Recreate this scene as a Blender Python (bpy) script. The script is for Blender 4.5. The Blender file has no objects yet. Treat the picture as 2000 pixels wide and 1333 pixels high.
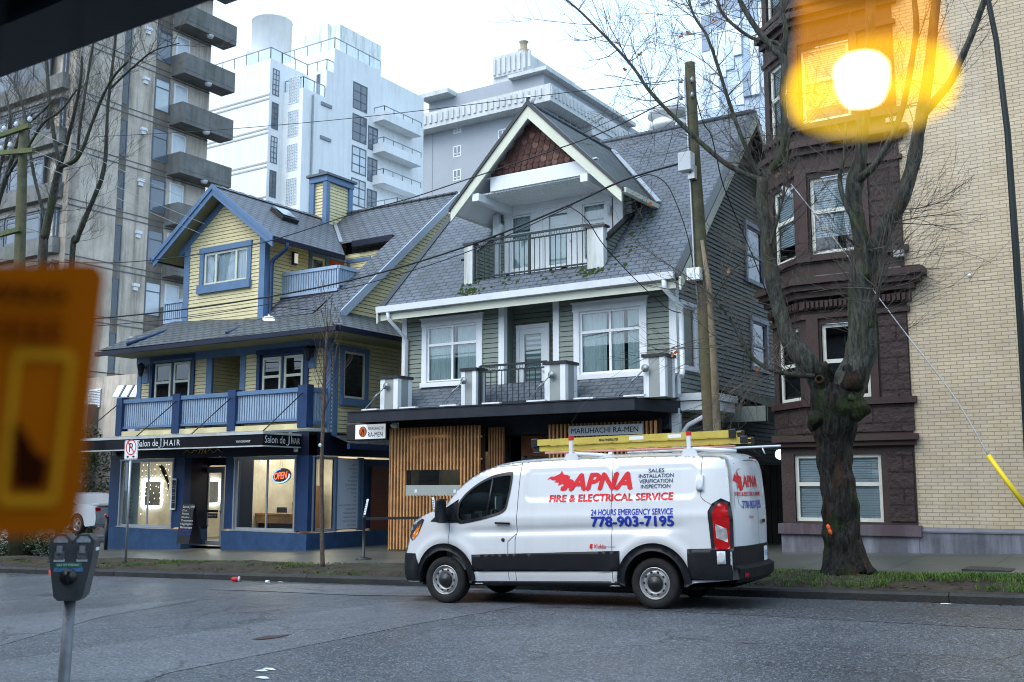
import bpy, bmesh, math, random
from mathutils import Vector as V, Matrix, geometry as geo
import mathutils
random.seed(7)
SC = bpy.context.scene
# ------------------------------------------------------------------ camera
FPX, HY, YAW, EYE = 2050.0, 955.0, math.radians(33.0), 1.65
PITCH = math.atan((HY - 666.5) / FPX)
CF = V((-math.sin(YAW) * math.cos(PITCH), math.cos(YAW) * math.cos(PITCH), math.sin(PITCH)))
CR = V((math.cos(YAW), math.sin(YAW), 0))
CU = CR.cross(CF)
CP = V((0, 0, EYE))
cd = bpy.data.cameras.new('camera')
cam = bpy.data.objects.new('camera', cd)
SC.collection.objects.link(cam)
cd.sensor_width = 36
cd.lens = FPX / 2000 * 36
cd.clip_start, cd.clip_end = 0.05, 3000
cd.dof.use_dof = True
cd.dof.focus_distance = 19
cd.dof.aperture_fstop = 3.6
cam.matrix_world = Matrix.Translation(CP) @ Matrix((CR, CU, -CF)).transposed().to_4x4()
SC.camera = cam
# ------------------------------------------------------------------ sky, sun, exposure
SUN_EL, SUN_AZ = math.radians(48), math.radians(200)
w = bpy.data.worlds.new('World')
SC.world = w
w.use_nodes = True
nt = w.node_tree
bg = nt.nodes['Background']
sky = nt.nodes.new('ShaderNodeTexSky')
sky.sky_type = 'NISHITA'
sky.sun_disc = False
sky.sun_elevation = SUN_EL
sky.sun_rotation = SUN_AZ
sky.air_density = 1.0
sky.dust_density = 6.0
sky.ozone_density = 1.0
hs = nt.nodes.new('ShaderNodeHueSaturation')
hs.inputs['Saturation'].default_value = 0.42
mx = nt.nodes.new('ShaderNodeMixRGB')
mx.inputs['Fac'].default_value = 0.6
mx.inputs['Color2'].default_value = (5.6, 8.05, 10.9, 1)
nt.links.new(sky.outputs['Color'], hs.inputs['Color'])
nt.links.new(hs.outputs['Color'], mx.inputs['Color1'])
nt.links.new(mx.outputs['Color'], bg.inputs['Color'])
bg.inputs['Strength'].default_value = 0.15
sd = bpy.data.lights.new('sun', 'SUN')
so = bpy.data.objects.new('sun', sd)
SC.collection.objects.link(so)
sd.energy = 0.5
sd.angle = math.radians(40)
sd.color = (1.0, 0.97, 0.93)
so.location = (0, -20, 40)
_d = V((math.sin(SUN_AZ) * math.cos(SUN_EL), math.cos(SUN_AZ) * math.cos(SUN_EL), math.sin(SUN_EL)))
so.rotation_euler = (-_d).to_track_quat('-Z', 'Y').to_euler()
vs = SC.view_settings
vs.view_transform, vs.look, vs.gamma, vs.use_curve_mapping = 'Standard', 'None', 1, False
vs.exposure = 0.75
SC.cycles.filter_width = 1.05
SC.cycles.max_bounces = 6
SC.cycles.transparent_max_bounces = 12

# ------------------------------------------------------------------ helpers
def ray(px, py):
    return CF * FPX + CR * (px - 1000) + CU * (666.5 - py)
def aY(px, py, Y):
    r = ray(px, py); return CP + r * (Y / r.y)
def aX(px, py, X):
    r = ray(px, py); return CP + r * (X / r.x)
def aZ(px, py, Z):
    r = ray(px, py); return CP + r * ((Z - EYE) / r.z)
def aD(px, py, d):
    return CP + ray(px, py) * (d / FPX)
GR = 0.024
def road(X):
    return GR * (max(-60, min(40, X)) + 7)
def walk(X, Y):                       # height of the far pavement side
    t = max(0, min(1, (Y - 15.8) / 5.5))
    return road(X) + 0.14 + 0.20 * t

def lin(c):
    return tuple(((x / 12.92) if x <= 0.04045 else ((x + 0.055) / 1.055) ** 2.4) for x in c)
def hexc(h):
    return lin(tuple(int(h[i:i + 2], 16) / 255 for i in (0, 2, 4)))

def N(nt, typ, **kw):
    n = nt.nodes.new(typ)
    for k, v in kw.items():
        if hasattr(n, k):
            setattr(n, k, v)
    return n
def mat(name, col, rough=0.6, var=0.12, scale=2.0, bump=0.0, bscale=40.0, metal=0.0, spec=0.28,
        streak=0.0, streakcol=(0.03, 0.03, 0.03), emit=0.0, emitcol=None, coat=0.0, moss=0.0, mosscol=(0.035, 0.07, 0.015), mscale=1.2, sheen=0):
    m = bpy.data.materials.new(name)
    m.use_nodes = True
    t = m.node_tree
    b = t.nodes['Principled BSDF']
    b.inputs['Roughness'].default_value = rough
    b.inputs['Metallic'].default_value = metal
    b.inputs['Specular IOR Level'].default_value = spec
    b.inputs['Coat Weight'].default_value = coat
    b.inputs['Coat Roughness'].default_value = 0.08
    g = N(t, 'ShaderNodeNewGeometry')
    last = None
    nz = N(t, 'ShaderNodeTexNoise'); nz.inputs['Scale'].default_value = scale; nz.inputs['Detail'].default_value = 6
    nz.inputs['Roughness'].default_value = 0.65
    t.links.new(g.outputs['Position'], nz.inputs['Vector'])
    r = N(t, 'ShaderNodeMapRange')
    r.inputs['From Min'].default_value = 0.3; r.inputs['From Max'].default_value = 0.7
    r.inputs['To Min'].default_value = 1 - var; r.inputs['To Max'].default_value = 1 + var
    t.links.new(nz.outputs['Fac'], r.inputs['Value'])
    hv = N(t, 'ShaderNodeHueSaturation'); hv.inputs['Color'].default_value = (*col, 1)
    t.links.new(r.outputs['Result'], hv.inputs['Value'])
    last = hv.outputs['Color']
    def overlay(fac, c2):
        nonlocal last
        x = N(t, 'ShaderNodeMixRGB'); x.inputs['Color2'].default_value = (*c2, 1)
        t.links.new(fac, x.inputs['Fac']); t.links.new(last, x.inputs['Color1'])
        last = x.outputs['Color']
    if streak:
        mp = N(t, 'ShaderNodeMapping'); mp.inputs['Scale'].default_value = (2.2, 2.2, 0.22)
        t.links.new(g.outputs['Position'], mp.inputs['Vector'])
        n2 = N(t, 'ShaderNodeTexNoise'); n2.inputs['Scale'].default_value = 1.0; n2.inputs['Detail'].default_value = 7; n2.inputs['Roughness'].default_value = .7
        t.links.new(mp.outputs['Vector'], n2.inputs['Vector'])
        r2 = N(t, 'ShaderNodeMapRange'); r2.inputs['From Min'].default_value = 0.48; r2.inputs['From Max'].default_value = 0.72
        r2.inputs['To Max'].default_value = streak
        t.links.new(n2.outputs['Fac'], r2.inputs['Value'])
        overlay(r2.outputs['Result'], streakcol)
    if moss:
        n3 = N(t, 'ShaderNodeTexNoise'); n3.inputs['Scale'].default_value = mscale; n3.inputs['Detail'].default_value = 8; n3.inputs['Roughness'].default_value = .75
        t.links.new(g.outputs['Position'], n3.inputs['Vector'])
        r3 = N(t, 'ShaderNodeMapRange'); r3.inputs['From Min'].default_value = 0.50; r3.inputs['From Max'].default_value = 0.66
        r3.inputs['To Max'].default_value = moss
        t.links.new(n3.outputs['Fac'], r3.inputs['Value'])
        overlay(r3.outputs['Result'], mosscol)
    t.links.new(last, b.inputs['Base Color'])
    if bump:
        n4 = N(t, 'ShaderNodeTexNoise'); n4.inputs['Scale'].default_value = bscale; n4.inputs['Detail'].default_value = 4
        t.links.new(g.outputs['Position'], n4.inputs['Vector'])
        bp = N(t, 'ShaderNodeBump'); bp.inputs['Strength'].default_value = bump; bp.inputs['Distance'].default_value = 0.02
        t.links.new(n4.outputs['Fac'], bp.inputs['Height'])
        t.links.new(bp.outputs['Normal'], b.inputs['Normal'])
    if emit:
        b.inputs['Emission Color'].default_value = (*(emitcol or col), 1)
        b.inputs['Emission Strength'].default_value = emit
    return m

def brickmat(name, c1, c2, mortar, bw, bh, ms=0.01, off=0.5, rough=0.8, bump=0.5, var=0.15, moss=0, mosscol=(0.035, 0.07, 0.015), streak=0, streakcol=(.02, .02, .02), bias=0.0, mscale=.8, spec=.3, mossband=None):
    """bricks, shingles or pavers laid out in metres through each face's own UV"""
    m = mat(name, c1, rough=rough, var=var, spec=spec)
    t = m.node_tree
    b = t.nodes['Principled BSDF']
    uv = N(t, 'ShaderNodeUVMap')
    br = N(t, 'ShaderNodeTexBrick')
    br.offset = off
    br.inputs['Color1'].default_value = (*c1, 1); br.inputs['Color2'].default_value = (*c2, 1)
    br.inputs['Mortar'].default_value = (*mortar, 1)
    br.inputs['Scale'].default_value = 1
    br.inputs['Mortar Size'].default_value = ms
    br.inputs['Mortar Smooth'].default_value = 0.1
    br.inputs['Bias'].default_value = bias
    br.inputs['Brick Width'].default_value = bw
    br.inputs['Row Height'].default_value = bh
    t.links.new(uv.outputs['UV'], br.inputs['Vector'])
    g = N(t, 'ShaderNodeNewGeometry')
    nz = N(t, 'ShaderNodeTexNoise'); nz.inputs['Scale'].default_value = 0.7; nz.inputs['Detail'].default_value = 8; nz.inputs['Roughness'].default_value = .7
    t.links.new(g.outputs['Position'], nz.inputs['Vector'])
    r = N(t, 'ShaderNodeMapRange'); r.inputs['From Min'].default_value = .3; r.inputs['From Max'].default_value = .7
    r.inputs['To Min'].default_value = 1 - var; r.inputs['To Max'].default_value = 1 + var
    t.links.new(nz.outputs['Fac'], r.inputs['Value'])
    hv = N(t, 'ShaderNodeHueSaturation')
    t.links.new(br.outputs['Color'], hv.inputs['Color']); t.links.new(r.outputs['Result'], hv.inputs['Value'])
    last = hv.outputs['Color']
    if streak:
        mp = N(t, 'ShaderNodeMapping'); mp.inputs['Scale'].default_value = (1.4, 1.4, 0.16)
        t.links.new(g.outputs['Position'], mp.inputs['Vector'])
        n2 = N(t, 'ShaderNodeTexNoise'); n2.inputs['Detail'].default_value = 7; n2.inputs['Roughness'].default_value = .72; n2.inputs['Scale'].default_value = 1
        t.links.new(mp.outputs['Vector'], n2.inputs['Vector'])
        r2 = N(t, 'ShaderNodeMapRange'); r2.inputs['From Min'].default_value = .5; r2.inputs['From Max'].default_value = .75; r2.inputs['To Max'].default_value = streak
        t.links.new(n2.outputs['Fac'], r2.inputs['Value'])
        x = N(t, 'ShaderNodeMixRGB'); x.inputs['Color2'].default_value = (*streakcol, 1)
        t.links.new(r2.outputs['Result'], x.inputs['Fac']); t.links.new(last, x.inputs['Color1']); last = x.outputs['Color']
    if moss:
        n3 = N(t, 'ShaderNodeTexNoise'); n3.inputs['Scale'].default_value = mscale; n3.inputs['Detail'].default_value = 10; n3.inputs['Roughness'].default_value = .78
        t.links.new(g.outputs['Position'], n3.inputs['Vector'])
        r3 = N(t, 'ShaderNodeMapRange'); r3.inputs['From Min'].default_value = .53; r3.inputs['From Max'].default_value = .66; r3.inputs['To Max'].default_value = moss
        t.links.new(n3.outputs['Fac'], r3.inputs['Value'])
        x = N(t, 'ShaderNodeMixRGB'); x.inputs['Color2'].default_value = (*mosscol, 1)
        t.links.new(r3.outputs['Result'], x.inputs['Fac']); t.links.new(last, x.inputs['Color1']); last = x.outputs['Color']
    t.links.new(last, b.inputs['Base Color'])
    if bump:
        bp = N(t, 'ShaderNodeBump'); bp.inputs['Strength'].default_value = bump; bp.inputs['Distance'].default_value = 0.01; bp.invert = True
        t.links.new(br.outputs['Fac'], bp.inputs['Height'])
        t.links.new(bp.outputs['Normal'], b.inputs['Normal'])
    return m

def glassmat(name, tint=(0.75, 0.85, 0.88), refl=0.12, rough=0.0, fres=1.45):
    m = bpy.data.materials.new(name); m.use_nodes = True
    t = m.node_tree
    t.nodes.remove(t.nodes['Principled BSDF'])
    o = t.nodes['Material Output']
    tr = N(t, 'ShaderNodeBsdfTransparent'); tr.inputs['Color'].default_value = (*tint, 1)
    gl = N(t, 'ShaderNodeBsdfGlossy'); gl.inputs['Roughness'].default_value = rough; gl.inputs['Color'].default_value = (.95, .97, 1, 1)
    fr = N(t, 'ShaderNodeFresnel'); fr.inputs['IOR'].default_value = fres
    ad = N(t, 'ShaderNodeMath'); ad.operation = 'ADD'; ad.use_clamp = True; ad.inputs[1].default_value = refl
    t.links.new(fr.outputs['Fac'], ad.inputs[0])
    ms = N(t, 'ShaderNodeMixShader')
    t.links.new(ad.outputs[0], ms.inputs[0]); t.links.new(tr.outputs[0], ms.inputs[1]); t.links.new(gl.outputs[0], ms.inputs[2])
    t.links.new(ms.outputs[0], o.inputs['Surface'])
    return m

class B:
    """collects faces in world metres; build() links them as one mesh"""
    def __init__(s):
        s.v = []; s.f = []; s.mi = []; s.sm = []
    def poly(s, pts, m=0, smooth=False):
        i = len(s.v); s.v += [V(p) for p in pts]; s.f.append(tuple(range(i, i + len(pts)))); s.mi.append(m); s.sm.append(smooth)
        return s
    def mesh(s, vs, fs, m=0, smooth=False):
        i = len(s.v); s.v += [V(p) for p in vs]
        for f in fs:
            s.f.append(tuple(k + i for k in f)); s.mi.append(m); s.sm.append(smooth)
        return s
    def box(s, x0, x1, y0, y1, z0, z1, m=0):
        return s.obox(V((x0, y0, z0)), V((x1 - x0, 0, 0)), V((0, y1 - y0, 0)), V((0, 0, z1 - z0)), m)
    def obox(s, o, a, b, c, m=0):
        o, a, b, c = V(o), V(a), V(b), V(c)
        p = [o, o + a, o + a + b, o + b, o + c, o + a + c, o + a + b + c, o + b + c]
        fl = [(0, 3, 2, 1), (4, 5, 6, 7), (0, 1, 5, 4), (1, 2, 6, 5), (2, 3, 7, 6), (3, 0, 4, 7)]
        if a.cross(b).dot(c) < 0:
            fl = [f[::-1] for f in fl]
        return s.mesh(p, fl, m)
    def prism(s, pts, vec, m=0, smooth=False, caps=True):
        pts = [V(p) for p in pts]; vec = V(vec); n = len(pts)
        nrm = V((0, 0, 0))
        for i in range(n):
            nrm += pts[i].cross(pts[(i + 1) % n])
        if nrm.dot(vec) > 0:
            pts = pts[::-1]
        q = [p + vec for p in pts]
        if caps:
            s.poly(pts, m); s.poly(q[::-1], m)
        i0 = len(s.v); s.v += pts + q
        for i in range(n):
            j = (i + 1) % n
            s.f.append((i0 + i, i0 + n + i, i0 + n + j, i0 + j)); s.mi.append(m); s.sm.append(smooth)
        return s
    def slab(s, pts, th, m=0):
        """quad or polygon thickened away from its normal"""
        pts = [V(p) for p in pts]
        n = V((0, 0, 0))
        for i in range(len(pts)):
            n += pts[i].cross(pts[(i + 1) % len(pts)])
        n.normalize()
        return s.prism(pts, -n * th, m)
    def bar(s, a, b, wd, ht, up=(0, 0, 1), m=0):
        a, b, up = V(a), V(b), V(up)
        d = (b - a).normalized()
        if abs(d.dot(up)) > .98: up = V((0, 1, 0))
        x = d.cross(up).normalized(); y = x.cross(d)
        return s.obox(a - x * wd / 2 - y * ht / 2, x * wd, y * ht, b - a, m)
    def tube(s, pts, rad, n=8, m=0, caps=True, smooth=True):
        pts = [V(p) for p in pts]
        if not hasattr(rad, '__len__'): rad = [rad] * len(pts)
        i0 = len(s.v); prev = None
        for k, p in enumerate(pts):
            d = (pts[min(k + 1, len(pts) - 1)] - pts[max(k - 1, 0)])
            d = d.normalized() if d.length > 1e-9 else V((0, 0, 1))
            if prev is None:
                up = V((0, 0, 1)) if abs(d.z) < .9 else V((1, 0, 0))
                x = d.cross(up).normalized()
            else:
                x = (prev - d * prev.dot(d)).normalized()
            prev = x; y = d.cross(x)
            for j in range(n):
                a = 2 * math.pi * j / n
                s.v.append(p + (x * math.cos(a) + y * math.sin(a)) * rad[k])
        for k in range(len(pts) - 1):
            for j in range(n):
                a = i0 + k * n + j; b2 = i0 + k * n + (j + 1) % n
                s.f.append((a, b2, b2 + n, a + n)); s.mi.append(m); s.sm.append(smooth)
        if caps:
            s.f.append(tuple(i0 + j for j in range(n))[::-1]); s.mi.append(m); s.sm.append(False)
            e = i0 + (len(pts) - 1) * n
            s.f.append(tuple(e + j for j in range(n))); s.mi.append(m); s.sm.append(False)
        return s
    def lathe(s, c, axis, prof, n=24, m=0, smooth=True, sx=None):
        """prof: (radius, distance along axis)"""
        c, ax = V(c), V(axis).normalized()
        up = V((0, 0, 1)) if abs(ax.z) < .9 else V((1, 0, 0))
        x = ax.cross(up).normalized(); y = ax.cross(x)
        i0 = len(s.v)
        for r, h in prof:
            for j in range(n):
                a = 2 * math.pi * j / n
                s.v.append(c + ax * h + (x * math.cos(a) + y * math.sin(a)) * r)
        for k in range(len(prof) - 1):
            for j in range(n):
                a = i0 + k * n + j; b2 = i0 + k * n + (j + 1) % n
                s.f.append((a, b2, b2 + n, a + n)); s.mi.append(m); s.sm.append(smooth)
        return s
    def build(s, name, mats, parent=None, bevel=0, flip=False):
        if not isinstance(mats, (list, tuple)): mats = [mats]
        me = bpy.data.meshes.new(name)
        off = V(parent['_o']) if parent is not None and '_o' in parent else V((0, 0, 0))
        me.from_pydata([tuple(p - off) for p in s.v], [], [f[::-1] for f in s.f] if flip else s.f)
        for m in mats: me.materials.append(m)
        me.polygons.foreach_set('material_index', s.mi)
        me.polygons.foreach_set('use_smooth', s.sm)
        uvl = me.uv_layers.new(name='UVMap')
        uvs = [0.0] * (2 * len(me.loops))
        for p in me.polygons:
            n = p.normal
            if abs(n.z) > .995: u, vv = V((1, 0, 0)), V((0, 1, 0))
            else:
                u = V((0, 0, 1)).cross(n).normalized(); vv = n.cross(u)
            for li in p.loop_indices:
                co = me.vertices[me.loops[li].vertex_index].co + off
                uvs[2 * li] = co.dot(u); uvs[2 * li + 1] = co.dot(vv)
        uvl.data.foreach_set('uv', uvs)
        me.update()
        o = bpy.data.objects.new(name, me)
        SC.collection.objects.link(o)
        if parent is not None: o.parent = parent; o['_o'] = tuple(off)
        if bevel:
            md = o.modifiers.new('Bevel', 'BEVEL'); md.width = bevel; md.segments = 2; md.limit_method = 'ANGLE'; md.angle_limit = math.radians(50)
        return o

def tag(o, label, cat, group=None, kind=None):
    o['label'] = label; o['category'] = cat
    if group: o['group'] = group
    if kind: o['kind'] = kind
    return o
def islands(o):
    """separate a part into one object per solid piece"""
    bm = bmesh.new(); bm.from_mesh(o.data); bmesh.ops.remove_doubles(bm, verts=bm.verts, dist=.0004); todo = set(bm.faces); first = True
    while todo:
        st = [todo.pop()]; isl = set(st)
        while st:
            for e in st.pop().edges:
                for g in e.link_faces:
                    if g in todo: todo.discard(g); isl.add(g); st.append(g)
        b2 = bm.copy(); ids = {f.index for f in isl} if not bm.faces.index_update() else 0
        b2.faces.ensure_lookup_table(); b2.faces.index_update()
        bmesh.ops.delete(b2, geom=[f for f in b2.faces if f.index not in ids], context='FACES')
        me = o.data.copy(); b2.to_mesh(me); b2.free()
        if first: first = False; new = me
        else: c = o.copy(); c.data = me; SC.collection.objects.link(c)
    o.data = new; bm.free()
def thing(name, loc, label, cat, group=None):
    o = bpy.data.objects.new(name, None); SC.collection.objects.link(o)
    o.location = loc; o['_o'] = tuple(loc)
    o.empty_display_size = .2
    return tag(o, label, cat, group)
def struct(b, name, m, kind='structure', bevel=0):
    o = b.build(name, m, None, bevel); o['kind'] = kind
    return o
def part(b, name, m, par, bevel=0, label=None):
    o = b.build(name, m, par, bevel)
    if label: o['label'] = label
    return o
def dup(o, delta, label=None, par=None):
    """a copy of a thing with copies of its parts and sub-parts, moved by delta"""
    c = o.copy(); SC.collection.objects.link(c)
    if par is None: c.location = o.location + V(delta)
    else: c.parent = par
    for ch in o.children: dup(ch, delta, None, c)
    if label: c['label'] = label
    return c

def text(s, h, o, u, v, name, m, par, width=None, depth=0.004, bold=0.0, shear=0.0, align='LEFT', fit=None, spacing=1.0):
    """lettering as a thin mesh: o origin (baseline), u reading direction, v up, h cap height in metres; width squeezes the line"""
    cu = bpy.data.curves.new(name, 'FONT'); cu.body = s; cu.size = 1; cu.extrude = 0.0; cu.offset = bold; cu.shear = shear
    cu.offset = 0; cu.resolution_u = 3; cu.space_character = spacing
    ob = bpy.data.objects.new('_t', cu); SC.collection.objects.link(ob)
    dg = bpy.context.evaluated_depsgraph_get()
    me = ob.evaluated_get(dg).to_mesh()
    vs_ = [x.co.copy() for x in me.vertices]; fs_ = [tuple(p.vertices) for p in me.polygons]
    if fit:
        bm = bmesh.new(); bm.from_mesh(me); bmesh.ops.triangulate(bm, faces=bm.faces)
        for _ in range(2): bmesh.ops.subdivide_edges(bm, edges=[e for e in bm.edges if e.calc_length() > .2], cuts=1)
        bmesh.ops.triangulate(bm, faces=bm.faces); bm.verts.index_update(); vs_ = [x.co.copy() for x in bm.verts]; fs_ = [tuple(q.index for q in p.verts) for p in bm.faces]; bm.free()
    ob.evaluated_get(dg).to_mesh_clear()
    bpy.data.objects.remove(ob); bpy.data.curves.remove(cu)
    if not vs_: return None
    x0 = min(p.x for p in vs_); x1 = max(p.x for p in vs_)
    sc = h / 0.73
    sx = sc if width is None else width / (x1 - x0)
    ww = (x1 - x0) * sx
    sh = {'LEFT': 0, 'CENTER': -ww / 2, 'RIGHT': -ww}[align]
    u, v, o = V(u).normalized(), V(v).normalized(), V(o)
    n = u.cross(v)
    b = B()
    # bold strokes: the same glyphs laid again a little to each side
    for k, (ox, oy) in enumerate([(0, 0)] if not bold else [(-bold, 0), (bold, 0), (0, bold * .7), (0, -bold * .7)]):
        out = []
        for p in vs_:
            q = o + u * ((p.x - x0 + ox) * sx + sh) + v * ((p.y + oy) * sc)
            out.append((fit(q) if fit else q) + n * (depth + k * .0007))
        b.mesh(out, fs_)
    return b.build(name, m, par)

def clip_int(poly, z):
    """x-interval of a convex 2D polygon at height z"""
    xs = []
    for i in range(len(poly)):
        (x0, z0), (x1, z1) = poly[i], poly[(i + 1) % len(poly)]
        if z0 == z1:
            if abs(z - z0) < 1e-6: xs += [x0, x1]
        elif min(z0, z1) - 1e-6 <= z <= max(z0, z1) + 1e-6:
            xs.append(x0 + (x1 - x0) * (z - z0) / (z1 - z0))
    return (min(xs), max(xs)) if xs else None
def laps(b, o, u, n, poly, pitch=0.12, lip=0.018, holes=(), m=0):
    """lap siding on a vertical wall: polygon in (along u, world height) with rectangular holes"""
    o, u, n = V(o), V(u), V(n)
    z = min(p[1] for p in poly); top = max(p[1] for p in poly)
    zz = z; cuts = []
    while zz < top - 1e-4:
        z1 = min(zz + pitch, top)
        cuts.append((zz, z1)); zz = z1
    for z0, z1 in cuts:
        a = clip_int(poly, z0 + 1e-5); c = clip_int(poly, z1 - 1e-5)
        if not a or not c: continue
        segs = [(a[0], a[1], c[0], c[1])]
        for hx0, hx1, hz0, hz1 in holes:
            if (z0 + z1) / 2 > hz0 and (z0 + z1) / 2 < hz1:
                ns = []
                for s0, s1, t0, t1 in segs:
                    if hx1 <= s0 or hx0 >= s1: ns.append((s0, s1, t0, t1)); continue
                    if hx0 > s0: ns.append((s0, hx0, t0, hx0))
                    if hx1 < s1: ns.append((hx1, s1, hx1, t1))
                segs = ns
        for s0, s1, t0, t1 in segs:
            P = lambda x, zv, d: V((o.x + u.x * x + n.x * d, o.y + u.y * x + n.y * d, zv))
            # each board, its butt edge and the open slot under it
            g = z0 + pitch * .11; e = -.045
            b.poly([P(s0, g, lip), P(s1, g, lip), P(t1, z1, 0.002), P(t0, z1, 0.002)], m)
            b.poly([P(s0, g, e), P(s1, g, e), P(s1, g, lip), P(s0, g, lip)], m)
            b.poly([P(s0, z0, e), P(s1, z0, e), P(s1, g, e), P(s0, g, e)], m)
            b.poly([P(s0, z0, .002), P(s1, z0, .002), P(s1, z0, e), P(s0, z0, e)], m)
    return b
def fillpoly(outer, holes, maxe):
    """2D polygon with holes -> fine triangulation (verts, faces)"""
    def dens(p):
        r = []
        for i in range(len(p)):
            a, c = V(p[i]), V(p[(i + 1) % len(p)])
            k = max(1, int((c - a).length / maxe))
            for j in range(k): r.append(a + (c - a) * j / k)
        return r
    loops = [dens(outer)] + [dens(h) for h in holes]
    vs_, es = [], []
    for l in loops:
        i = len(vs_); vs_ += l
        es += [(i + j, i + (j + 1) % len(l)) for j in range(len(l))]
    def inside(q, p):
        c = False; n = len(p)
        for i in range(n):
            a, d = p[i], p[i - 1]
            if (a[1] > q[1]) != (d[1] > q[1]) and q[0] < (d[0] - a[0]) * (q[1] - a[1]) / (d[1] - a[1]) + a[0]: c = not c
        return c
    x0 = min(p[0] for p in outer); x1 = max(p[0] for p in outer); y0 = min(p[1] for p in outer); y1 = max(p[1] for p in outer)
    nx, ny = int((x1 - x0) / maxe), int((y1 - y0) / maxe)
    for i in range(1, nx):
        for j in range(1, ny):
            q = V((x0 + (x1 - x0) * i / nx, y0 + (y1 - y0) * j / ny))
            if inside(q, outer) and not any(inside(q, h) for h in holes) and min((q - p).length for p in vs_[:sum(len(l) for l in loops)]) > maxe * .5:
                vs_.append(q)
    r = geo.delaunay_2d_cdt(vs_, es, [], 0, 1e-5)
    fs = []
    for f in r[2]:
        c = sum((r[0][k] for k in f), V((0, 0))) / len(f)
        if inside(c, outer) and not any(inside(c, h) for h in holes): fs.append(tuple(f))
    return [tuple(p) for p in r[0]], fs

def window(par, o, u, n, wd, ht, mats, cols=1, rows=(1.0,), casing=0.1, head=0.0, sill=0.0, sash=0.05, depth=0.10, proud=0.035, drape=None, curtain=None, back=0.3, name='window', split=None, dark=True, blind=None):
    """framed opening: o lower left corner of the glazed opening on the wall face; casing (trim), sash bars, pane, curtain and a dark room behind"""
    o, u, n = V(o), V(u).normalized(), V(n).normalized(); z = V((0, 0, 1))
    mc, msh, mg = mats[:3]
    c = B()
    def bx(b, x0, x1, z0, z1, d0, d1): b.obox(o + u * x0 + z * z0 + n * d0, u * (x1 - x0), n * (d1 - d0), z * (z1 - z0))
    if casing:
        cs = casing; e = 0.0
        bx(c, -cs, 0, -e, ht, -.05, proud); bx(c, wd, wd + cs, -e, ht, -.05, proud)
        bx(c, -cs - .02, wd + cs + .02, ht, ht + cs + head, -.05, proud + .012)
        if head: bx(c, -cs - .05, wd + cs + .05, ht + cs + head, ht + cs + head + .035, -.05, proud + .05)
        bx(c, -cs - .03, wd + cs + .03, -cs * .8 - sill, 0, -.05, proud + .03 + sill * .3)
        root = part(c, name, mc, par)
    else:
        root = None
    s = B(); d0, d1 = -.05, -.005
    bx(s, 0, sash, 0, ht, d0, d1); bx(s, wd - sash, wd, 0, ht, d0, d1); bx(s, sash, wd - sash, 0, sash, d0, d1); bx(s, sash, wd - sash, ht - sash, ht, d0, d1)
    for k in range(1, cols):
        x = wd * k / cols if split is None else wd * split[k - 1]
        bx(s, x - sash / 2, x + sash / 2, sash, ht - sash, d0, d1)
    tot = sum(rows); acc = 0
    for r in rows[:-1]:
        acc += r; zz = ht * acc / tot
        bx(s, sash, wd - sash, zz - sash * .55, zz + sash * .55, d0, d1 + .004)
    if root is None:
        root = part(s, name, msh, par)
    else:
        part(s, 'sash', msh, root)
    g = B(); g.poly([o + u * .01 + z * .01 - n * .03, o + u * (wd - .01) + z * .01 - n * .03, o + u * (wd - .01) + z * (ht - .01) - n * .03, o + u * .01 + z * (ht - .01) - n * .03])
    part(g, 'pane', mg, root)
    if curtain:
        cb = B(); nf = max(6, int(wd / .06)); dd = -.10
        for x0, x1 in (curtain[1:] if len(curtain) > 1 else [(0, 1)]):
            k = max(3, int(nf * (x1 - x0))); pts = []
            for i in range(k * 2 + 1):
                x = wd * (x0 + (x1 - x0) * i / (2 * k))
                pts.append((x + random.uniform(-.012, .012), dd - .012 * (1 if i % 2 else -1) * random.uniform(0, 1.2)))
            for i in range(len(pts) - 1):
                (xa, da), (xb, db) = pts[i], pts[i + 1]
                cb.poly([o + u * xa + n * da, o + u * xb + n * db, o + u * xb + n * db + z * ht, o + u * xa + n * da + z * ht], smooth=False)
        part(cb, 'curtain', curtain[0], root)
    if blind:
        cb = B(); bot = blind[1]
        k = int(ht * (1 - bot) / .05)
        for i in range(k):
            z1 = ht - i * .05
            cb.poly([o + u * .02 + z * (z1 - .05) - n * .075, o + u * (wd - .02) + z * (z1 - .05) - n * .075, o + u * (wd - .02) + z * (z1 - .004) - n * .095, o + u * .02 + z * (z1 - .004) - n * .095])
        part(cb, 'blind', blind[0], root)
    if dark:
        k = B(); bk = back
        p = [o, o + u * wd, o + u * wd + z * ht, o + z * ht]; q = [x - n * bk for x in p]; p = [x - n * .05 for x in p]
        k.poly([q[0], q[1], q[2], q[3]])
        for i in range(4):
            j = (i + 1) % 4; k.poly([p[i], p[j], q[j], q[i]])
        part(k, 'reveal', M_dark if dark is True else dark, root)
    return root

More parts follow.
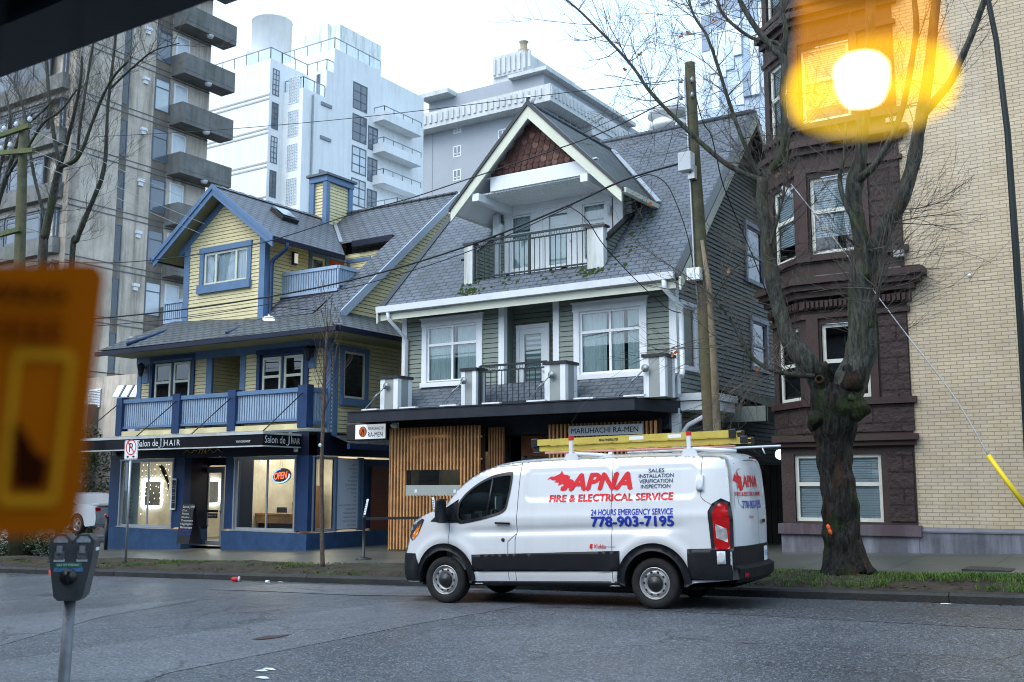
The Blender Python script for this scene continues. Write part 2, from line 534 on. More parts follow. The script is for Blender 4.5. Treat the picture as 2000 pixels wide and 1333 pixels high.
# ------------------------------------------------------------------ shared materials
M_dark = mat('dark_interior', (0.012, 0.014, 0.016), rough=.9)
M_white = mat('white_trim_paint', hexc('dfe3e6'), rough=.5, var=.05, streak=.12, streakcol=(.25, .27, .22))
M_cream = mat('cream_trim_paint', hexc('cfd2c0'), rough=.5, var=.06, streak=.15, streakcol=(.2, .22, .15))
M_vinyl = mat('white_vinyl_frame', (0.78, 0.8, 0.82), rough=.35, var=.03)
M_glass = glassmat('window_glass', refl=.06)
M_glass_dark = glassmat('window_glass_dark', tint=(.5, .58, .62), refl=.04)
M_curtain = mat('pale_curtain_cloth', (0.62, 0.68, 0.66), rough=.9, var=.1)
M_blind = mat('white_window_blind', (0.72, 0.75, 0.78), rough=.7, var=.05)
M_black = mat('black_metal', (0.012, 0.013, 0.015), rough=.4, spec=.5)
M_blackmatte = mat('black_rubber', (0.014, 0.014, 0.015), rough=.75)
M_steel = mat('galvanised_steel', (0.42, 0.44, 0.46), rough=.45, metal=.7, var=.12, scale=6)
M_wire = mat('black_cable', (0.015, 0.016, 0.018), rough=.6)
# ================================================================== ground, road, kerb, pavement
def asphalt(name, col, var=.35, rough=.38):
    m = mat(name, col, rough=rough, var=var, scale=.5)
    t = m.node_tree; b = t.nodes['Principled BSDF']
    g = N(t, 'ShaderNodeNewGeometry')
    src = b.inputs['Base Color'].links[0].from_socket
    vo = N(t, 'ShaderNodeTexVoronoi'); vo.inputs['Scale'].default_value = 55
    t.links.new(g.outputs['Position'], vo.inputs['Vector'])
    sp = N(t, 'ShaderNodeSeparateColor'); t.links.new(vo.outputs['Color'], sp.inputs['Color'])
    r = N(t, 'ShaderNodeMapRange'); r.inputs['From Min'].default_value = .72; r.inputs['From Max'].default_value = 1.0; r.inputs['To Max'].default_value = .55
    t.links.new(sp.outputs['Red'], r.inputs['Value'])
    x = N(t, 'ShaderNodeMixRGB'); x.inputs['Color2'].default_value = (.33, .35, .38, 1)
    t.links.new(r.outputs['Result'], x.inputs['Fac']); t.links.new(src, x.inputs['Color1'])
    r0 = N(t, 'ShaderNodeMapRange'); r0.inputs['From Min'].default_value = .0; r0.inputs['From Max'].default_value = .3; r0.inputs['To Min'].default_value = .8; r0.inputs['To Max'].default_value = 0
    t.links.new(sp.outputs['Green'], r0.inputs['Value'])
    x2 = N(t, 'ShaderNodeMixRGB'); x2.inputs['Color2'].default_value = (.012, .012, .014, 1)
    t.links.new(r0.outputs['Result'], x2.inputs['Fac']); t.links.new(x.outputs['Color'], x2.inputs['Color1'])
    # cracks
    vc = N(t, 'ShaderNodeTexVoronoi'); vc.feature = 'DISTANCE_TO_EDGE'; vc.inputs['Scale'].default_value = .33
    nz = N(t, 'ShaderNodeTexNoise'); nz.inputs['Scale'].default_value = 1.3; nz.inputs['Detail'].default_value = 6
    t.links.new(g.outputs['Position'], nz.inputs['Vector'])
    ad = N(t, 'ShaderNodeVectorMath'); ad.operation = 'ADD'
    t.links.new(g.outputs['Position'], ad.inputs[0]); t.links.new(nz.outputs['Color'], ad.inputs[1])
    t.links.new(ad.outputs[0], vc.inputs['Vector'])
    rc = N(t, 'ShaderNodeMapRange'); rc.inputs['From Min'].default_value = .0; rc.inputs['From Max'].default_value = .011; rc.inputs['To Min'].default_value = .75; rc.inputs['To Max'].default_value = 0
    t.links.new(vc.outputs['Distance'], rc.inputs['Value'])
    nm = N(t, 'ShaderNodeTexNoise'); nm.inputs['Scale'].default_value = .35
    t.links.new(g.outputs['Position'], nm.inputs['Vector'])
    rm = N(t, 'ShaderNodeMapRange'); rm.inputs['From Min'].default_value = .42; rm.inputs['From Max'].default_value = .54
    t.links.new(nm.outputs['Fac'], rm.inputs['Value'])
    mm = N(t, 'ShaderNodeMath'); mm.operation = 'MULTIPLY'
    t.links.new(rc.outputs['Result'], mm.inputs[0]); t.links.new(rm.outputs['Result'], mm.inputs[1])
    x3 = N(t, 'ShaderNodeMixRGB'); x3.inputs['Color2'].default_value = (.01, .01, .012, 1)
    t.links.new(mm.outputs[0], x3.inputs['Fac']); t.links.new(x2.outputs['Color'], x3.inputs['Color1'])
    t.links.new(x3.outputs['Color'], b.inputs['Base Color'])
    # wetness in patches
    nw = N(t, 'ShaderNodeTexNoise'); nw.inputs['Scale'].default_value = .22; nw.inputs['Detail'].default_value = 5
    t.links.new(g.outputs['Position'], nw.inputs['Vector'])
    rw = N(t, 'ShaderNodeMapRange'); rw.inputs['From Min'].default_value = .35; rw.inputs['From Max'].default_value = .65
    rw.inputs['To Min'].default_value = rough - .15; rw.inputs['To Max'].default_value = rough + .15
    t.links.new(nw.outputs['Fac'], rw.inputs['Value']); t.links.new(rw.outputs['Result'], b.inputs['Roughness'])
    bp = N(t, 'ShaderNodeBump'); bp.inputs['Strength'].default_value = .55; bp.inputs['Distance'].default_value = .012
    t.links.new(vo.outputs['Distance'], bp.inputs['Height']); t.links.new(bp.outputs['Normal'], b.inputs['Normal'])
    return m
M_asph = asphalt('asphalt_road', (.070, .078, .090))
M_asph_old = asphalt('worn_asphalt', (.102, .111, .125), var=.25)
M_asph_new = asphalt('patched_asphalt', (.050, .056, .065), var=.25, rough=.4)
KY = 15.6
def strip(xs, prof, name, m, kind='structure'):
    """sheet swept along X: prof = list of (Y, height above road)"""
    b = B()
    for i in range(len(xs) - 1):
        for j in range(len(prof) - 1):
            (y0, h0), (y1, h1) = prof[j], prof[j + 1]
            b.poly([(xs[i], y0, road(xs[i]) + h0), (xs[i + 1], y0, road(xs[i + 1]) + h0), (xs[i + 1], y1, road(xs[i + 1]) + h1), (xs[i], y1, road(xs[i]) + h1)])
    return struct(b, name, m, kind)
b = B()
b.poly([(-1500, -1500, -1.75), (1500, -1500, -1.75), (1500, 1500, -1.75), (-1500, 1500, -1.75)])
struct(b, 'ground', mat('far_ground', (.08, .08, .075), rough=.9))
strip([-60, 40], [(4.6, 0), (KY, 0)], 'road', M_asph)
def patch(pts, name, m, h=.004):
    b = B(); b.poly([(p.x, p.y, road(p.x) + h) for p in pts])
    return struct(b, name, m)
def onroad(px, py, h=0):
    r = ray(px, py)
    t = (GR * 7 + h - EYE) / (r.z - GR * r.x)
    return CP + r * t
def pp(l): return [onroad(x, y) for x, y in l]
patch(pp([(-400, 1420), (-400, 1345), (0, 1292), (250, 1255), (470, 1225), (620, 1196), (760, 1178), (900, 1166), (1010, 1160), (1120, 1166), (1010, 1186), (800, 1222), (620, 1258), (330, 1315), (150, 1380)]), 'worn_road_strip', M_asph_old)
patch(pp([(400, 1152), (560, 1141), (900, 1151), (900, 1166), (700, 1164), (520, 1156)]), 'pale_road_patch', M_asph_old, .008)
patch(pp([(-100, 1255), (-100, 1215), (180, 1190), (400, 1168), (380, 1174), (200, 1205), (0, 1262)]), 'worn_wheel_track', M_asph_old, .004)
patch(pp([(1040, 1186), (1300, 1194), (2100, 1236), (2100, 1192), (1500, 1168), (1200, 1160)]), 'patched_road_strip', M_asph_new)
# kerb with a rounded lip
M_kerb = mat('wet_kerb_concrete', (.024, .025, .025), rough=.6, var=.35, scale=3, bump=.4, bscale=30, moss=.4, mosscol=(.04, .05, .03))
def kerbseg(b, x0, x1, y, s=1):
    pr = [(0, -.05), (0, .10), (.02, .135), (.05, .145), (.17, .145), (.17, -.05)]
    A = [(x0, y + s * p[0], road(x0) + p[1]) for p in pr]; C = [(x1, y + s * p[0], road(x1) + p[1]) for p in pr]
    n = len(pr)
    fs = [(i, i + n, (i + 1) % n + n, (i + 1) % n) for i in range(n)] + [tuple(range(n))[::-1], tuple(range(n, 2 * n))]
    if s > 0: fs = [f[::-1] for f in fs]
    b.mesh(A + C, fs)
b = B(); x = -60
while x < 40:
    kerbseg(b, x + .006, x + 2.994, KY); x += 3
struct(b, 'kerb', M_kerb)
b = B(); x = -60
while x < 40:
    kerbseg(b, x + .006, x + 2.994, 4.6, -1); x += 3
struct(b, 'near_kerb', M_kerb)
M_pave = brickmat('wet_pavement', (.092, .094, .080), (.076, .079, .068), (.024, .025, .022), 1.5, 1.5, ms=.012, off=0, rough=.42, var=.3, moss=.7, mosscol=(.05, .06, .035), mscale=.5)
strip([-60, 40], [(-6, .16), (4.43, .14)], 'near_pavement', M_pave)
cb_ = thing('unseen_cafe_building', (-10, -4, 0), 'unseen low grey cafe building behind the camera, added to darken reflections', 'building')  # out-of-view block, added to darken window reflections and the light on the facades
b = B(); b.box(-60, 40, -14, -3.2, -2, 8.5); part(b, 'wall', mat('grey_render_wall', (.20, .20, .20), rough=.8), cb_)
b = B(); b.box(-60.3, 40.3, -14.3, -2.9, 8.5, 8.9); part(b, 'roof', M_black, cb_)
M_dirt = mat('bare_earth', (.034, .026, .020), rough=.95, var=.45, scale=4, bump=.9, bscale=14, moss=.85, mosscol=(.045, .066, .018), mscale=1.3)
xs = [-60 + .5 * i for i in range(201)]
b = B(); random.seed(3)
ys = [15.77, 16.0, 16.3, 16.6, 16.9, 17.2, 17.5, 17.72]
hz = {(i, j): (.0 if j in (0, 7) else random.uniform(-.02, .035) + .03 * math.sin(i * .7) + .07 * math.sin(j * .449)) for i in range(len(xs)) for j in range(8)}
def verge_h(i, j): return road(xs[i]) + .14 + .20 * (ys[j] - 15.8) / 5.5 + hz[(i, j)] - (.01 if j in (0, 7) else -.015)
for i in range(len(xs) - 1):
    for j in range(7):
        b.poly([(xs[i], ys[j], verge_h(i, j)), (xs[i + 1], ys[j], verge_h(i + 1, j)), (xs[i + 1], ys[j + 1], verge_h(i + 1, j + 1)), (xs[i], ys[j + 1], verge_h(i, j + 1))], smooth=True)
struct(b, 'verge', M_dirt)
b = B()
for i in range(100):
    x0, x1 = -60 + i, -59 + i
    for y0, y1 in ((17.7, 21.3), (21.3, 31)):
        b.poly([(x0, y0, walk(x0, y0)), (x1, y0, walk(x1, y0)), (x1, y1, walk(x1, y1)), (x0, y1, walk(x0, y1))])
struct(b, 'pavement', M_pave)
b = B()
b.poly([(-60, 19.6, walk(-60, 19.6) + .01), (-29.4, 19.6, walk(-29.4, 19.6) + .01), (-29.4, 24, walk(-29.4, 24) + .02), (-60, 24, walk(-60, 24) + .02)])
b.poly([(-60, 24, walk(-60, 24) + .02), (-29.4, 24, walk(-29.4, 24) + .02), (-29.4, 31, walk(-29, 31) + .15), (-60, 31, walk(-60, 31) + .15)])
struct(b, 'driveway', M_asph_old)
# grass tufts on the verge
M_grass = mat('verge_grass', (.060, .115, .018), rough=.7, var=.5, scale=3)
b = B(); random.seed(5)
from mathutils import noise
cnt = 0
def blades(b, x, y, n, hmax):
    z = road(x) + .15 + .20 * (y - 15.8) / 5.5 + .07 * math.sin((y - 15.77) * 1.61)
    for k in range(n):
        a = random.uniform(0, 6.28); r = random.uniform(0, .05)
        px_, py_ = x + r * math.cos(a), y + r * math.sin(a)
        h = random.uniform(.4, 1) * hmax; ln = random.uniform(.2, .8) * h; a2 = random.uniform(0, 6.28)
        wv = V((-math.sin(a2), math.cos(a2), 0)) * .004
        p = V((px_, py_, z)); q = p + V((math.cos(a2) * ln, math.sin(a2) * ln, h)); mdl = p + (q - p) * .5 + V((0, 0, h * .12))
        b.poly([p - wv, p + wv, mdl + wv * .8, mdl - wv * .8]); b.poly([mdl - wv * .8, mdl + wv * .8, q])
for k in range(14000):
    x = random.uniform(-30, 2); y = random.uniform(15.82, 17.66)
    q = noise.noise(V((x * .55, y * 1.1, 0))) + .5 * noise.noise(V((x * 1.7, y * 2.2, 3)))
    dens = q + (.8 if -6.5 < x < -3.9 and y < 17.2 else 0) + (.12 if x > -4.2 else 0) - (.03 if x < -8 else 0)
    if dens > .07 + random.uniform(-.1, .25): blades(b, x, y, 9 if x > -9 else 6, .085 if x > -9 else .06)
struct(b, 'grass', M_grass, 'stuff')
b = B(); random.seed(77)
for k in range(2600):
    x, y = random.uniform(-28, 2), min(17.68, max(15.5, random.gauss(16.5, .7))); z = (road(x) + (.17 + .2 * (y - 15.8) / 5.5 + .07 * math.sin((y - 15.77) * 1.61) if y > 15.78 else .01)); a = random.uniform(0, 6.28); s = random.uniform(.015, .045)
    if 15.58 < y < 15.8: continue
    u, v_ = V((math.cos(a), math.sin(a), random.uniform(-.2, .4))) * s, V((-math.sin(a), math.cos(a), random.uniform(-.2, .3))) * s * .6; c = V((x, y, z)); b.poly([c - u, c + v_ * .9, c + u, c - v_])
struct(b, 'leaf_litter', mat('fallen_brown_leaves', (.085, .035, .018), rough=.7, var=.7, scale=14), 'stuff')
# ================================================================== grey green house with the noodle restaurant
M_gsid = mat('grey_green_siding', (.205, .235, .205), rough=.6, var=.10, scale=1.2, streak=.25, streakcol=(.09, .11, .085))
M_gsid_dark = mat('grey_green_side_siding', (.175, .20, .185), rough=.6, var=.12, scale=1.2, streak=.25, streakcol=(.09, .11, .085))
M_shin = brickmat('slate_grey_shingles', (.116, .134, .162), (.092, .107, .132), (.040, .047, .057), .32, .165, ms=.017, rough=.55, bump=.8, var=.22, moss=.45, mosscol=(.045, .06, .03), mscale=.9, streak=.35, streakcol=(.16, .19, .22))
M_shin_moss = brickmat('mossy_shingles', (.09, .105, .11), (.06, .072, .075), (.02, .022, .025), .30, .14, ms=.011, rough=.65, bump=.8, var=.25, moss=1.0, mosscol=(.045, .085, .016), mscale=2.2)
M_scal = mat('brown_cedar_shingle', (.075, .033, .028), rough=.75, var=.45, scale=5, streak=.3, streakcol=(.26, .15, .12))
M_soff = mat('white_beadboard', (.76, .79, .80), rough=.6, var=.05)
M_canopy = mat('dark_canopy_metal', (.018, .022, .032), rough=.45, var=.3, streak=.3, streakcol=(.05, .06, .05))
M_rail = mat('black_railing_paint', (.02, .03, .032), rough=.4)
M_moss = mat('bright_moss', (.032, .058, .010), rough=.95, var=.5, scale=9, bump=1, bscale=50)
M_panel = mat('grey_panel_paint', (.30, .32, .31), rough=.6, var=.08)
GX0, GX1, GY = -17.8, -9.82, 22.0
H = thing('gray_house', (-13.8, 22, .1), 'grey green gabled house with a shingled dormer above the noodle restaurant', 'house')
SL = 1.018
def roofZ(Y): return 6.47 + SL * (Y - 21.4)
RY = 26.65; RZ = roofZ(RY)
# front wall, with openings
lw = (-16.98, -15.33, 4.42, 5.92); rw = (-12.33, -10.68, 4.36, 5.90)
hl = (-14.56, -13.07, 3.4, 6.6)
holes = [lw, rw, hl]
b = B()
laps(b, (0, GY, 0), (1, 0, 0), (0, -1, 0), [(GX0, 3.45), (GX1, 3.45), (GX1, 6.9), (GX0, 6.9)], .125, .02, holes)
part(b, 'front_wall', M_gsid, H)
# ground floor front is a dark painted wall; openings are laid over it
b = B(); b.box(GX0, -16.0 - 1.7, GY, GY + .2, -.2, 3.45)
b.box(-14.75, -14.45, GY, GY + .2, -.2, 3.45); b.box(-12.85, -12.6, GY, GY + .2, -.2, 3.45); b.box(GX0, GX1, GY, GY + .2, 2.95, 3.45); b.box(-10.1, GX1, GY, GY + .2, -.2, 2.95)
part(b, 'shopfront_wall', mat('charcoal_paint', (.022, .026, .03), rough=.6), H)
# side wall (right gable)
b = B()
gw = [(GY, -.3), (34.5, -.3), (34.5, 4.3 + .4), (RY + (RZ - 6.7) / SL + .1, 6.9), (RY, RZ - .2), (GY, roofZ(GY) - .2)]
gy2 = 2 * RY - GY
gw = [(GY, -.3), (gy2, -.3), (gy2, roofZ(GY) - .2), (RY, RZ - .2), (GY, roofZ(GY) - .2)]
sw = [(26.75, 27.95, 7.25, 8.75), (26.95, 28.05, 4.88, 6.15), (22.35, 23.1, 4.45, 5.9)]
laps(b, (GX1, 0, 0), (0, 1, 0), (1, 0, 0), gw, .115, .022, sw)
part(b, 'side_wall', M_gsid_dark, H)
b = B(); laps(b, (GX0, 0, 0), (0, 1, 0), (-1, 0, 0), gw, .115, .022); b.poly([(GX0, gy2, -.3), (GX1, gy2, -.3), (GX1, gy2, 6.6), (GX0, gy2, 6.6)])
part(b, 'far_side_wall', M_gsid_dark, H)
M_lil = mat('grey_lilac_trim', hexc('9aa0b8'), rough=.5, var=.06)
for y0, y1, z0, z1 in sw[:2]:
    window(H, (GX1 + .02, y0, z0), (0, 1, 0), (1, 0, 0), y1 - y0, z1 - z0, (M_lil, M_lil, M_glass_dark), cols=1, rows=(1, 1.1), casing=.12)
window(H, (GX1 + .02, 22.35, 4.45), (0, 1, 0), (1, 0, 0), .75, 1.45, (M_white, M_vinyl, M_glass), cols=1, rows=(1,), casing=.10, curtain=(M_curtain,))
# corner boards
b = B(); b.box(GX0 - .02, GX0 + .14, GY - .03, GY, 3.45, 6.45); part(b, 'corner_board', M_white, H)
b = B(); b.box(GX1 - .14, GX1 + .04, GY - .03, GY, 3.0, 6.45); b.box(GX1 + .001, GX1 + .04, GY, GY + .14, 3.0, 6.6); part(b, 'corner_board', M_white, H)
# recessed entry with posts, soffit and door
b = B()
for x in (-14.68, -13.07):
    b.box(x, x + .17, GY - .03, GY + .12, 3.62, 6.45)
part(b, 'entry_post', M_white, H)
b = B()
laps(b, (0, 22.55, 0), (1, 0, 0), (0, -1, 0), [(-14.6, 3.6), (-13.0, 3.6), (-13.0, 6.5), (-14.6, 6.5)], .125, .02)
b.poly([(-14.6, 22, 3.6), (-14.6, 22, 6.6), (-14.6, 23.2, 6.6), (-14.6, 23.2, 3.6)]); b.poly([(-13.0, 22, 3.6), (-13.0, 23.2, 3.6), (-13.0, 23.2, 6.6), (-13.0, 22, 6.6)])
b.poly([(-14.6, 22, 6.45), (-13, 22, 6.45), (-13, 23.2, 6.45), (-14.6, 23.2, 6.45)]); b.poly([(-14.6, 22, 3.6), (-13, 22, 3.6), (-13, 23.2, 3.6), (-14.6, 23.2, 3.6)])
part(b, 'entry_recess', M_gsid, H)
def door(par, o, u, n, wd, ht, m, glass=(.18, .82, .28, .93), frame=.1, fm=None, name='door', ins=None):
    o, u, n = V(o), V(u), V(n); z = V((0, 0, 1))
    b = B(); g0, g1, h0, h1 = glass
    f = lambda x0, x1, z0, z1, d0, d1, bb: bb.obox(o + u * x0 * wd + z * z0 * ht + n * d0, u * (x1 - x0) * wd, n * (d1 - d0), z * (z1 - z0) * ht)
    f(0, g0, 0, 1, 0, .045, b); f(g1, 1, 0, 1, 0, .045, b); f(g0, g1, 0, h0, 0, .045, b); f(g0, g1, h1, 1, 0, .045, b)
    d = part(b, name, m, par)
    b = B(); b.poly([o + u * g0 * wd + z * h0 * ht + n * .02, o + u * g1 * wd + z * h0 * ht + n * .02, o + u * g1 * wd + z * h1 * ht + n * .02, o + u * g0 * wd + z * h1 * ht + n * .02])
    part(b, 'pane', M_glass, d)
    if ins:
        b = B(); q = n * -.04
        b.poly([o + u * g0 * wd + z * h0 * ht + q, o + u * g1 * wd + z * h0 * ht + q, o + u * g1 * wd + z * h1 * ht + q, o + u * g0 * wd + z * h1 * ht + q]); part(b, 'blind', ins, d)
    if frame:
        b = B(); fr = frame / wd; f2 = frame / ht
        f(-fr, 0, 0, 1 + f2, -.01, .07, b); f(1, 1 + fr, 0, 1 + f2, -.01, .07, b); f(0, 1, 1, 1 + f2, -.01, .07, b)
        part(b, 'door_frame', fm or m, d)
    b = B(); b.tube([o + u * wd * .93 + z * ht * .46 + n * .05, o + u * wd * .93 + z * ht * .46 + n * .1], .028, 10); part(b, 'handle', M_steel, d)
    return d
_x = aY(1017, 700, 22.5).x; door(H, (_x, 22.5, 3.62), (1, 0, 0), (0, -1, 0), aY(1068, 700, 22.5).x - _x, 2.08, M_white, ins=M_curtain)
# windows
window(H, (lw[0], GY, lw[2]), (1, 0, 0), (0, -1, 0), lw[1] - lw[0], lw[3] - lw[2], (M_white, M_vinyl, M_glass), cols=2, rows=(2, 1), casing=.15, head=.04, sash=.06, proud=.05, curtain=(M_curtain, (0, .52), (.58, 1)))
window(H, (rw[0], GY, rw[2]), (1, 0, 0), (0, -1, 0), rw[1] - rw[0], rw[3] - rw[2], (M_white, M_vinyl, M_glass), cols=2, rows=(2, 1), casing=.15, head=.04, sash=.06, proud=.05, curtain=(M_curtain, (0, .42), (.5, .7), (.76, 1)))
# main roof: the front slope is cut round the dormer balcony
DX0, DX1 = -15.72, -11.55
b = B()
X0, X1 = -18.12, -9.4
P = lambda x, y, d=0: V((x, y, roofZ(y) + d))
for (xa, xb, ya, yb) in ((X0, DX0, 21.35, RY), (DX1, X1, 21.35, RY), (DX0, DX1, 21.35, 21.95)):
    b.poly([P(xa, ya), P(xb, ya), P(xb, yb), P(xa, yb)])
b.poly([P(X1, RY), (X1, gy2 + .6, roofZ(21.4)), (X0, gy2 + .6, roofZ(21.4)), P(X0, RY)])
for xa, xb, ya in ((X0, DX0, 21.35), (DX1, X1, 21.35), (DX0, DX1, 23.5)): b.poly([P(xa, ya, -.16), P(xa, RY, -.16), P(xb, RY, -.16), P(xb, ya, -.16)][::-1])
b.poly([P(DX0, 23.46, 0), P(DX1, 23.46, 0), P(DX1, RY, 0), P(DX0, RY, 0)])
roof = part(b, 'roof', M_shin, H)
b = B(); b.tube([P(X0, RY, .02), P(X1, RY, .02)], .07, 6); part(b, 'ridge_cap', M_shin, roof)
# barge boards on the gable ends
for x, sgn, nm in ((X1, 1, 0), (X0, -1, 0)):
    b = B()
    n = V((0, -SL, 1)).normalized(); t = V((0, 1, SL)).normalized()
    b.prism([(x, 21.3, roofZ(21.3) - .34), (x, RY, RZ - .34), (x, RY, RZ - .02), (x, 21.3, roofZ(21.3) - .02)], (sgn * .05, 0, 0))
    b.prism([(x, gy2 + .6, roofZ(21.4) - .34), (x, RY, RZ - .34), (x, RY, RZ - .02), (x, gy2 + .6, roofZ(21.4) - .02)], (sgn * .05, 0, 0))
    part(b, 'barge_board', M_cream, roof)
    b = B()
    b.prism([(x + sgn * .05, 21.3, roofZ(21.3) - .03), (x + sgn * .05, RY, RZ - .03), (x + sgn * .05, RY, RZ + .04), (x + sgn * .05, 21.3, roofZ(21.3) + .04)], (-sgn * .2, 0, 0)); part(b, 'roof_edge', M_black, roof)
# gutter with downpipes
b = B()
b.prism([(X0, 21.22, 6.30), (X0, 21.36, 6.30), (X0, 21.36, 6.46), (X0, 21.20, 6.46)], (X1 - X0 - .1, 0, 0)); gt = part(b, 'gutter', M_white, H)
b = B(); b.box(X0 + .05, X1 - .1, 21.36, 21.40, 6.10, 6.42); b.box(X0 + .05, X1 - .1, 21.40, 22.0, 6.40, 6.43); part(b, 'fascia', M_cream, H)
b = B(); b.tube([(-17.75, 21.28, 6.3), (-17.75, 21.3, 6.12), (-17.62, 21.55, 5.85), (-17.62, 21.93, 5.6), (-17.62, 21.93, 3.7)], .05, 8); part(b, 'downpipe', M_white, gt)
b = B(); b.tube([(-9.75, 21.28, 6.3), (-9.75, 21.3, 6.1), (-9.62, 21.8, 5.8), (-9.62, 21.9, 5.5), (-9.62, 21.9, 4.3), (-9.58, 21.75, 4.15)], .06, 8); part(b, 'downpipe', M_white, gt)
# ---- dormer
AX, AZ = -13.60, 11.36; ES = 1.0           # apex and roof pitch
EX0, EX1 = -16.0, -10.98
def dz(x): return AZ - ES * abs(x - AX)
FYD = 21.72
def droofback(x, d=0): return (dz(x) - 6.47) / SL + 21.4
b = B()
for sg, ex in ((-1, EX0), (1, EX1)):
    pts = [V((AX, FYD, AZ)), V((ex, FYD, dz(ex))), V((ex, min(droofback(ex), 24.6), dz(ex))), V((AX, droofback(AX), AZ))]
    if sg > 0: pts = pts
    else: pts = pts[::-1]
    b.poly(pts); b.poly([p - V((0, 0, .12)) for p in pts[::-1]], 1)
dr = part(b, 'dormer_roof', [M_shin_moss, M_soff], H)
b = B(); b.tube([(AX, FYD, AZ + .02), (AX, droofback(AX), AZ + .02)], .06, 6); part(b, 'ridge_cap', M_shin, dr)
for sg, ex in ((-1, EX0), (1, EX1)):      # bargeboards and dark roof edge
    b = B()
    b.prism([(AX, FYD - .05, AZ - .40), (ex, FYD - .05, dz(ex) - .36), (ex, FYD - .05, dz(ex) - .03), (AX, FYD - .05, AZ - .03)], (0, .05, 0)); part(b, 'barge_board', M_cream, dr)
    b = B(); b.prism([(AX, FYD - .09, AZ - .06), (ex - sg * -.04, FYD - .09, dz(ex) - .1), (ex - sg * -.04, FYD - .09, dz(ex) + .0), (AX, FYD - .09, AZ + .07)], (0, .16, 0)); part(b, 'roof_edge', M_black, dr)
    b = B(); b.bar((ex + sg * .04, FYD, dz(ex) - .06), (ex + sg * .04, min(droofback(ex), 24.4), dz(ex) - .06), .12, .12); part(b, 'gutter', M_cream, dr)
# valley flashing on the right
b = B(); b.bar((AX + .05, droofback(AX), AZ + .03), (EX1 + .1, droofback(EX1) - .1, dz(EX1) + .06), .14, .03); part(b, 'valley_flashing', M_steel, dr)
# shingled gable triangle: scalloped rows
PYD = 22.0; PB = 9.66
b = B(); hw = (AZ - PB - .3) / ES
b.poly([(AX - hw, PYD, PB), (AX + hw, PYD, PB), (AX, PYD, AZ - .3)])
random.seed(11); rows = int((AZ - .3 - PB) / .135); M_sc2 = mat('pale_cedar_shingle', (.15, .08, .065), rough=.75, var=.3, scale=5)
for r in range(rows + 1):
    zt = PB + .06 + r * .135 + .2; wdt = .185
    half = (AZ - .3 - (zt - .2)) / ES
    x = AX - half - (wdt / 2 if r % 2 else 0)
    while x < AX + half:
        xm = x + wdt / 2
        if abs(xm - AX) < half - .02:
            d = PYD - .012 - .004 * (r % 2); p = []
            zb = zt - .2
            zc = min(zt + .02, AZ - .3 - ES * max(0, abs(xm - AX) - .0))
            for k in range(7):
                a = math.pi + math.pi * k / 6
                p.append((xm + math.cos(a) * wdt * .47, d - .012, zb + .08 + math.sin(a) * .085))
            p += [(xm + wdt * .47, d + .006, zc), (xm - wdt * .47, d + .006, zc)]
            b.poly(p, 1 if random.random() < .13 else 0)
            b.poly([(xm - wdt * .47, d - .012, zb + .08), (xm - wdt * .47, d, zb + .08)] + [(xm + math.cos(math.pi + math.pi * k / 6) * wdt * .47, d, zb + .08 + math.sin(math.pi + math.pi * k / 6) * .085) for k in range(1, 7)][:0] + [(xm - wdt * .47, d, zc)], 0) if False else None
        x += wdt
part(b, 'gable_shingles', [M_scal, M_sc2], H)
b = B(); b.box(EX0 + 1.1, EX1 - .95, PYD - .09, PYD + .05, 9.30, PB); b.box(EX0 + .95, EX1 - .8, PYD - .06, PYD + .05, PB, PB + .03); part(b, 'gable_beam', M_white, H)
# soffit and underside of the eaves
b = B(); yb = 23.4; x = -15.38
while x < -11.9:
    b.box(x, x + .085, PYD - .03, yb, 9.26, 9.30); x += .095
part(b, 'soffit', M_soff, H)
# recessed wall behind the balcony
WX0, WX1 = -15.75, -12.02
dwin = (-15.22, -14.56, 7.5, 9.0); ddoor = (-14.2, -13.28, 7.28, 9.1); dwin2 = (-13.0, -12.32, 7.5, 9.0)
b = B(); laps(b, (0, yb, 0), (1, 0, 0), (0, -1, 0), [(WX0, 7.0), (WX1 + .45, 7.0), (WX1 + .45, 9.35), (WX0, 9.35)], .1, .018, [dwin, ddoor, dwin2]); part(b, 'dormer_wall', M_gsid, H)
b = B(); b.box(WX0, WX1 + .2, yb - .06, yb, 9.1, 9.26); b.box(WX0, WX0 + .2, yb - .12, yb, 7.0, 9.1); b.box(WX1 - .02, WX1 + .25, yb - .12, yb, 7.0, 9.1); part(b, 'wall_trim', M_white, H)
for q in (dwin, dwin2):
    window(H, (q[0], yb, q[2]), (1, 0, 0), (0, -1, 0), q[1] - q[0], q[3] - q[2], (M_white, M_vinyl, M_glass), rows=(1.9, 1), casing=.2, curtain=(M_curtain,))
door(H, (ddoor[0], yb + .03, ddoor[2]), (1, 0, 0), (0, -1, 0), ddoor[1] - ddoor[0], ddoor[3] - ddoor[2] - .05, M_white, frame=.2, ins=M_curtain, glass=(.2, .8, .13, .9))
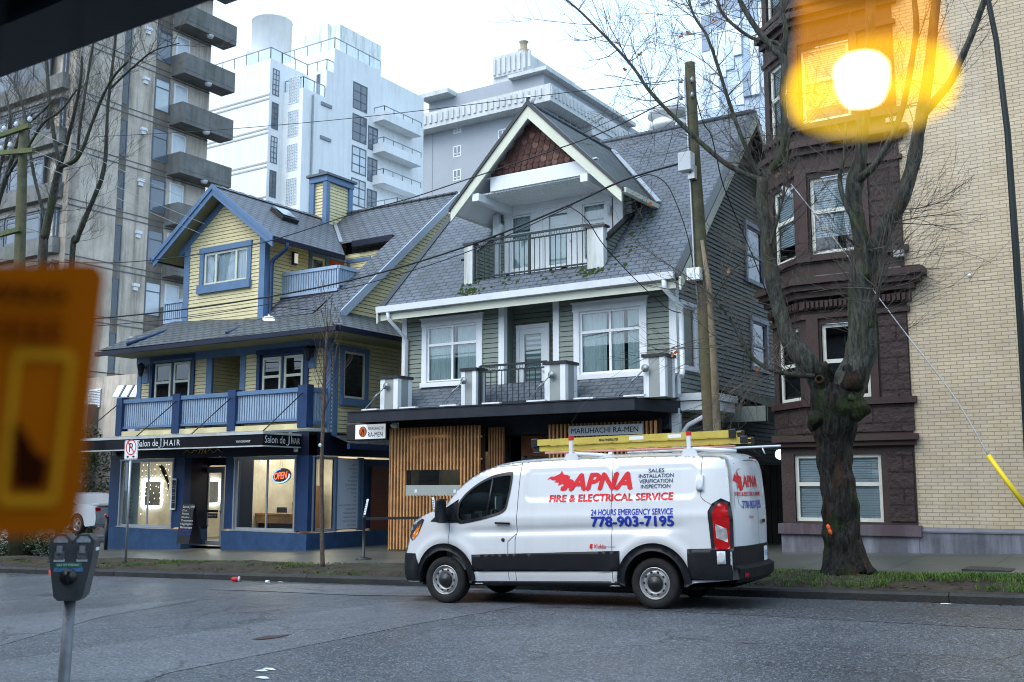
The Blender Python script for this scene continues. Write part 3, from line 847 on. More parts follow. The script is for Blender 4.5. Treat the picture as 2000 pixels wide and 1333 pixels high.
# dormer cheeks
for x, n in ((WX0 - .03, -1), (WX1 + .45, 1)):
    b = B(); yr = 25.6
    pz = lambda y: roofZ(y)
    laps(b, (x, 0, 0), (0, 1, 0), (n, 0, 0), [(yb, pz(yb)), (droofback(0 * x + (EX0 + .43 if n < 0 else EX1 - .35)), 9.0), (yb, 9.0)], .1, .018)
    part(b, 'dormer_cheek', M_gsid, H)
    b = B(); laps(b, (x, 0, 0), (0, 1, 0), (n, 0, 0), [(22.0, 7.0), (yb, pz(yb)), (yb, 8.5), (22.0, 7.55)], .1, .018); laps(b, (x - n * .06, 0, 0), (0, 1, 0), (-n, 0, 0), [(22.0, 7.0), (yb, 7.0), (yb, 8.5), (22.0, 7.55)], .1, .018); part(b, 'balcony_cheek', M_gsid, H)
    b = B(); b.bar((x - n * .03, 21.95, 7.6), (x - n * .03, yb, 8.55), .2, .06); part(b, 'cheek_cap', M_black, H)
b = B(); b.poly([(WX0, 21.95, 7.0), (WX1 + .45, 21.95, 7.0), (WX1 + .45, yb, 7.02), (WX0, yb, 7.02)]); b.poly([(WX0, 21.95, 6.7), (WX1 + .45, 21.95, 6.7), (WX1 + .45, 21.95, 7.0), (WX0, 21.95, 7.0)]); part(b, 'balcony_floor', M_panel, H)
# beams carrying the gable
for x in (-15.34, -12.12):
    b = B(); b.box(x, x + .2, PYD - .28, yb, 9.06, 9.257); part(b, 'bracket_beam', M_white, H)
# balcony posts and railing
def post(par, x, y, z0, z1, wd, mside, mtrim, cap=True, name='railing_post'):
    b = B(); e = wd / 2
    b.box(x - e, x + e, y - e, y + e, z0, z1)
    o = part(b, name, mside, par)
    b = B()
    for sx in (-1, 1):
        for sy in (-1, 1):
            b.box(min(x + sx * (e + .008), x + sx * (e - wd * .24)), max(x + sx * (e + .008), x + sx * (e - wd * .24)), min(y + sy * (e + .008), y + sy * (e - wd * .24)), max(y + sy * (e + .008), y + sy * (e - wd * .24)), z0 + .01, z1 - .005)
    part(b, 'post_corner_trim', mtrim, o)
    if cap:
        b = B(); b.box(x - e - .04, x + e + .04, y - e - .04, y + e + .04, z1, z1 + .07); part(b, 'post_cap', M_black, o)
    return o
def railing(par, pts, z0, z1, name='railing', ring=True, n=None, m=None):
    b = B(); m = m or M_rail
    for (xa, ya), (xb, yb2) in zip(pts[:-1], pts[1:]):
        A, C = V((xa, ya, 0)), V((xb, yb2, 0)); L = (C - A).length; d = (C - A) / L
        for z, t in ((z1, .05), (z0 + .08, .035)) + (((z1 - .13, .03),) if ring else ()):
            b.bar(A + V((0, 0, z)), C + V((0, 0, z)), .045, t)
        k = max(2, int(L / .15))
        for i in range(k + 1):
            p = A + d * L * i / k
            big = i in (0, k) or (L > 2 and i == k // 2)
            r = .028 if big else .008
            b.box(p.x - r, p.x + r, p.y - r, p.y + r, z0, z1 - (.0 if big else .13 if ring else 0))
            if ring and i < k:
                c = p + d * L / k / 2 + V((0, 0, z1 - .065)); R = .05
                nn = 10
                ring_pts = [c + d * math.cos(2 * math.pi * q / nn) * R + V((0, 0, 1)) * math.sin(2 * math.pi * q / nn) * R for q in range(nn + 1)]
                b.tube(ring_pts, .006, 4, caps=False)
    return part(b, name, m, par)
b = B(); b.box(-15.66, -15.40, 21.82, 22.02, 6.85, 7.95); pst = part(b, 'balcony_post', mat('stained_white_post', (.55, .57, .56), rough=.6, var=.1, streak=.8, streakcol=(.16, .18, .10)), H)
b = B(); b.box(-12.0, -11.56, 21.82, 22.02, 6.85, 7.9); pst2 = part(b, 'balcony_post', pst.data.materials[0], H)
b = B(); b.box(-15.70, -15.36, 21.79, 22.05, 7.95, 8.0); part(b, 'post_cap', M_black, pst)
b = B(); b.box(-12.06, -11.5, 21.79, 22.05, 7.9, 7.95); part(b, 'post_cap', M_black, pst2)
railing(H, [(-15.38, 21.9), (-12.02, 21.9)], 6.98, 8.02, 'balcony_railing')
# moss cushions along the balcony foot
b = B(); random.seed(4)
for k in range(110):
    x = random.choice([random.uniform(-15.7, -11.3), random.uniform(-15.75, -15.2), random.uniform(-12.2, -10.9), random.uniform(-11.3, -10.9)])
    y = random.uniform(21.62, 21.97) if x < -11.5 else random.uniform(21.7, 23.4)
    r = random.uniform(.015, .06)
    c = V((x, y, roofZ(y)))
    b.lathe(c, (0, -SL, 1), [(r, 0), (r * .8, r * .4), (r * .3, r * .6), (0, r * .62)], 7)
for (x0, y0, n) in ((-15.25, 21.55, 40), (-11.9, 21.7, 25)):
    for k in range(n):
        x = random.gauss(x0, .14); y = random.gauss(y0, .06); r = random.uniform(.02, .05)
        b.lathe((x, y, roofZ(y)), (0, -SL, 1), [(r, 0), (r * .8, r * .5), (0, r * .8)], 7)
part(b, 'roof_moss', M_moss, H)['kind'] = 'stuff'
# carriage lamps beside the balcony door
def carriage_lamp(par, p, n, sc=1.0):
    p, n = V(p), V(n); b = B()
    b.obox(p + V((-.05, 0, -.09)) * sc, V((.1, 0, 0)) * sc, n * .03, V((0, 0, .18)) * sc)
    c = p + n * .13 * sc
    b.tube([p + n * .02 + V((0, 0, .02)), c + V((0, 0, .12 * sc)), c + V((0, 0, .09 * sc))], .012 * sc, 6)
    b.lathe(c + V((0, 0, -.17 * sc)), (0, 0, 1), [(0.0, 0), (.03 * sc, .01), (.05 * sc, .04 * sc), (.085 * sc, .22 * sc), (.10 * sc, .23 * sc), (.02 * sc, .30 * sc), (0, .31 * sc)], 6, smooth=False)
    return part(b, 'wall_lantern', M_white if sc > .5 else M_black, par)
carriage_lamp(H, (-15.48, yb - .02, 8.7), (0, -1, 0)); carriage_lamp(H, (-12.16, yb - .02, 8.75), (0, -1, 0))
b = B(); b.lathe((AX, FYD - .02, AZ + .1), (0, 1, 0), [(.08, 0), (.12, .02), (.12, .12), (.08, .14)], 10); part(b, 'vent_cap', M_white, H)
# roof exhaust fan behind the ridge
b = B(); c = V((-12.25, 27.3, 10.85)); b.box(c.x - .45, c.x + .45, c.y - .45, c.y + .45, 10.9, 12.15)
b.lathe(c + V((0, 0, 1.1)), (0, 0, 1), [(.5, 0), (.62, .1), (.62, .2), (.42, .42), (.62, .5), (.55, .75), (.3, .86), (0, .88)], 20)
part(b, 'exhaust_fan', mat('dull_aluminium', (.62, .65, .66), rough=.5, metal=.2), H)
# ---- restaurant canopy, lower shingle skirt, posts
CY, CX0, CX1 = 20.45, -18.36, -10.12
b = B(); b.poly([(CX0, CY + .3, 3.62), (-9.7, CY + .3, 3.62), (-9.7, 22, 3.70), (CX0 + .3, 22, 3.70)]); b.poly([(-17.7, 21.2, 3.66), (-9.75, 21.2, 3.66), (-9.75, 22.0, 4.28), (-17.7, 22.0, 4.28)]); part(b, 'skirt_roof', M_shin, H)
b = B()
b.prism([(CX0, CY, 3.34), (CX0, CY, 3.60), (CX0, CY + .12, 3.60), (CX0, CY + .12, 3.34)], (CX1 - CX0, 0, 0))
b.prism([(CX1, CY, 3.34), (CX1, CY, 3.60), (CX1 + .42, 22, 3.60), (CX1 + .42, 22, 3.34)], (-.1, .02, 0))
b.box(CX0, CX0 + .08, CY + .12, 22, 3.34, 3.60)
b.box(CX0 + .08, CX1 - .1, CY + .12, 22, 3.40, 3.44); b.box(CX0 - .01, CX1 + .01, CY - .03, CY + .1, 3.60, 3.63)
b.box(-17.7, -9.9, 21.75, 21.98, 2.98, 3.40)
can = part(b, 'canopy', M_canopy, H)
b = B()
for x in range(7):
    xx = -17.9 + x * 1.25; b.box(xx, xx + .5, CY + .02, CY + .14, 3.63, 3.67)
part(b, 'canopy_bracket', M_white, can)
PT = []
for x, wd in ((-17.2, .56), (-14.76, .42), (-12.28, .54), (-9.78, .5)):
    PT.append(post(H, x, 21.0, 3.62, 4.50 if x > -16 else 4.44, wd, M_panel, M_white))
railing(H, [(-14.5, 20.9), (-12.6, 20.9)], 3.62, 4.6, 'balcony_railing')
b = B()
M_rod = mat('canopy_tie_rod', (.25, .27, .28), rough=.4, metal=.6)
for x in (-17.2, -14.76, -12.28, -9.9):
    b.tube([(x - .05, 20.63, 4.25), (x - .62, CY + .05, 3.66)], .016, 6)
    b.tube([(x - .25, 20.57, 4.05), (x - .36, 20.54, 3.93)], .028, 6)
    b.lathe((x - .05, 20.66, 4.25), (0, -1, 0), [(.09, 0), (.09, .02), (0, .03)], 12)
part(b, 'canopy_tie_rods', M_rod, can)
# lean-to along the right side, downpipe frame
b = B(); b.poly([(GX1 + .02, 23.6, 4.15), (GX1 + .02, 30.5, 4.15), (-8.3, 30.5, 3.55), (-8.3, 23.6, 3.55)][::-1]); b.poly([(GX1 + .02, 23.6, 4.05), (-8.3, 23.6, 3.45), (-8.3, 30.5, 3.45), (GX1 + .02, 30.5, 4.05)][::-1])
part(b, 'side_porch_roof', mat('mossy_porch_roof', (.05, .055, .05), rough=.9, var=.3, moss=1, mosscol=(.04, .09, .012), mscale=1.1, bump=.6, bscale=20), H)
b = B(); b.box(GX1 + .04, -8.3, 23.55, 23.63, 3.2, 3.56); b.box(-8.36, -8.28, 23.63, 30.5, 3.2, 3.54); b.box(-8.5, -8.3, 30.3, 30.5, .2, 3.2); part(b, 'side_porch_frame', M_gsid_dark, H)
b = B(); b.box(GX1 + .03, -8.9, 21.9, 23.4, 3.62, 3.78); b.box(GX1 + .03, -8.96, 21.95, 23.35, 3.40, 3.6); sg = part(b, 'side_gutter', M_white, H)
b = B(); b.tube([(-9.0, 21.88, 3.62), (-9.0, 21.86, 3.3), (-9.5, 21.84, 3.05), (-9.62, 21.84, 2.9), (-9.62, 21.84, .3)], .055, 8); part(b, 'downpipe', M_white, sg)
b = B(); b.box(GX1 - .08, GX1 + .1, 21.86, 22.0, .2, 3.45); part(b, 'corner_post', M_white, H)
# ---- shopfront: cedar slat screens
M_cedar = mat('cedar_slats', (.52, .28, .12), rough=.55, var=.3, scale=3, streak=.35, streakcol=(.16, .055, .02))
M_cedar2 = mat('weathered_cedar', (.34, .17, .07), rough=.6, var=.35, scale=3, streak=.4, streakcol=(.12, .06, .03))
def slats(b, x0, x1, y, z0, z1, step=.105, hole=None):
    x = x0
    while x < x1:
        if hole and hole[0] - .02 < x < hole[1]:
            b.box(x, x + .042, y, y + .07, z0, hole[2]); b.box(x, x + .042, y, y + .07, hole[3], z1)
        else: b.box(x, x + .042, y, y + .07, z0, z1)
        x += step
zb = walk(-16, 21.4)
b = B(); slats(b, -17.5, -14.7, 21.2, .12, 3.2, hole=(-17.0, -15.3, 1.5, 2.12))
for z in (.6, 1.25, 2.35, 2.9): b.box(-17.45, -14.7, 21.27, 21.31, z, z + .05)
sc_ = part(b, 'slat_screen', M_cedar, H)
b = B()
y = 21.2
while y < 22.0:
    b.box(-17.56, -17.52, y, y + .042, .1, 3.2); y += .105
part(b, 'slat_return', M_cedar2, sc_)
b = B(); b.box(-17.45, -14.7, 21.40, 21.44, .1, 1.45); b.box(-17.45, -14.7, 21.40, 21.44, 2.2, 3.2); b.box(-17.45, -17.02, 21.40, 21.44, 1.45, 2.2); b.box(-15.25, -14.7, 21.40, 21.44, 1.45, 2.2); part(b, 'screen_backing', mat('dark_cedar_backing', (.035, .016, .008), rough=.7, var=.3), sc_)
b = B(); b.box(-17.02, -15.28, 21.22, 21.25, 1.47, 1.74); fw = part(b, 'frosted_panel', mat('frosted_glass', (.33, .37, .35), rough=.5, var=.05), H)
b = B(); b.poly([(-17.02, 21.26, 1.74), (-15.28, 21.26, 1.74), (-15.28, 21.26, 2.14), (-17.02, 21.26, 2.14)]); part(b, 'pane', M_glass_dark, fw)
b = B(); b.box(-17.0, -15.3, 22.6, 22.65, 1.2, 2.6); b.box(-17.72, -17.68, 21.46, 22.6, 1.0, 2.8); b.box(-17.69, -17.66, 21.7, 21.95, 1.3, 2.5); part(b, 'dining_room_wall', mat('dim_room_wall', (.30, .27, .21), rough=.8, var=.4, scale=2), fw)
b = B()
for x in (-16.72, -15.5): b.box(x, x + .07, 21.21, 21.22, 1.55, 1.63)
part(b, 'notice', M_white, fw)
ld = bpy.data.lights.new('dining_room_fill', 'AREA'); ld.energy = 14; ld.color = (1, .85, .62); ld.size = 1.2; lo = bpy.data.objects.new('dining_room_fill', ld); SC.collection.objects.link(lo); lo.location = (-16.2, 21.9, 3.0)  # unseen fill lamp, added to brighten the room behind the slat window
b = B(); slats(b, -12.8, -9.98, 21.3, .15, 3.15)
sc2 = part(b, 'slat_screen', M_cedar, H)
b = B(); b.box(-12.8, -9.98, 21.45, 21.5, .1, 3.2); part(b, 'screen_backing', mat('dark_cedar_backing_two', (.035, .016, .008), rough=.7, var=.3), sc2)
b = B(); slats(b, -14.66, -14.25, 21.5, .15, 3.15, .08); part(b, 'slat_screen', M_cedar2, H)
# doorway with carved board above
b = B(); b.box(-14.45, -12.8, 22.9, 23.0, .1, 3.3); part(b, 'doorway_wall', mat('doorway_grey_wall', (.50, .53, .55), rough=.7), H)
b = B(); b.box(-14.2, -12.85, 22.6, 22.75, .15, 2.35); part(b, 'restaurant_door', mat('orange_brown_door', (.36, .13, .045), rough=.5, var=.2), H)
b = B(); b.box(-14.25, -12.8, 22.5, 22.6, 2.33, 2.42); b.box(-14.3, -14.22, 22.45, 22.6, .15, 3.1); part(b, 'door_frame', M_steel, H)
bd = thing('carved_board', (-13.5, 22.3, 2.5), 'dark carved wooden board with orange emblem over the restaurant doorway', 'sign')
b = B(); pts = []
for k in range(16):
    a = k / 15
    pts.append((-14.2 + 1.9 * a, 22.3, 2.92 + .07 * math.sin(a * 7) + .05 * math.sin(a * 17)))
for k in range(16):
    a = 1 - k / 15
    pts.append((-14.2 + 1.9 * a, 22.3, 2.46 + .03 * math.sin(a * 9) - .03 * math.sin(a * 5)))
b.prism(pts, (0, .06, 0)); part(b, 'board', mat('dark_live_edge_wood', (.26, .11, .05), rough=.5, var=.4, scale=4), bd)
M_emb = mat('orange_emblem', (.55, .12, .02), rough=.5)
def emblem(par, c, u, n, R):
    c, u, n = V(c), V(u), V(n); z = V((0, 0, 1))
    E = lambda r, k, N_=24: u * math.cos(2 * math.pi * k / N_) * r + z * math.sin(2 * math.pi * k / N_) * r * 1.05
    b = B(); b.poly([c + E(R, k) for k in range(24)]); o = part(b, 'emblem_ring', M_black, par)
    b = B(); b.poly([c + n * .003 + E(R * .92, k) for k in range(24)]); part(b, 'emblem_disc', M_emb, par)
    b = B()
    q = lambda x, y: c + n * .006 + u * x * R + z * y * R
    for pl in ([(-.28, .45), (.18, .45), (.30, .30), (-.02, .30), (-.12, .25)], [(-.02, .40), (.12, .40), (-.30, -.75), (-.62, -.62)], [(.08, .35), (.28, .35), (.42, -.62), (.28, -.75), (.12, -.1)]):
        b.poly([q(*p) for p in pl])
    part(b, 'emblem_strokes', M_black, par)
emblem(bd, (-13.75, 22.285, 2.7), (1, 0, 0), (0, -1, 0), .17)
text('6-X', .12, (-13.3, 22.29, 2.64), (1, 0, 0), (0, 0, 1), 'lettering', M_emb, bd, bold=.01)
# signs
sg = thing('restaurant_sign', (-18.2, 21.3, 2.9), 'white lightbox sign with orange emblem hanging at the canopy left end', 'sign')
M_light = mat('white_sign_face', (.75, .78, .8), rough=.4, var=.02, emit=.28, emitcol=(.85, .93, 1))
b = B(); b.box(-19.05, -17.66, 21.2, 21.42, 2.92, 3.36); part(b, 'sign_box', M_black, sg, .01)
b = B(); b.box(-18.72, -17.70, 21.185, 21.2, 2.95, 3.33); part(b, 'sign_face', M_light, sg)
b = B(); b.box(-18.6, -18.5, 21.28, 21.33, 3.36, 3.42); b.box(-17.95, -17.85, 21.28, 21.33, 3.36, 3.42); part(b, 'hanger', M_black, sg)
emblem(sg, (-18.46, 21.18, 3.14), (1, 0, 0), (0, -1, 0), .135)
M_ink = mat('black_lettering', (.015, .015, .017), rough=.5)
text('MARUHACHI', .085, (-18.28, 21.185, 3.18), (1, 0, 0), (0, 0, 1), 'lettering', M_ink, sg, width=.52, bold=.004)
text('RA-MEN', .13, (-18.28, 21.185, 3.0), (1, 0, 0), (0, 0, 1), 'lettering', M_ink, sg, width=.50, bold=.012)
sg = thing('restaurant_sign', (-11.3, 21.25, 2.9), 'long pale restaurant name board on the slat screen above the van', 'sign')
b = B(); b.box(-12.22, -10.33, 21.24, 21.29, 2.86, 3.09); part(b, 'board', mat('pale_sign_board', (.52, .56, .58), rough=.5, var=.04), sg)
text('MARUHACHI RA-MEN', .125, (-12.15, 21.24, 2.915), (1, 0, 0), (0, 0, 1), 'lettering', M_ink, sg, width=1.72, bold=.008)
b = B(); b.lathe((-17.5, 21.2, 3.28), (1, -.2, -.1), [(.0, 0), (.05, .01), (.06, .06), (.06, .18), (.07, .2), (0, .2)], 10); cam_ = b.build('security_camera', M_white)
tag(cam_, 'small white security camera under the canopy beside the lightbox sign', 'camera')
# ================================================================== yellow house with the hair salon
M_yel = mat('yellow_siding', (.66, .58, .34), rough=.6, var=.07, scale=1.5, streak=.28, streakcol=(.27, .26, .15))
M_blu = mat('blue_trim_paint', (.105, .185, .315), rough=.5, var=.10, scale=3, streak=.3, streakcol=(.10, .15, .22))
M_nav = mat('navy_paint', (.017, .043, .115), rough=.45, var=.18, scale=2)
M_navd = mat('dark_navy_fascia', (.007, .010, .028), rough=.4, var=.15)
M_corr = mat('corrugated_blue_steel', (.33, .43, .55), rough=.4, metal=.2, var=.12, streak=.25, streakcol=(.05, .08, .10))
M_shin2 = brickmat('weathered_shingles', (.124, .138, .162), (.100, .112, .132), (.02, .022, .028), .34, .19, ms=.024, rough=.5, bump=.8, var=.25, moss=.5, mosscol=(.05, .065, .035), mscale=.8, streak=.3, streakcol=(.14, .16, .19))
M_shin2m = brickmat('mossy_pent_shingles', (.118, .132, .142), (.094, .105, .113), (.02, .022, .025), .34, .19, ms=.024, rough=.55, bump=.8, var=.25, moss=.75, mosscol=(.06, .085, .045), mscale=1.4)
YH = thing('yellow_house', (-24.5, 22, 0), 'yellow clapboard house with blue trim and gables above the hair salon', 'house')
YX0, YX1, YF, Y2 = -28.7, -20.2, 21.0, 21.8
fx = lambda px, Y, py=800: aY(px, py, Y).x
# --- ground floor shell
gz = -.4
wl = (fx(236, YF, 960), fx(336, YF, 960)); wr = (fx(459, YF, 960), fx(575, YF, 960))
bayL = fx(357, YF, 1000); bayR = fx(438, YF, 1000)
WZ0, WZ1 = .52, 2.50
b = B()
b.box(YX0, wl[0] - .06, YF, YF + .25, gz, 3.1); b.box(wl[1] + .06, bayL, YF, YF + .25, WZ0, 3.1)
b.box(bayR, wr[0] - .06, YF, YF + .25, WZ0, 3.1); b.box(wr[1] + .06, YX1, YF, YF + .3, WZ0, 3.1)
part(b, 'shopfront_pier', M_nav, YH)
b = B(); b.box(YX0 - .04, bayL + .03, YF - .06, YF + .25, gz, WZ0 - .06); b.box(bayL - .2, bayL + .03, YF + .25, YF + .9, gz, WZ0 - .06); b.box(bayR - .03, YX1 + .04, YF - .06, YF + .25, gz, WZ0 - .06); b.box(bayR - .03, bayR + .2, YF + .25, YF + .9, gz, WZ0 - .06)
b.box(YX1 - .2, YX1 + .05, YF + .25, 25.2, gz, WZ0 - .06)
part(b, 'shopfront_base', mat('worn_navy_base', (.025, .065, .15), rough=.5, var=.3, scale=3, streak=.3, streakcol=(.02, .04, .09)), YH)
b = B(); b.box(YX0, YX1, YF - .02, YF + .3, WZ1 + .06, 3.2); b.box(YX1 - .3, YX1 + .02, YF + .3, 25.2, WZ1 + .06, 3.2); b.box(YX0, YX1, YF + .3, 26, 3.1, 3.2); part(b, 'shopfront_fascia', M_navd, YH)
b = B(); b.box(YX0, YX0 + .2, YF + .25, 26, gz, 3.1); part(b, 'shopfront_side', M_nav, YH)
M_alu = mat('brushed_aluminium_frame', (.38, .41, .44), rough=.4, metal=.5, var=.05)
for w0, w1 in (wl, wr):
    wn = window(YH, (w0, YF + .02, WZ0), (1, 0, 0), (0, -1, 0), w1 - w0, WZ1 - WZ0, (M_alu, M_alu, M_glass), cols=2, casing=.05, sash=.05, proud=.05, dark=False, split=(.52,) if w0 == wl[0] else (.53,), name='shop_window')
# recess with door and side lights
b = B(); b.box(bayL, bayR, YF + .85, YF + .95, 2.35, 3.1); b.box(bayL - .18, bayL, YF + .25, YF + .9, WZ0, 3.1); b.box(bayR, bayR + .18, YF + .25, YF + .9, WZ0, 3.1); b.box(fx(386, YF + .9, 1000), fx(392, YF + .9, 1000), YF + .84, YF + .95, gz, 2.4); b.box(bayL, fx(386, YF + .9, 1000), YF + .84, YF + .95, gz, WZ0); part(b, 'entry_recess', M_navd, YH)
dx0, dx1 = fx(393, YF + .9, 1000), fx(438, YF + .9, 1000)
door(YH, (dx0 + .05, YF + .9, -.08), (1, 0, 0), (0, -1, 0), dx1 - dx0 - .08, 2.32, M_alu, glass=(.11, .89, .08, .95), frame=.06, name='glass_door')
window(YH, (bayL, YF + .9, WZ0), (1, 0, 0), (0, -1, 0), fx(386, YF + .9, 1000) - bayL, 1.85, (M_alu, M_alu, M_glass), casing=0, sash=.04, dark=False, name='side_light')
# side shop windows facing the passage
window(YH, (YX1, 21.2, WZ0), (0, 1, 0), (1, 0, 0), .85, WZ1 - WZ0, (M_alu, M_alu, M_glass), casing=.04, sash=.05, dark=False, name='shop_window')
M_pblue = mat('pale_blue_panel', (.62, .70, .82), rough=.45, var=.04)
b = B(); b.box(YX1 - .06, YX1 - .01, 22.0, 25.2, WZ0, WZ1); part(b, 'side_wall_panel', M_nav, YH)
b = B(); b.box(YX1 - .01, YX1 + .03, 22.1, 22.98, WZ0 + .02, WZ1 - .02); lp = part(b, 'price_panel', M_pblue, YH)
b = B(); b.box(YX1 - .01, YX1 + .06, 22.98, 23.06, WZ0 - .04, WZ1 + .03); b.box(YX1 - .01, YX1 + .05, 23.1, 23.2, WZ0 - .04, WZ1 + .03); b.box(YX1 - .01, YX1 + .06, 22.02, 22.1, WZ0 - .04, WZ1 + .03); part(b, 'panel_frame', M_blu, lp)
M_txt = mat('navy_lettering', (.03, .04, .09), rough=.5)
for i, s in enumerate(['Hair Cut', "Men's Haircut", 'Root Up', 'Full Color', 'Pre Lightening', 'partial Highlights', 'Full Highlights', 'Balayage', 'Ombre', 'Toner', 'Japanese Smoothing Treatment', 'Straightening Perm', 'Digital Setting Perm', 'Scalp Detox Treatment', 'Repair Hair Treatment', 'Hair Extension']):
    text(s, .045, (YX1 + .03, 22.92, 2.30 - i * .112), (0, 1, 0), (0, 0, 1), 'lettering', M_txt, lp, align='RIGHT', width=.035 * len(s) * .75)
# interior
M_room = mat('salon_plaster_wall', (.40, .37, .31), rough=.8, var=.25, scale=1.2)
M_flr = mat('salon_floor', (.07, .065, .06), rough=.4)
M_wood = mat('honey_wood_counter', (.36, .18, .06), rough=.45, var=.25, scale=5)
b = B()
b.poly([(YX0 + .25, 25.6, -.1), (YX1 - .1, 25.6, -.1), (YX1 - .1, 25.6, 3.1), (YX0 + .25, 25.6, 3.1)])
b.poly([(YX0 + .25, YF + .3, 3.05), (YX1 - .3, YF + .3, 3.05), (YX1 - .3, 25.6, 3.05), (YX0 + .25, 25.6, 3.05)][::-1])
b.poly([(YX0 + .22, 21.2, -.1), (YX0 + .22, 25.6, -.1), (YX0 + .22, 25.6, 3.1), (YX0 + .22, 21.2, 3.1)])
b.poly([(-24.2, 21.95, -.1), (-24.2, 25.6, -.1), (-24.2, 25.6, 3.1), (-24.2, 21.95, 3.1)])
room = part(b, 'room_wall', M_room, YH)
b = B(); b.poly([(YX0 + .25, YF + .3, .0), (YX1 - .1, YF + .3, .0), (YX1 - .1, 25.6, .02), (YX0 + .25, 25.6, .02)]); part(b, 'room_floor', M_flr, YH)
M_led = mat('mirror_light', (1, 1, 1), emit=9, emitcol=(.95, .97, 1.0), var=0)
M_mir = mat('mirror', (.25, .28, .3), rough=.05, metal=.9, var=0)
def led_mirror(xa, xb, ya, yb, X, lab):
    """lit mirror on an inner wall that faces +X, from its pixel frame"""
    y0, y1, z0, z1 = aX(xa, 960, X).y, aX(xb, 960, X).y, aX(xa, yb, X).z, aX(xa, ya, X).z
    t = thing('lit_mirror', (X, (y0 + y1) / 2, z0), lab, 'mirror', 'lit mirrors in the hair salon')
    b = B(); b.box(X, X + .03, y0, y1, z0, z1); part(b, 'mirror_glass', M_mir, t)
    b = B(); f = .05
    b.box(X, X + .05, y0 - f, y0, z0 - f, z1 + f); b.box(X, X + .05, y1, y1 + f, z0 - f, z1 + f); b.box(X, X + .05, y0, y1, z0 - f, z0); b.box(X, X + .05, y0, y1, z1, z1 + f); part(b, 'light_frame', M_led, t)
led_mirror(281, 313, 940, 988, YX0 + .24, 'lit salon mirror behind the string lights in the left bay window')
led_mirror(468, 482, 941, 986, -24.19, 'narrow lit mirror at the left edge of the right salon window')
led_mirror(406, 426, 940, 983, YX0 + .24, 'lit salon mirror seen through the glass door')
led_mirror(364, 377, 940, 992, YX0 + .24, 'lit salon mirror seen beside the black menu board')
t = thing('reception_counter', (fx(520, 23, 1010), 23, 0), 'honey wood reception counter behind the right salon window', 'counter')
b = B(); b.box(fx(462, 23, 1010), fx(572, 23, 1010), 22.9, 23.4, .86, .92); part(b, 'counter_top', M_wood, t)
b = B(); b.box(fx(462, 23, 1010), fx(572, 23, 1010), 22.95, 23.0, .62, .86); part(b, 'counter_front', M_wood, t)
b = B(); b.box(fx(466, 23, 1010), fx(568, 23, 1010), 23.05, 23.35, .05, .62); part(b, 'counter_base', M_dark, t)
t = thing('back_cabinet', (fx(560, 24.5, 980), 24.8, 0), 'tall wooden cabinet behind the neon sign in the salon', 'cabinet')
b = B(); b.box(fx(548, 24.5, 980), fx(600, 24.5, 980), 24.5, 25.2, .0, 1.75); part(b, 'carcass', mat('oak_cabinet', (.17, .10, .05), rough=.5, var=.2), t)
b = B(); b.box(fx(549, 24.5, 980), fx(599, 24.5, 980), 24.46, 24.5, 1.2, 1.25); part(b, 'shelf', M_wood, t)
# chairs inside: a salon chair under the left mirror
for xa, lab in ((322, 'black salon chair by the desk in the left bay window'), (536, 'black salon chair behind the counter in the right window')):
    x = fx(xa, 23.6, 1000); t = thing('salon_chair', (x, 23.6, 0), lab, 'chair')
    b = B(); b.box(x - .28, x + .28, 23.3, 23.85, .45, .56); part(b, 'seat', M_blackmatte, t, .03)
    b = B(); b.box(x - .26, x + .26, 23.8, 23.9, .58, 1.08); part(b, 'backrest', M_blackmatte, t, .03)
    b = B(); b.lathe((x, 23.57, 0.02), (0, 0, 1), [(.26, 0), (.26, .03), (.05, .06), (.04, .45)], 16); part(b, 'pedestal', M_steel, t)
t = thing('salon_desk', (fx(305, 24, 1000), 24, 0), 'narrow wooden dressing desk under the lit mirror in the left bay', 'desk')
b = B(); b.box(fx(275, 23.8, 1000), fx(336, 23.8, 1000), 23.75, 24.15, .80, .86); part(b, 'desk_top', M_wood, t)
b = B(); b.box(fx(276, 23.8, 1000), fx(280, 23.8, 1000), 23.8, 24.1, .02, .8); part(b, 'leg', M_dark, t)
b = B(); b.box(fx(331, 23.8, 1000), fx(335, 23.8, 1000), 23.8, 24.1, .02, .8); part(b, 'leg', M_dark, t)
# warm shelves seen in the passage window
t = thing('product_shelf', (-21.5, 24.6, 0), 'lit product shelf seen through the passage window', 'shelf')
b = B(); b.box(-22.4, -20.5, 24.9, 25.2, .9, 2.45); part(b, 'cabinet_back', mat('teal_shelf', (.06, .14, .17), rough=.5), t)
M_warm = mat('warm_strip_light', (1, .7, .3), emit=5, emitcol=(1, .72, .35), var=0)
for z in (.95, 1.35, 1.75, 2.15):
    b = B(); b.box(-22.4, -20.5, 24.6, 24.9, z, z + .03); part(b, 'shelf', M_white, t)
b = B(); b.box(-22.3, -20.6, 24.62, 24.66, 1.31, 1.345); part(b, 'strip_light', M_warm, t)
random.seed(21)
for k in range(22):
    z = random.choice((.98, 1.38, 1.78)); x = -22.3 + k * .08
    b = B(); b.lathe((x, 24.74, z), (0, 0, 1), [(0, 0), (.03, 0), (.03, .14), (.012, .17), (.012, .21), (0, .21)], 8); o = b.build('bottle', random.choice([M_white, M_wood, M_ink]))
    tag(o, 'small hair product bottle on the lit shelf in the salon', 'bottle', 'bottles on the salon shelf')
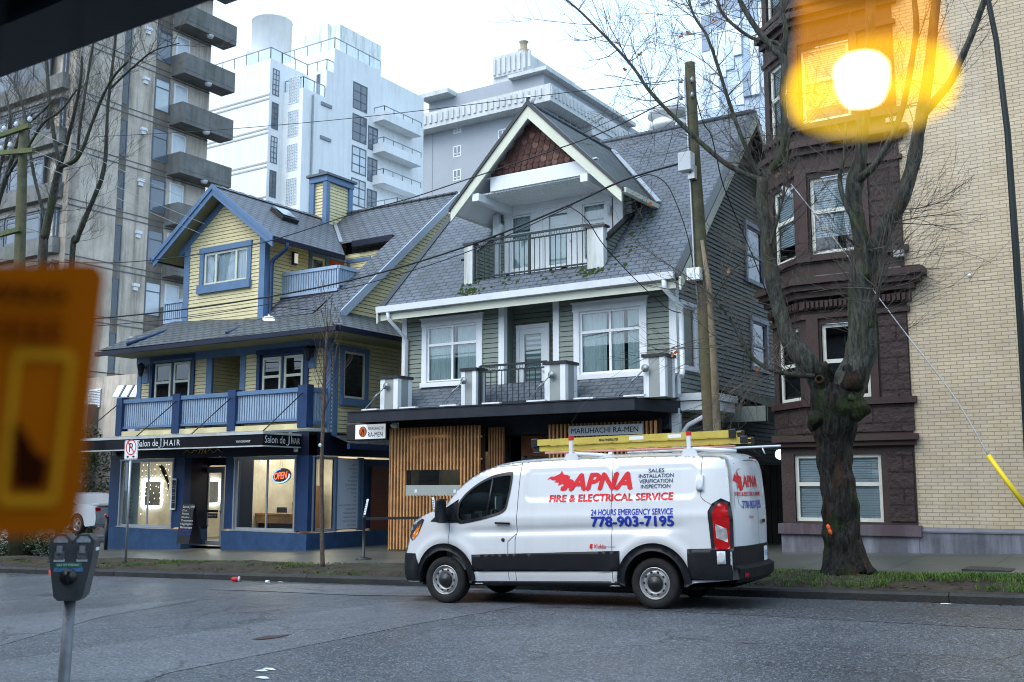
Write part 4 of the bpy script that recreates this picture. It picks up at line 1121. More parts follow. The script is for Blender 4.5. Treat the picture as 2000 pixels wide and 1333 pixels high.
for xa, lab in ((510, 'left one of two small ceiling spotlights in the right salon window'), (527, 'right one of two small ceiling spotlights in the right salon window')):
    p = aY(xa, 906, 22.6); b = B(); b.lathe(p + V((0, 0, .12)), (0.1, -.3, -1), [(0, 0), (.035, 0), (.05, .1), (.045, .11)], 10)
    t = thing('ceiling_spotlight', p, lab, 'spotlight', 'ceiling spotlights in the salon'); part(b, 'lamp_body', M_white, t)
    b = B(); b.lathe(p + V((0.01, -.035, .012)), (0.1, -.3, -1), [(.04, 0), (0, .004)], 10); part(b, 'lens', mat('spot_lens', (1, .9, .7), emit=12, emitcol=(1, .86, .6), var=0), t)
ld = bpy.data.lights.new('salon_ceiling_light', 'AREA'); ld.energy = 320; ld.color = (1, .84, .62); ld.shape = 'RECTANGLE'; ld.size = 6; ld.size_y = 2.5
lo = bpy.data.objects.new('salon_ceiling_light', ld); SC.collection.objects.link(lo); lo.location = (-24.3, 23.7, 3.0)
# string lights in left bay
t = thing('string_lights', (fx(285, 21.6, 960), 21.6, 2.4), 'strands of small warm lights hanging in the left salon window', 'string lights')
M_bulb = mat('warm_bulb', (1, .9, .65), emit=6, emitcol=(1, .86, .58), var=0); random.seed(9)
bw, bb = B(), B()
for k in range(11):
    x = fx(240 + 9 * k, 21.6, 960); z = 2.42; pts = []
    n = random.choice((7, 9, 10))
    for j in range(n):
        p = V((x + random.uniform(-.07, .07), 21.6 + random.uniform(-.03, .03), z)); pts.append(p); z -= random.uniform(.12, .22)
        bb.lathe(p - V((0, 0, .02)), (random.uniform(-.5, .5), 0, -1), [(.005, 0), (.009, .014), (.0, .03)], 5)
    bw.tube(pts, .003, 3)
part(bw, 'wire', M_wire, t); part(bb, 'bulbs', M_bulb, t)['kind'] = 'stuff'
# garland with bird ornament
t = thing('hanging_ornament', aY(322, 920, 21.7), 'dark bird shaped ornament with long tail in the left salon window', 'ornament')
b = B(); pts = [aY(x, y, 21.7) for x, y in ((313, 908), (318, 916), (324, 930), (329, 945), (328, 960))]
b.tube(pts, [.03, .07, .06, .03, .01], 8); b.tube([aY(311, 912, 21.7), aY(318, 914, 21.7)], [.02, .05], 8); part(b, 'bird_body', M_dark, t)
# frosted band with mirrored salon name
b = B(); x0, x1 = fx(243, 21.05, 960), fx(268, 21.05, 960)
t = thing('window_decal', (x0, 21.06, 1.2), 'frosted vertical band with salon name behind the left window', 'decal')
b.poly([(x0, 21.12, .56), (x1, 21.12, .56), (x1, 21.12, 2.46), (x0, 21.12, 2.46)]); part(b, 'frosted_band', mat('frosted_band', (.22, .27, .27), rough=.6, var=.03), t)
text('Salon de J HAIR', .13, (x0 + .17, 21.115, 2.30), (0, 0, -1), (1, 0, 0), 'lettering', M_txt, t, width=1.6, bold=.0)
# neon OPEN sign
t = thing('open_sign', aY(549, 930, 21.25), 'oval red and blue neon sign reading OPEN in the right salon window', 'neon sign')
c = aY(549, 930, 21.25); rx, rz = .33, .19
E_ = lambda a, k=1: c + V((math.cos(a) * rx * k, 0, math.sin(a) * rz * k + math.cos(a) * .03))
b = B(); b.poly([E_(2 * math.pi * i / 32, 1.12) + V((0, .03, 0)) for i in range(32)]); part(b, 'backing', M_black, t)
M_nb = mat('blue_neon_tube', (.2, .5, 1), emit=1.6, emitcol=(.15, .4, 1), var=0); M_nw = mat('white_neon_tube', (1, 1, 1), emit=1.3, emitcol=(.75, .88, 1), var=0); M_nr = mat('red_neon_tube', (1, .2, .1), emit=2.4, emitcol=(1, .12, .05), var=0)
b = B(); b.tube([E_(math.radians(95 + i * 10)) for i in range(28)], .014, 6); part(b, 'blue_tube', M_nb, t)
b = B(); b.tube([E_(math.radians(240 + i * 10), .93) for i in range(14)], .010, 6); part(b, 'white_tube', M_nw, t)
text('OPEN', .2, c + V((-.25, 0, -.105)), (1, 0, .08), (0, 0, 1), 'lettering', M_nr, t, width=.5, bold=.004, depth=.02, shear=.15)
b = B(); b.tube([c + V((-.06, 0, .2)), c + V((0, 0, .55)), c + V((.06, 0, .2))], .003, 4); part(b, 'hanging_cord', M_wire, t)
# little pale wall letters inside
for xa in (482, 520):
    pass
# notices on door
b = B(); p = aY(408, 985, YF + .86); b.box(p.x - .05, p.x + .42, YF + .85, YF + .856, .95, 1.02); b.box(p.x - .02, p.x + .4, YF + .85, YF + .856, .78, .92)
nt_ = b.build('door_notice', M_ink); tag(nt_, 'black opening hours notice with white text on the glass salon door', 'notice')
text('OPEN 10:00 - 19:00', .05, (p.x, YF + .85, .83), (1, 0, 0), (0, 0, 1), 'lettering', M_white, nt_, width=.36)
# house number on fascia
M_gold = mat('gold_number_paint', (.80, .48, .08), rough=.4)
pn = thing('house_number', (fx(395, 20.95, 888), 20.95, 2.7), 'gold number 774 with scrolls above the salon door', 'house number')
cx = fx(395, 20.97, 888)
text('774', .15, (cx, 20.975, 2.66), (1, 0, 0), (0, 0, 1), 'digits', M_gold, pn, align='CENTER', width=.36, bold=.015)
for s in (-1, 1):
    b = B(); b.tube([(cx + s * (.24 + .04 * i), 20.97, 2.74 + .045 * math.sin(i * .75)) for i in range(17)], [.012 - .0004 * i for i in range(17)], 5); part(b, 'scroll', M_gold, pn)
# --- salon canopy and its sign band
p0 = aX(514, 850, YX1 - .3); SY = p0.y; SX1 = YX1 - .3; SX0 = fx(120, SY, 870)
sc = thing('salon_canopy', (-24.5, SY, 3.2), 'black flat salon canopy with silver edge and white lettering', 'canopy')
SZ0, SZ1 = aX(514, 870, SX1).z, aX(514, 848, SX1).z
b = B(); b.box(SX0, SX1, SY, SY + .06, SZ0, SZ1); b.box(SX1 - .06, SX1, SY + .06, YF - .03, SZ0, SZ1); b.box(SX0, SX1 - .06, SY + .06, YF - .03, SZ0 + .06, SZ0 + .1); part(b, 'sign_band', mat('black_sign_band', (.008, .008, .010), rough=.25, var=.1), sc)
M_edge = mat('silver_canopy_edge', (.55, .57, .56), rough=.4, metal=.3, var=.15, streak=.4, streakcol=(.2, .2, .15))
b = B(); b.box(SX0 - .02, SX1 + .03, SY - .03, SY + .2, SZ1, SZ1 + .07); b.box(SX1 - .2, SX1 + .03, SY + .2, YF - .03, SZ1, SZ1 + .06); b.box(SX0, SX1 + .01, SY - .02, SY + .0, SZ0 - .035, SZ0); b.box(SX1 + .0, SX1 + .02, SY, YF - .03, SZ0 - .035, SZ0); part(b, 'canopy_edge', M_edge, sc)
for k in range(9):
    x = SX0 + .9 + k * 1.02; b = B(); b.prism([(x, SY - .02, SZ1 + .07), (x, YF + .2, SZ1 + .22), (x, YF + .2, SZ1 + .12), (x, SY + .2, SZ1 + .07)], (.35, 0, 0)); part(b, 'roof_rib', M_edge, sc)
M_sil = mat('silver_lettering', (.62, .66, .70), rough=.35, var=.02)
zt = SZ0 + .07
text('Salon de', .20, (fx(269, SY, 862), SY, zt), (1, 0, 0), (0, 0, 1), 'lettering', M_sil, sc, width=fx(309, SY, 862) - fx(269, SY, 862))
text('HAIR', .17, (fx(321, SY, 862), SY, zt), (1, 0, 0), (0, 0, 1), 'lettering', M_sil, sc, width=fx(352, SY, 862) - fx(321, SY, 862), spacing=1.3)
b = B(); x = fx(313, SY, 862)
b.tube([(x - .05, SY - .01, zt - .03), (x, SY - .01, zt - .05), (x + .05, SY - .01, zt + .0), (x + .05, SY - .01, zt + .30)], .014, 5); b.tube([(x + .05, SY - .01, zt + .30), (x + .17, SY - .01, zt + .30), (x + .17, SY - .01, zt - .03), (x + .06, SY - .01, zt - .03)], .008, 5); part(b, 'emblem', M_sil, sc)
text('vancouver', .085, (fx(461, SY, 862), SY, zt + .02), (1, 0, 0), (0, 0, 1), 'lettering', M_sil, sc, width=fx(489, SY, 862) - fx(461, SY, 862))
ya = aX(517, 862, SX1).y; ybb = aX(557, 862, SX1).y; yc = aX(570, 862, SX1).y; yd = aX(592, 862, SX1).y
text('Salon de', .20, (SX1, ya, zt), (0, 1, 0), (0, 0, 1), 'lettering', M_sil, sc, width=ybb - ya)
text('HAIR', .17, (SX1, yc, zt), (0, 1, 0), (0, 0, 1), 'lettering', M_sil, sc, width=min(yd, YF - .06) - yc)
b = B(); yq = aX(562, 862, SX1).y
b.tube([(SX1 + .01, yq - .05, zt - .03), (SX1 + .01, yq, zt - .05), (SX1 + .01, yq + .04, zt), (SX1 + .01, yq + .04, zt + .30), (SX1 + .01, yq + .13, zt + .30), (SX1 + .01, yq + .13, zt)], .012, 5); part(b, 'emblem', M_sil, sc)
for px in (258, 375, 512, 588):
    pass
# --- first floor walls, bays, recess
z0, z1 = 3.2, 5.95
X = lambda px: fx(px, Y2, 735)
nl = (X(300), X(376), aY(340, 776, Y2).z - .25, aY(340, 703, Y2).z); nr = (X(509), X(597), aY(550, 765, Y2).z - .25, aY(550, 690, Y2).z)
b = B()
laps(b, (0, Y2, 0), (1, 0, 0), (0, -1, 0), [(X(270), z0), (X(408), z0), (X(408), z1), (X(270), z1)], .115, .018, [nl])
laps(b, (0, Y2, 0), (1, 0, 0), (0, -1, 0), [(X(474), z0), (YX1, z0), (YX1, z1), (X(474), z1)], .115, .018, [nr])
laps(b, (0, Y2 + 1.3, 0), (1, 0, 0), (0, -1, 0), [(X(405), z0), (X(480), z0), (X(480), z1), (X(405), z1)], .115, .018)
laps(b, (X(408), 0, 0), (0, 1, 0), (1, 0, 0), [(Y2, z0), (Y2 + 1.3, z0), (Y2 + 1.3, z1), (Y2, z1)], .115, .018)
laps(b, (X(474), 0, 0), (0, 1, 0), (-1, 0, 0), [(Y2, z0), (Y2 + 1.3, z0), (Y2 + 1.3, z1), (Y2, z1)], .115, .018)
laps(b, (X(270), 0, 0), (0, 1, 0), (-1, 0, 0), [(Y2, z0), (27, z0), (27, z1 + .7), (Y2, z1 + .7)], .115, .018)
part(b, 'upper_wall', M_yel, YH)
b = B()
for px, wd in ((270, .2), (404, .25), (470, .22), (632, .3)):
    b.box(X(px), X(px) + wd, Y2 - .035, Y2 + .05, z0, z1)
b.box(X(268), YX1 + .03, Y2 - .05, Y2 + .05, 5.62, 5.95); b.box(YX1 + .0, YX1 + .04, Y2 + .05, Y2 + .25, 3.1, 5.7); part(b, 'corner_board', M_blu, YH)
door(YH, (X(440), Y2 + 1.28, 3.2), (1, 0, 0), (0, -1, 0), .85, 2.1, mat('dark_red_door', (.13, .03, .02), rough=.5), frame=.12, fm=M_nav)
for q in (nl, nr):
    window(YH, (q[0], Y2, q[2]), (1, 0, 0), (0, -1, 0), q[1] - q[0], q[3] - q[2], (M_nav, M_nav, M_glass_dark), cols=2, casing=.13, sash=.10, proud=.06, rows=(1,))
    for k in (0, 1):
        a0 = q[0] + .1 + k * ((q[1] - q[0]) / 2 - .03); wdd = (q[1] - q[0]) / 2 - .17
        window(YH, (a0, Y2 - .03, q[2] + .1), (1, 0, 0), (0, -1, 0), wdd, q[3] - q[2] - .2, (M_cream, M_cream, M_glass_dark), casing=0, sash=.07, rows=(1.05, 1), dark=False, name='casement')
carr = mat('dark_bronze_lantern', (.02, .025, .035), rough=.4)
for px in (285, 611):
    o = carriage_lamp(YH, aY(px, 690 if px > 500 else 722, Y2 - .03), (0, -1, 0), 1.5); o.data.materials.clear(); o.data.materials.append(carr)
    b = B(); p = aY(px, 695 if px > 500 else 728, Y2 - .02); b.box(p.x - .14, p.x + .14, Y2 - .05, Y2, p.z - .35, p.z + .28); part(b, 'lantern_board', M_blu, YH)
# --- balcony with corrugated panels
BY = 21.0; RZ1, RZ0 = 4.42, 3.5
pst = [(230, 241), (339, 353), (447, 462), (584, 602)]
for a, c_ in pst:
    b = B(); b.box(fx(a, BY), fx(c_, BY), BY - .06, BY + .2, 3.3, RZ1 + .06); part(b, 'balcony_post', M_nav, YH)
xs_ = [(fx(241, BY), fx(339, BY)), (fx(353, BY), fx(447, BY)), (fx(462, BY), fx(584, BY))]
def corrugated(b, o, u, n, L, z0, z1, pitch=.098):
    o, u, n = V(o), V(u), V(n); k = max(2, int(L / pitch)); pr = []
    for i in range(k):
        for f, d in ((0, 0), (.58, 0), (.66, -.06), (.92, -.06)): pr.append(o + u * (L * (i + f) / k) + n * d)
    pr.append(o + u * L)
    for p, q in zip(pr[:-1], pr[1:]): b.poly([(p.x, p.y, z0), (q.x, q.y, z0), (q.x, q.y, z1), (p.x, p.y, z1)])
for x0, x1 in xs_:
    b = B(); corrugated(b, (x0, BY + .05, 0), (1, 0, 0), (0, -1, 0), x1 - x0, RZ0 + .06, RZ1 - .1); pl = part(b, 'balcony_panel', M_corr, YH)
    b = B(); b.box(x0, x1, BY - .02, BY + .12, RZ1 - .12, RZ1); b.box(x0, x1, BY - .0, BY + .1, RZ0, RZ0 + .07); part(b, 'panel_rail', M_blu, pl)
b = B(); xr = fx(602, BY); corrugated(b, (xr - .05, BY + .2, 0), (0, 1, 0), (1, 0, 0), .75, RZ0 - .05, RZ1 - .1); pl = part(b, 'balcony_panel', M_corr, YH)
b = B(); b.box(xr - .1, xr, BY + .2, Y2, RZ1 - .12, RZ1); b.box(xr - .1, xr, BY + .2, Y2, RZ0 - .1, RZ0); part(b, 'panel_rail', M_blu, pl)
b = B(); b.box(fx(230, BY), xr, BY, Y2, 3.2, 3.3); b.box(fx(230, BY), xr, BY - .03, BY, 3.2, 3.42); part(b, 'balcony_deck', M_yel, YH)
b = B()
for a in (232, 348, 455, 594):
    x = fx(a, BY); b.tube([(x, BY - .08, 4.25), (x - .25, SY + .15, SZ1 + .08)], .016, 6)
part(b, 'canopy_tie_rods', M_black, sc)
# gutter pipe bits under the balcony on the side
# --- side wall (facing the passage)
def mroof(Y): return 6.64 + .852 * (Y - 21.8)
RYY, RYZ = 27.3, mroof(27.3)
swy = (22.28, 23.2, 4.2, 5.55)
b = B(); laps(b, (YX1, 0, 0), (0, 1, 0), (1, 0, 0), [(Y2, 3.1), (2 * RYY - Y2, 3.1), (2 * RYY - Y2, mroof(Y2) - .1), (RYY, RYZ - .15), (Y2, mroof(Y2) - .1)], .115, .018, [swy]); part(b, 'side_wall', M_yel, YH)
window(YH, (YX1 + .02, swy[0], swy[2]), (0, 1, 0), (1, 0, 0), swy[1] - swy[0], swy[3] - swy[2], (M_blu, M_cream, M_glass_dark), casing=.14, sash=.07, sill=.1)
b = B(); b.box(YX1 - .3, YX1 - .05, 24.9, 31, -.4, 3.1); b.poly([(YX0, 31, -.4), (YX1, 31, -.4), (YX1, 31, 6), (YX0, 31, 6)]); part(b, 'back_wall', M_nav, YH)
b = B(); b.box(YX1 - .06, YX1 + .02, 23.6, 24.4, .1, 2.3); part(b, 'passage_door', mat('red_brown_door', (.20, .055, .025), rough=.5), YH)
b = B(); b.poly([(YX1, 21.8, 3.15), (YX1 + .9, 21.6, 2.88), (YX1 + .9, 25, 2.88), (YX1, 25, 3.15)]); part(b, 'passage_roof', M_shin2m, YH)
b = B(); b.box(YX1 + .82, YX1 + .92, 21.6, 25, 2.72, 2.87); part(b, 'passage_fascia', M_nav, YH)
# --- pent roof round the first floor
EY, EZ, EX = 20.5, 5.93, -18.8
TX0 = fx(190, EY, 688)
zt_ = 6.72
b = B()
hip = V((YX1 - .1, Y2 + .1, zt_)); hl_ = V((TX0 + 1.7, 22.0, zt_ + .25))
b.poly([(TX0, EY, EZ + .05), (EX, EY, EZ), hip, (-23.2, 22.0, zt_), hl_])
b.poly([(EX, EY, EZ), (EX, 26.5, EZ), (YX1, 26.5, zt_), hip])
b.poly([(TX0, EY, EZ + .05), hl_, (TX0 + 1.7, 26, zt_ + .25), (TX0, 26, EZ + .05)])
pr_ = part(b, 'pent_roof', M_shin2m, YH)
b = B(); b.box(TX0, EX, EY - .1, EY + .03, EZ - .14, EZ - .01); b.box(EX - .03, EX + .1, EY + .0, 26.5, EZ - .14, EZ - .01); part(b, 'gutter', M_navd, pr_)
b = B(); b.box(TX0 + .03, EX - .03, EY + .03, Y2, EZ - .08, EZ - .03); b.box(YX1, EX - .03, Y2, 26.5, EZ - .08, EZ - .03); part(b, 'eave_soffit', mat('olive_soffit', (.25, .24, .13), rough=.7, var=.1), pr_)
b = B()
for k in range(9):
    t_ = k / 9; a = V((EX, EY, EZ)).lerp(hip, t_); c_ = V((EX, EY, EZ)).lerp(hip, t_ + .13)
    b.bar(a + V((0, 0, .015 + .012 * (k % 2))), c_ + V((0, 0, .04)), .26, .02)
part(b, 'hip_cap', M_shin2m, pr_)
# --- gabled bay on the upper floor
BX0, BX1, BYF = -26.78, -23.2, 22.0
bc = -25.02; bz = 10.75; bs = .735
bwz = lambda x: bz - bs * abs(x - bc)
bw_ = (fx(399, 22, 520), fx(484, 22, 520), aY(440, 553, 22).z, aY(440, 489, 22).z)
b = B(); laps(b, (0, BYF, 0), (1, 0, 0), (0, -1, 0), [(BX0, 6.3), (BX1, 6.3), (BX1, bwz(BX1)), (bc, bz), (BX0, bwz(BX0))], .115, .018, [bw_])
laps(b, (BX1, 0, 0), (0, 1, 0), (1, 0, 0), [(22, 6.3), (26.2, 6.3), (26.2, 9.25), (22, 9.25)], .115, .018, [(24.0, 24.6, 7.4, 9.0), (24.75, 25.65, 7.3, 9.0)])
laps(b, (BX0, 0, 0), (0, 1, 0), (-1, 0, 0), [(22, 6.3), (26.2, 6.3), (26.2, 9.25), (22, 9.25)], .115, .018)
laps(b, (0, 25.5, 0), (1, 0, 0), (0, -1, 0), [(BX1, 7.2), (-20.9, 7.2), (-20.9, 9.3), (BX1, 9.3)], .115, .018)
part(b, 'bay_wall', M_yel, YH)
b = B(); b.box(BX0 - .03, BX0 + .22, BYF - .035, BYF, 6.3, bwz(BX0)); b.box(BX1 - .2, BX1 + .035, BYF - .035, BYF + .001, 6.3, bwz(BX1)); b.box(BX1 + .0, BX1 + .035, BYF + .001, BYF + .16, 6.3, 9.1)
part(b, 'corner_board', M_blu, YH)
window(YH, (bw_[0], BYF, bw_[2]), (1, 0, 0), (0, -1, 0), bw_[1] - bw_[0], bw_[3] - bw_[2], (M_blu, M_cream, M_glass), cols=3, split=(.27, .73), casing=.17, sill=.12, sash=.08, proud=.05, curtain=(M_blind,))
# side lights and orange door onto the small balcony
window(YH, (BX1 + .01, 24.0, 7.4), (0, 1, 0), (1, 0, 0), .6, 1.6, (M_blu, M_cream, M_glass_dark), casing=.14, sash=.08)
door(YH, (BX1 - .02, 24.78, 7.3), (0, 1, 0), (1, 0, 0), .85, 1.75, mat('orange_red_door', (.42, .085, .025), rough=.5, var=.1), frame=.12, fm=M_blu)
window(YH, (-22.9, 25.5, 8.3), (1, 0, 0), (0, -1, 0), .75, .7, (M_blu, M_cream, M_glass_dark), casing=.12, sash=.07)
b = B(); b.box(BX1 + .02, BX1 + .12, 23.1, 23.26, 8.55, 8.95); lt = part(b, 'bulkhead_lamp', M_black, YH)
b = B(); b.box(BX1 + .12, BX1 + .16, 23.12, 23.24, 8.6, 8.9); part(b, 'lamp_glass', mat('opal_glass', (.8, .8, .78), rough=.3, emit=.25, emitcol=(1, .95, .85)), lt)
# bay roof
FY2 = 21.5; apZ = 11.0; eh = 2.68
b = B()
for s in (-1, 1):
    e = V((bc + s * eh, FY2, apZ - bs * eh)); 
    yb_e = 21.8 + (e.z - 6.64) / .852; yb_a = 21.8 + (apZ - 6.64) / .852
    pts = [V((bc, FY2, apZ)), e, V((e.x, yb_e, e.z)), V((bc, yb_a, apZ))]
    if s < 0: pts = pts[::-1]
    b.poly(pts); b.poly([p - V((0, 0, .14)) for p in pts[::-1]], 1)
br_ = part(b, 'bay_roof', [M_shin2, mat('olive_eave_boards', (.25, .24, .13), rough=.7)], YH)
b = B()
k = 0; y = FY2 + .02
while y < yb_a - .1:
    b.prism([(bc - .16, y, apZ - .075), (bc, y, apZ + .035 + .012 * (k % 2)), (bc + .16, y, apZ - .075), (bc, y, apZ - .02)], (0, .2, 0)); y += .205; k += 1
part(b, 'ridge_cap', M_shin2, br_)
for s in (-1, 1):
    b = B(); ex = bc + s * eh; ez = apZ - bs * eh
    b.prism([(bc, FY2 - .05, apZ - .33), (ex, FY2 - .05, ez - .33), (ex, FY2 - .05, ez - .02), (bc, FY2 - .05, apZ - .02)], (0, .05, 0))
    b.prism([(bc, FY2 - .09, apZ - .14), (ex + s * .04, FY2 - .09, ez - .17), (ex + s * .04, FY2 - .09, ez + .0), (bc, FY2 - .09, apZ + .03)], (0, .04, 0)); part(b, 'barge_board', M_blu, br_)
    b = B(); b.prism([(bc, BYF - .04, apZ - .5), (bc + s * 2.05, BYF - .04, apZ - .5 - bs * 2.05), (bc + s * 2.05, BYF - .04, apZ - .26 - bs * 2.05), (bc, BYF - .04, apZ - .26)], (0, .03, 0)); part(b, 'frieze_board', M_blu, br_)
    b = B(); b.box(ex - .06 if s < 0 else ex - .04, ex + .04 if s < 0 else ex + .06, FY2, yb_e - .05, ez - .16, ez - .02); part(b, 'gutter', M_navd, br_)
b = B(); b.tube([(bc + eh + .05, FY2 + .5, apZ - bs * eh - .12), (bc + eh + .05, FY2 + .5, apZ - bs * eh - .3), (BX1 + .12, BYF + .25, 8.55), (BX1 + .1, BYF + .2, 8.4), (BX1 + .1, BYF + .2, 6.75), (BX1 + .05, 21.5, 6.5), (BX1 - .1, 20.7, 6.1)], .06, 8); part(b, 'downpipe', M_nav, br_)
b = B(); b.tube([(BX0 - .1, BYF + .1, 6.8), (BX0 - .1, 21.3, 6.5), (BX0 - .9, 20.6, 6.1)], .06, 8); part(b, 'downpipe', M_nav, br_)
b = B(); p = V((bc + 1.0, 23.5, apZ - bs * 1.0)); n = V((bs, 0, 1)).normalized(); b.obox(p - V((.3, .3, -.22)), V((.55, 0, -.4)), V((0, .7, 0)), n * .14); part(b, 'skylight', M_black, br_)
b = B(); b.obox(p - V((.25, .25, -.22)) + n * .145, V((.45, 0, -.33)), V((0, .6, 0)), n * .01); part(b, 'skylight_glass', mat('skylight_glass', (.3, .35, .4), rough=.1), br_)
# main roof with cut for the small balcony
b = B(); X1_ = -19.9; XC = -20.9
Q = lambda x, y: V((x, y, mroof(y)))
b.poly([Q(XC, 21.75), Q(X1_, 21.75), Q(X1_, RYY), Q(XC, RYY)])
b.poly([V((BX1, 21.95, 6.69)), V((XC, 21.7, 6.62)), Q(XC, 22.7), Q(BX1, 22.7)])
b.poly([Q(-30, 25.35), Q(XC, 25.35), Q(XC, RYY), Q(-30, RYY)])
b.poly([Q(-30, RYY), Q(X1_, RYY), (X1_, 2 * RYY - 21.5, 6.4), (-30, 2 * RYY - 21.5, 6.4)])
mr = part(b, 'roof', M_shin2, YH)
b = B(); b.box(BX1 + .6, XC, 25.2, 25.36, mroof(25.35) - .2, mroof(25.35) - .02); part(b, 'gutter', M_navd, mr)
b = B(); b.prism([(X1_, 21.7, mroof(21.7) - .3), (X1_, RYY, RYZ - .3), (X1_, RYY, RYZ), (X1_, 21.7, mroof(21.7))], (.06, 0, 0)); b.prism([(X1_, 2 * RYY - 21.5, 6.1), (X1_, RYY, RYZ - .3), (X1_, RYY, RYZ), (X1_, 2 * RYY - 21.5, 6.4)], (.06, 0, 0)); part(b, 'barge_board', mat('pale_blue_barge', (.33, .385, .46), rough=.5, var=.08), mr)
b = B(); b.tube([(-30, RYY, RYZ + .02), (X1_, RYY, RYZ + .02)], .07, 6); part(b, 'ridge_cap', M_shin2m, mr)
b = B(); b.bar((-23.2, 25.35, 9.72), (bc + .05, 26.88, apZ + .05), .12, .04); part(b, 'valley_flashing', M_steel, mr)
# small balcony in the roof
b = B(); b.box(BX1, XC, 22.7, 26.1, 7.15, 7.22); b.poly([(XC, 22.7, 7.2), (XC, 26.1, 7.2), (XC, 26.1, mroof(26.1)), (XC, 22.7, mroof(22.7))]); part(b, 'roof_deck', M_yel, YH)
def picket(par, a, c, z0, z1, name='roof_balcony_rail'):
    a, c = V(a), V(c); b = B(); d = (c - a); L = d.length; d = d / L; n = V((0, 0, 1)).cross(d)
    Z = V((0, 0, 1))
    b.bar(a + Z * (z1 - .04), c + Z * (z1 - .04), .12, .1); b.bar(a + Z * (z0 + .06), c + Z * (z0 + .06), .08, .08)
    k = int(L / .1)
    for i in range(k + 1):
        p = a + d * (L * i / k); b.obox(p - d * .035 - n * .02 + Z * (z0 + .1), d * .07, n * .04, Z * (z1 - z0 - .18))
    return part(b, name, M_corr, par)
picket(YH, (BX1 + .05, 22.75, 0), (XC, 22.75, 0), 7.42, 8.2); picket(YH, (XC, 22.75, 0), (XC, 24.0, 0), 7.6, 8.2)
b = B(); b.box(BX1, XC + .05, 22.66, 22.8, 7.1, 7.42); part(b, 'rail_kerb', M_navd, YH)
picket(YH, (-28.2, 22.4, 0), (BX0, 22.4, 0), 7.0, 7.75); picket(YH, (-28.2, 22.4, 0), (-28.2, 25, 0), 7.0, 7.75)
b = B(); b.box(-28.25, BX0, 22.3, 25, 6.75, 7.0); part(b, 'rail_kerb', M_navd, YH)
# chimney chase
cx0, cy = fx(612, 26.2, 400), 26.2; cx1 = fx(637, 26.2, 400)
b = B()
laps(b, (0, cy, 0), (1, 0, 0), (0, -1, 0), [(cx0, 9.6), (cx1, 9.6), (cx1, 12.25), (cx0, 12.25)], .115, .018)
cyb = aX(682, 400, cx1).y
laps(b, (cx1, 0, 0), (0, 1, 0), (1, 0, 0), [(cy, 9.6), (cyb, 9.6), (cyb, 12.25), (cy, 12.25)], .115, .018)
laps(b, (cx0, 0, 0), (0, 1, 0), (-1, 0, 0), [(cy, 9.6), (cyb, 9.6), (cyb, 12.25), (cy, 12.25)], .115, .018)
b.poly([(cx0, cyb, 9.6), (cx1, cyb, 9.6), (cx1, cyb, 12.25), (cx0, cyb, 12.25)])
ch = part(b, 'chimney', M_yel, YH)
b = B()
for x in (cx0, cx1):
    for y in (cy, cyb):
        b.box(x - .09, x + .09, y - .09, y + .09, 9.6, 12.25)
b.box(cx0 - .12, cx1 + .12, cy - .12, cyb + .12, 12.25, 12.45); part(b, 'chimney_trim', M_blu, ch)
b = B(); b.box(cx0 - .2, cx1 + .2, cy - .2, cyb + .2, 12.45, 12.53); part(b, 'chimney_cap', mat('lead_cap', (.12, .13, .15), rough=.5), ch)
# louvre vent and bike ring beside the left wall are separate things
# ================================================================== brown bay fronted building and tan brick building
M_brn = mat('brown_painted_stone', (.050, .034, .031), rough=.7, var=.25, scale=2.5, bump=.5, bscale=18, streak=.35, streakcol=(.03, .016, .016))
M_brs = brickmat('brown_rough_blocks', (.053, .036, .033), (.042, .028, .026), (.028, .014, .014), 1.1, .33, ms=.02, rough=.75, bump=1, var=.25)
_t = M_brs.node_tree; _b = _t.nodes['Principled BSDF']
_n = N(_t, 'ShaderNodeTexNoise'); _n.inputs['Scale'].default_value = 9; _n.inputs['Detail'].default_value = 5
_g = N(_t, 'ShaderNodeNewGeometry'); _t.links.new(_g.outputs['Position'], _n.inputs['Vector'])
_bp = N(_t, 'ShaderNodeBump'); _bp.inputs['Strength'].default_value = .9; _bp.inputs['Distance'].default_value = .06
_t.links.new(_n.outputs['Fac'], _bp.inputs['Height'])
_old = _b.inputs['Normal'].links[0].from_socket
_t.links.new(_old, _bp.inputs['Normal']); _t.links.new(_bp.outputs['Normal'], _b.inputs['Normal'])
M_brm = mat('brown_moulding', (.050, .028, .027), rough=.55, var=.2, streak=.3, streakcol=(.025, .014, .014), moss=.35, mosscol=(.05, .07, .03), mscale=1.5)
M_plin = mat('grey_rendered_plinth', (.115, .115, .135), rough=.6, var=.3, scale=2, streak=.75, streakcol=(.30, .31, .36), bump=.2)
M_sash = mat('cream_window_frame', (.62, .62, .55), rough=.5, var=.08, streak=.15, streakcol=(.3, .3, .22))
BR = thing('brown_building', (-6, 22, .2), 'dark brown stone building with a canted bay and bold cornices', 'building')
FX0, FX1 = -7.45, -4.72
BYD = 22.0
bx_ = lambda px, Y=22.0, py=800: aY(px, py, Y).x
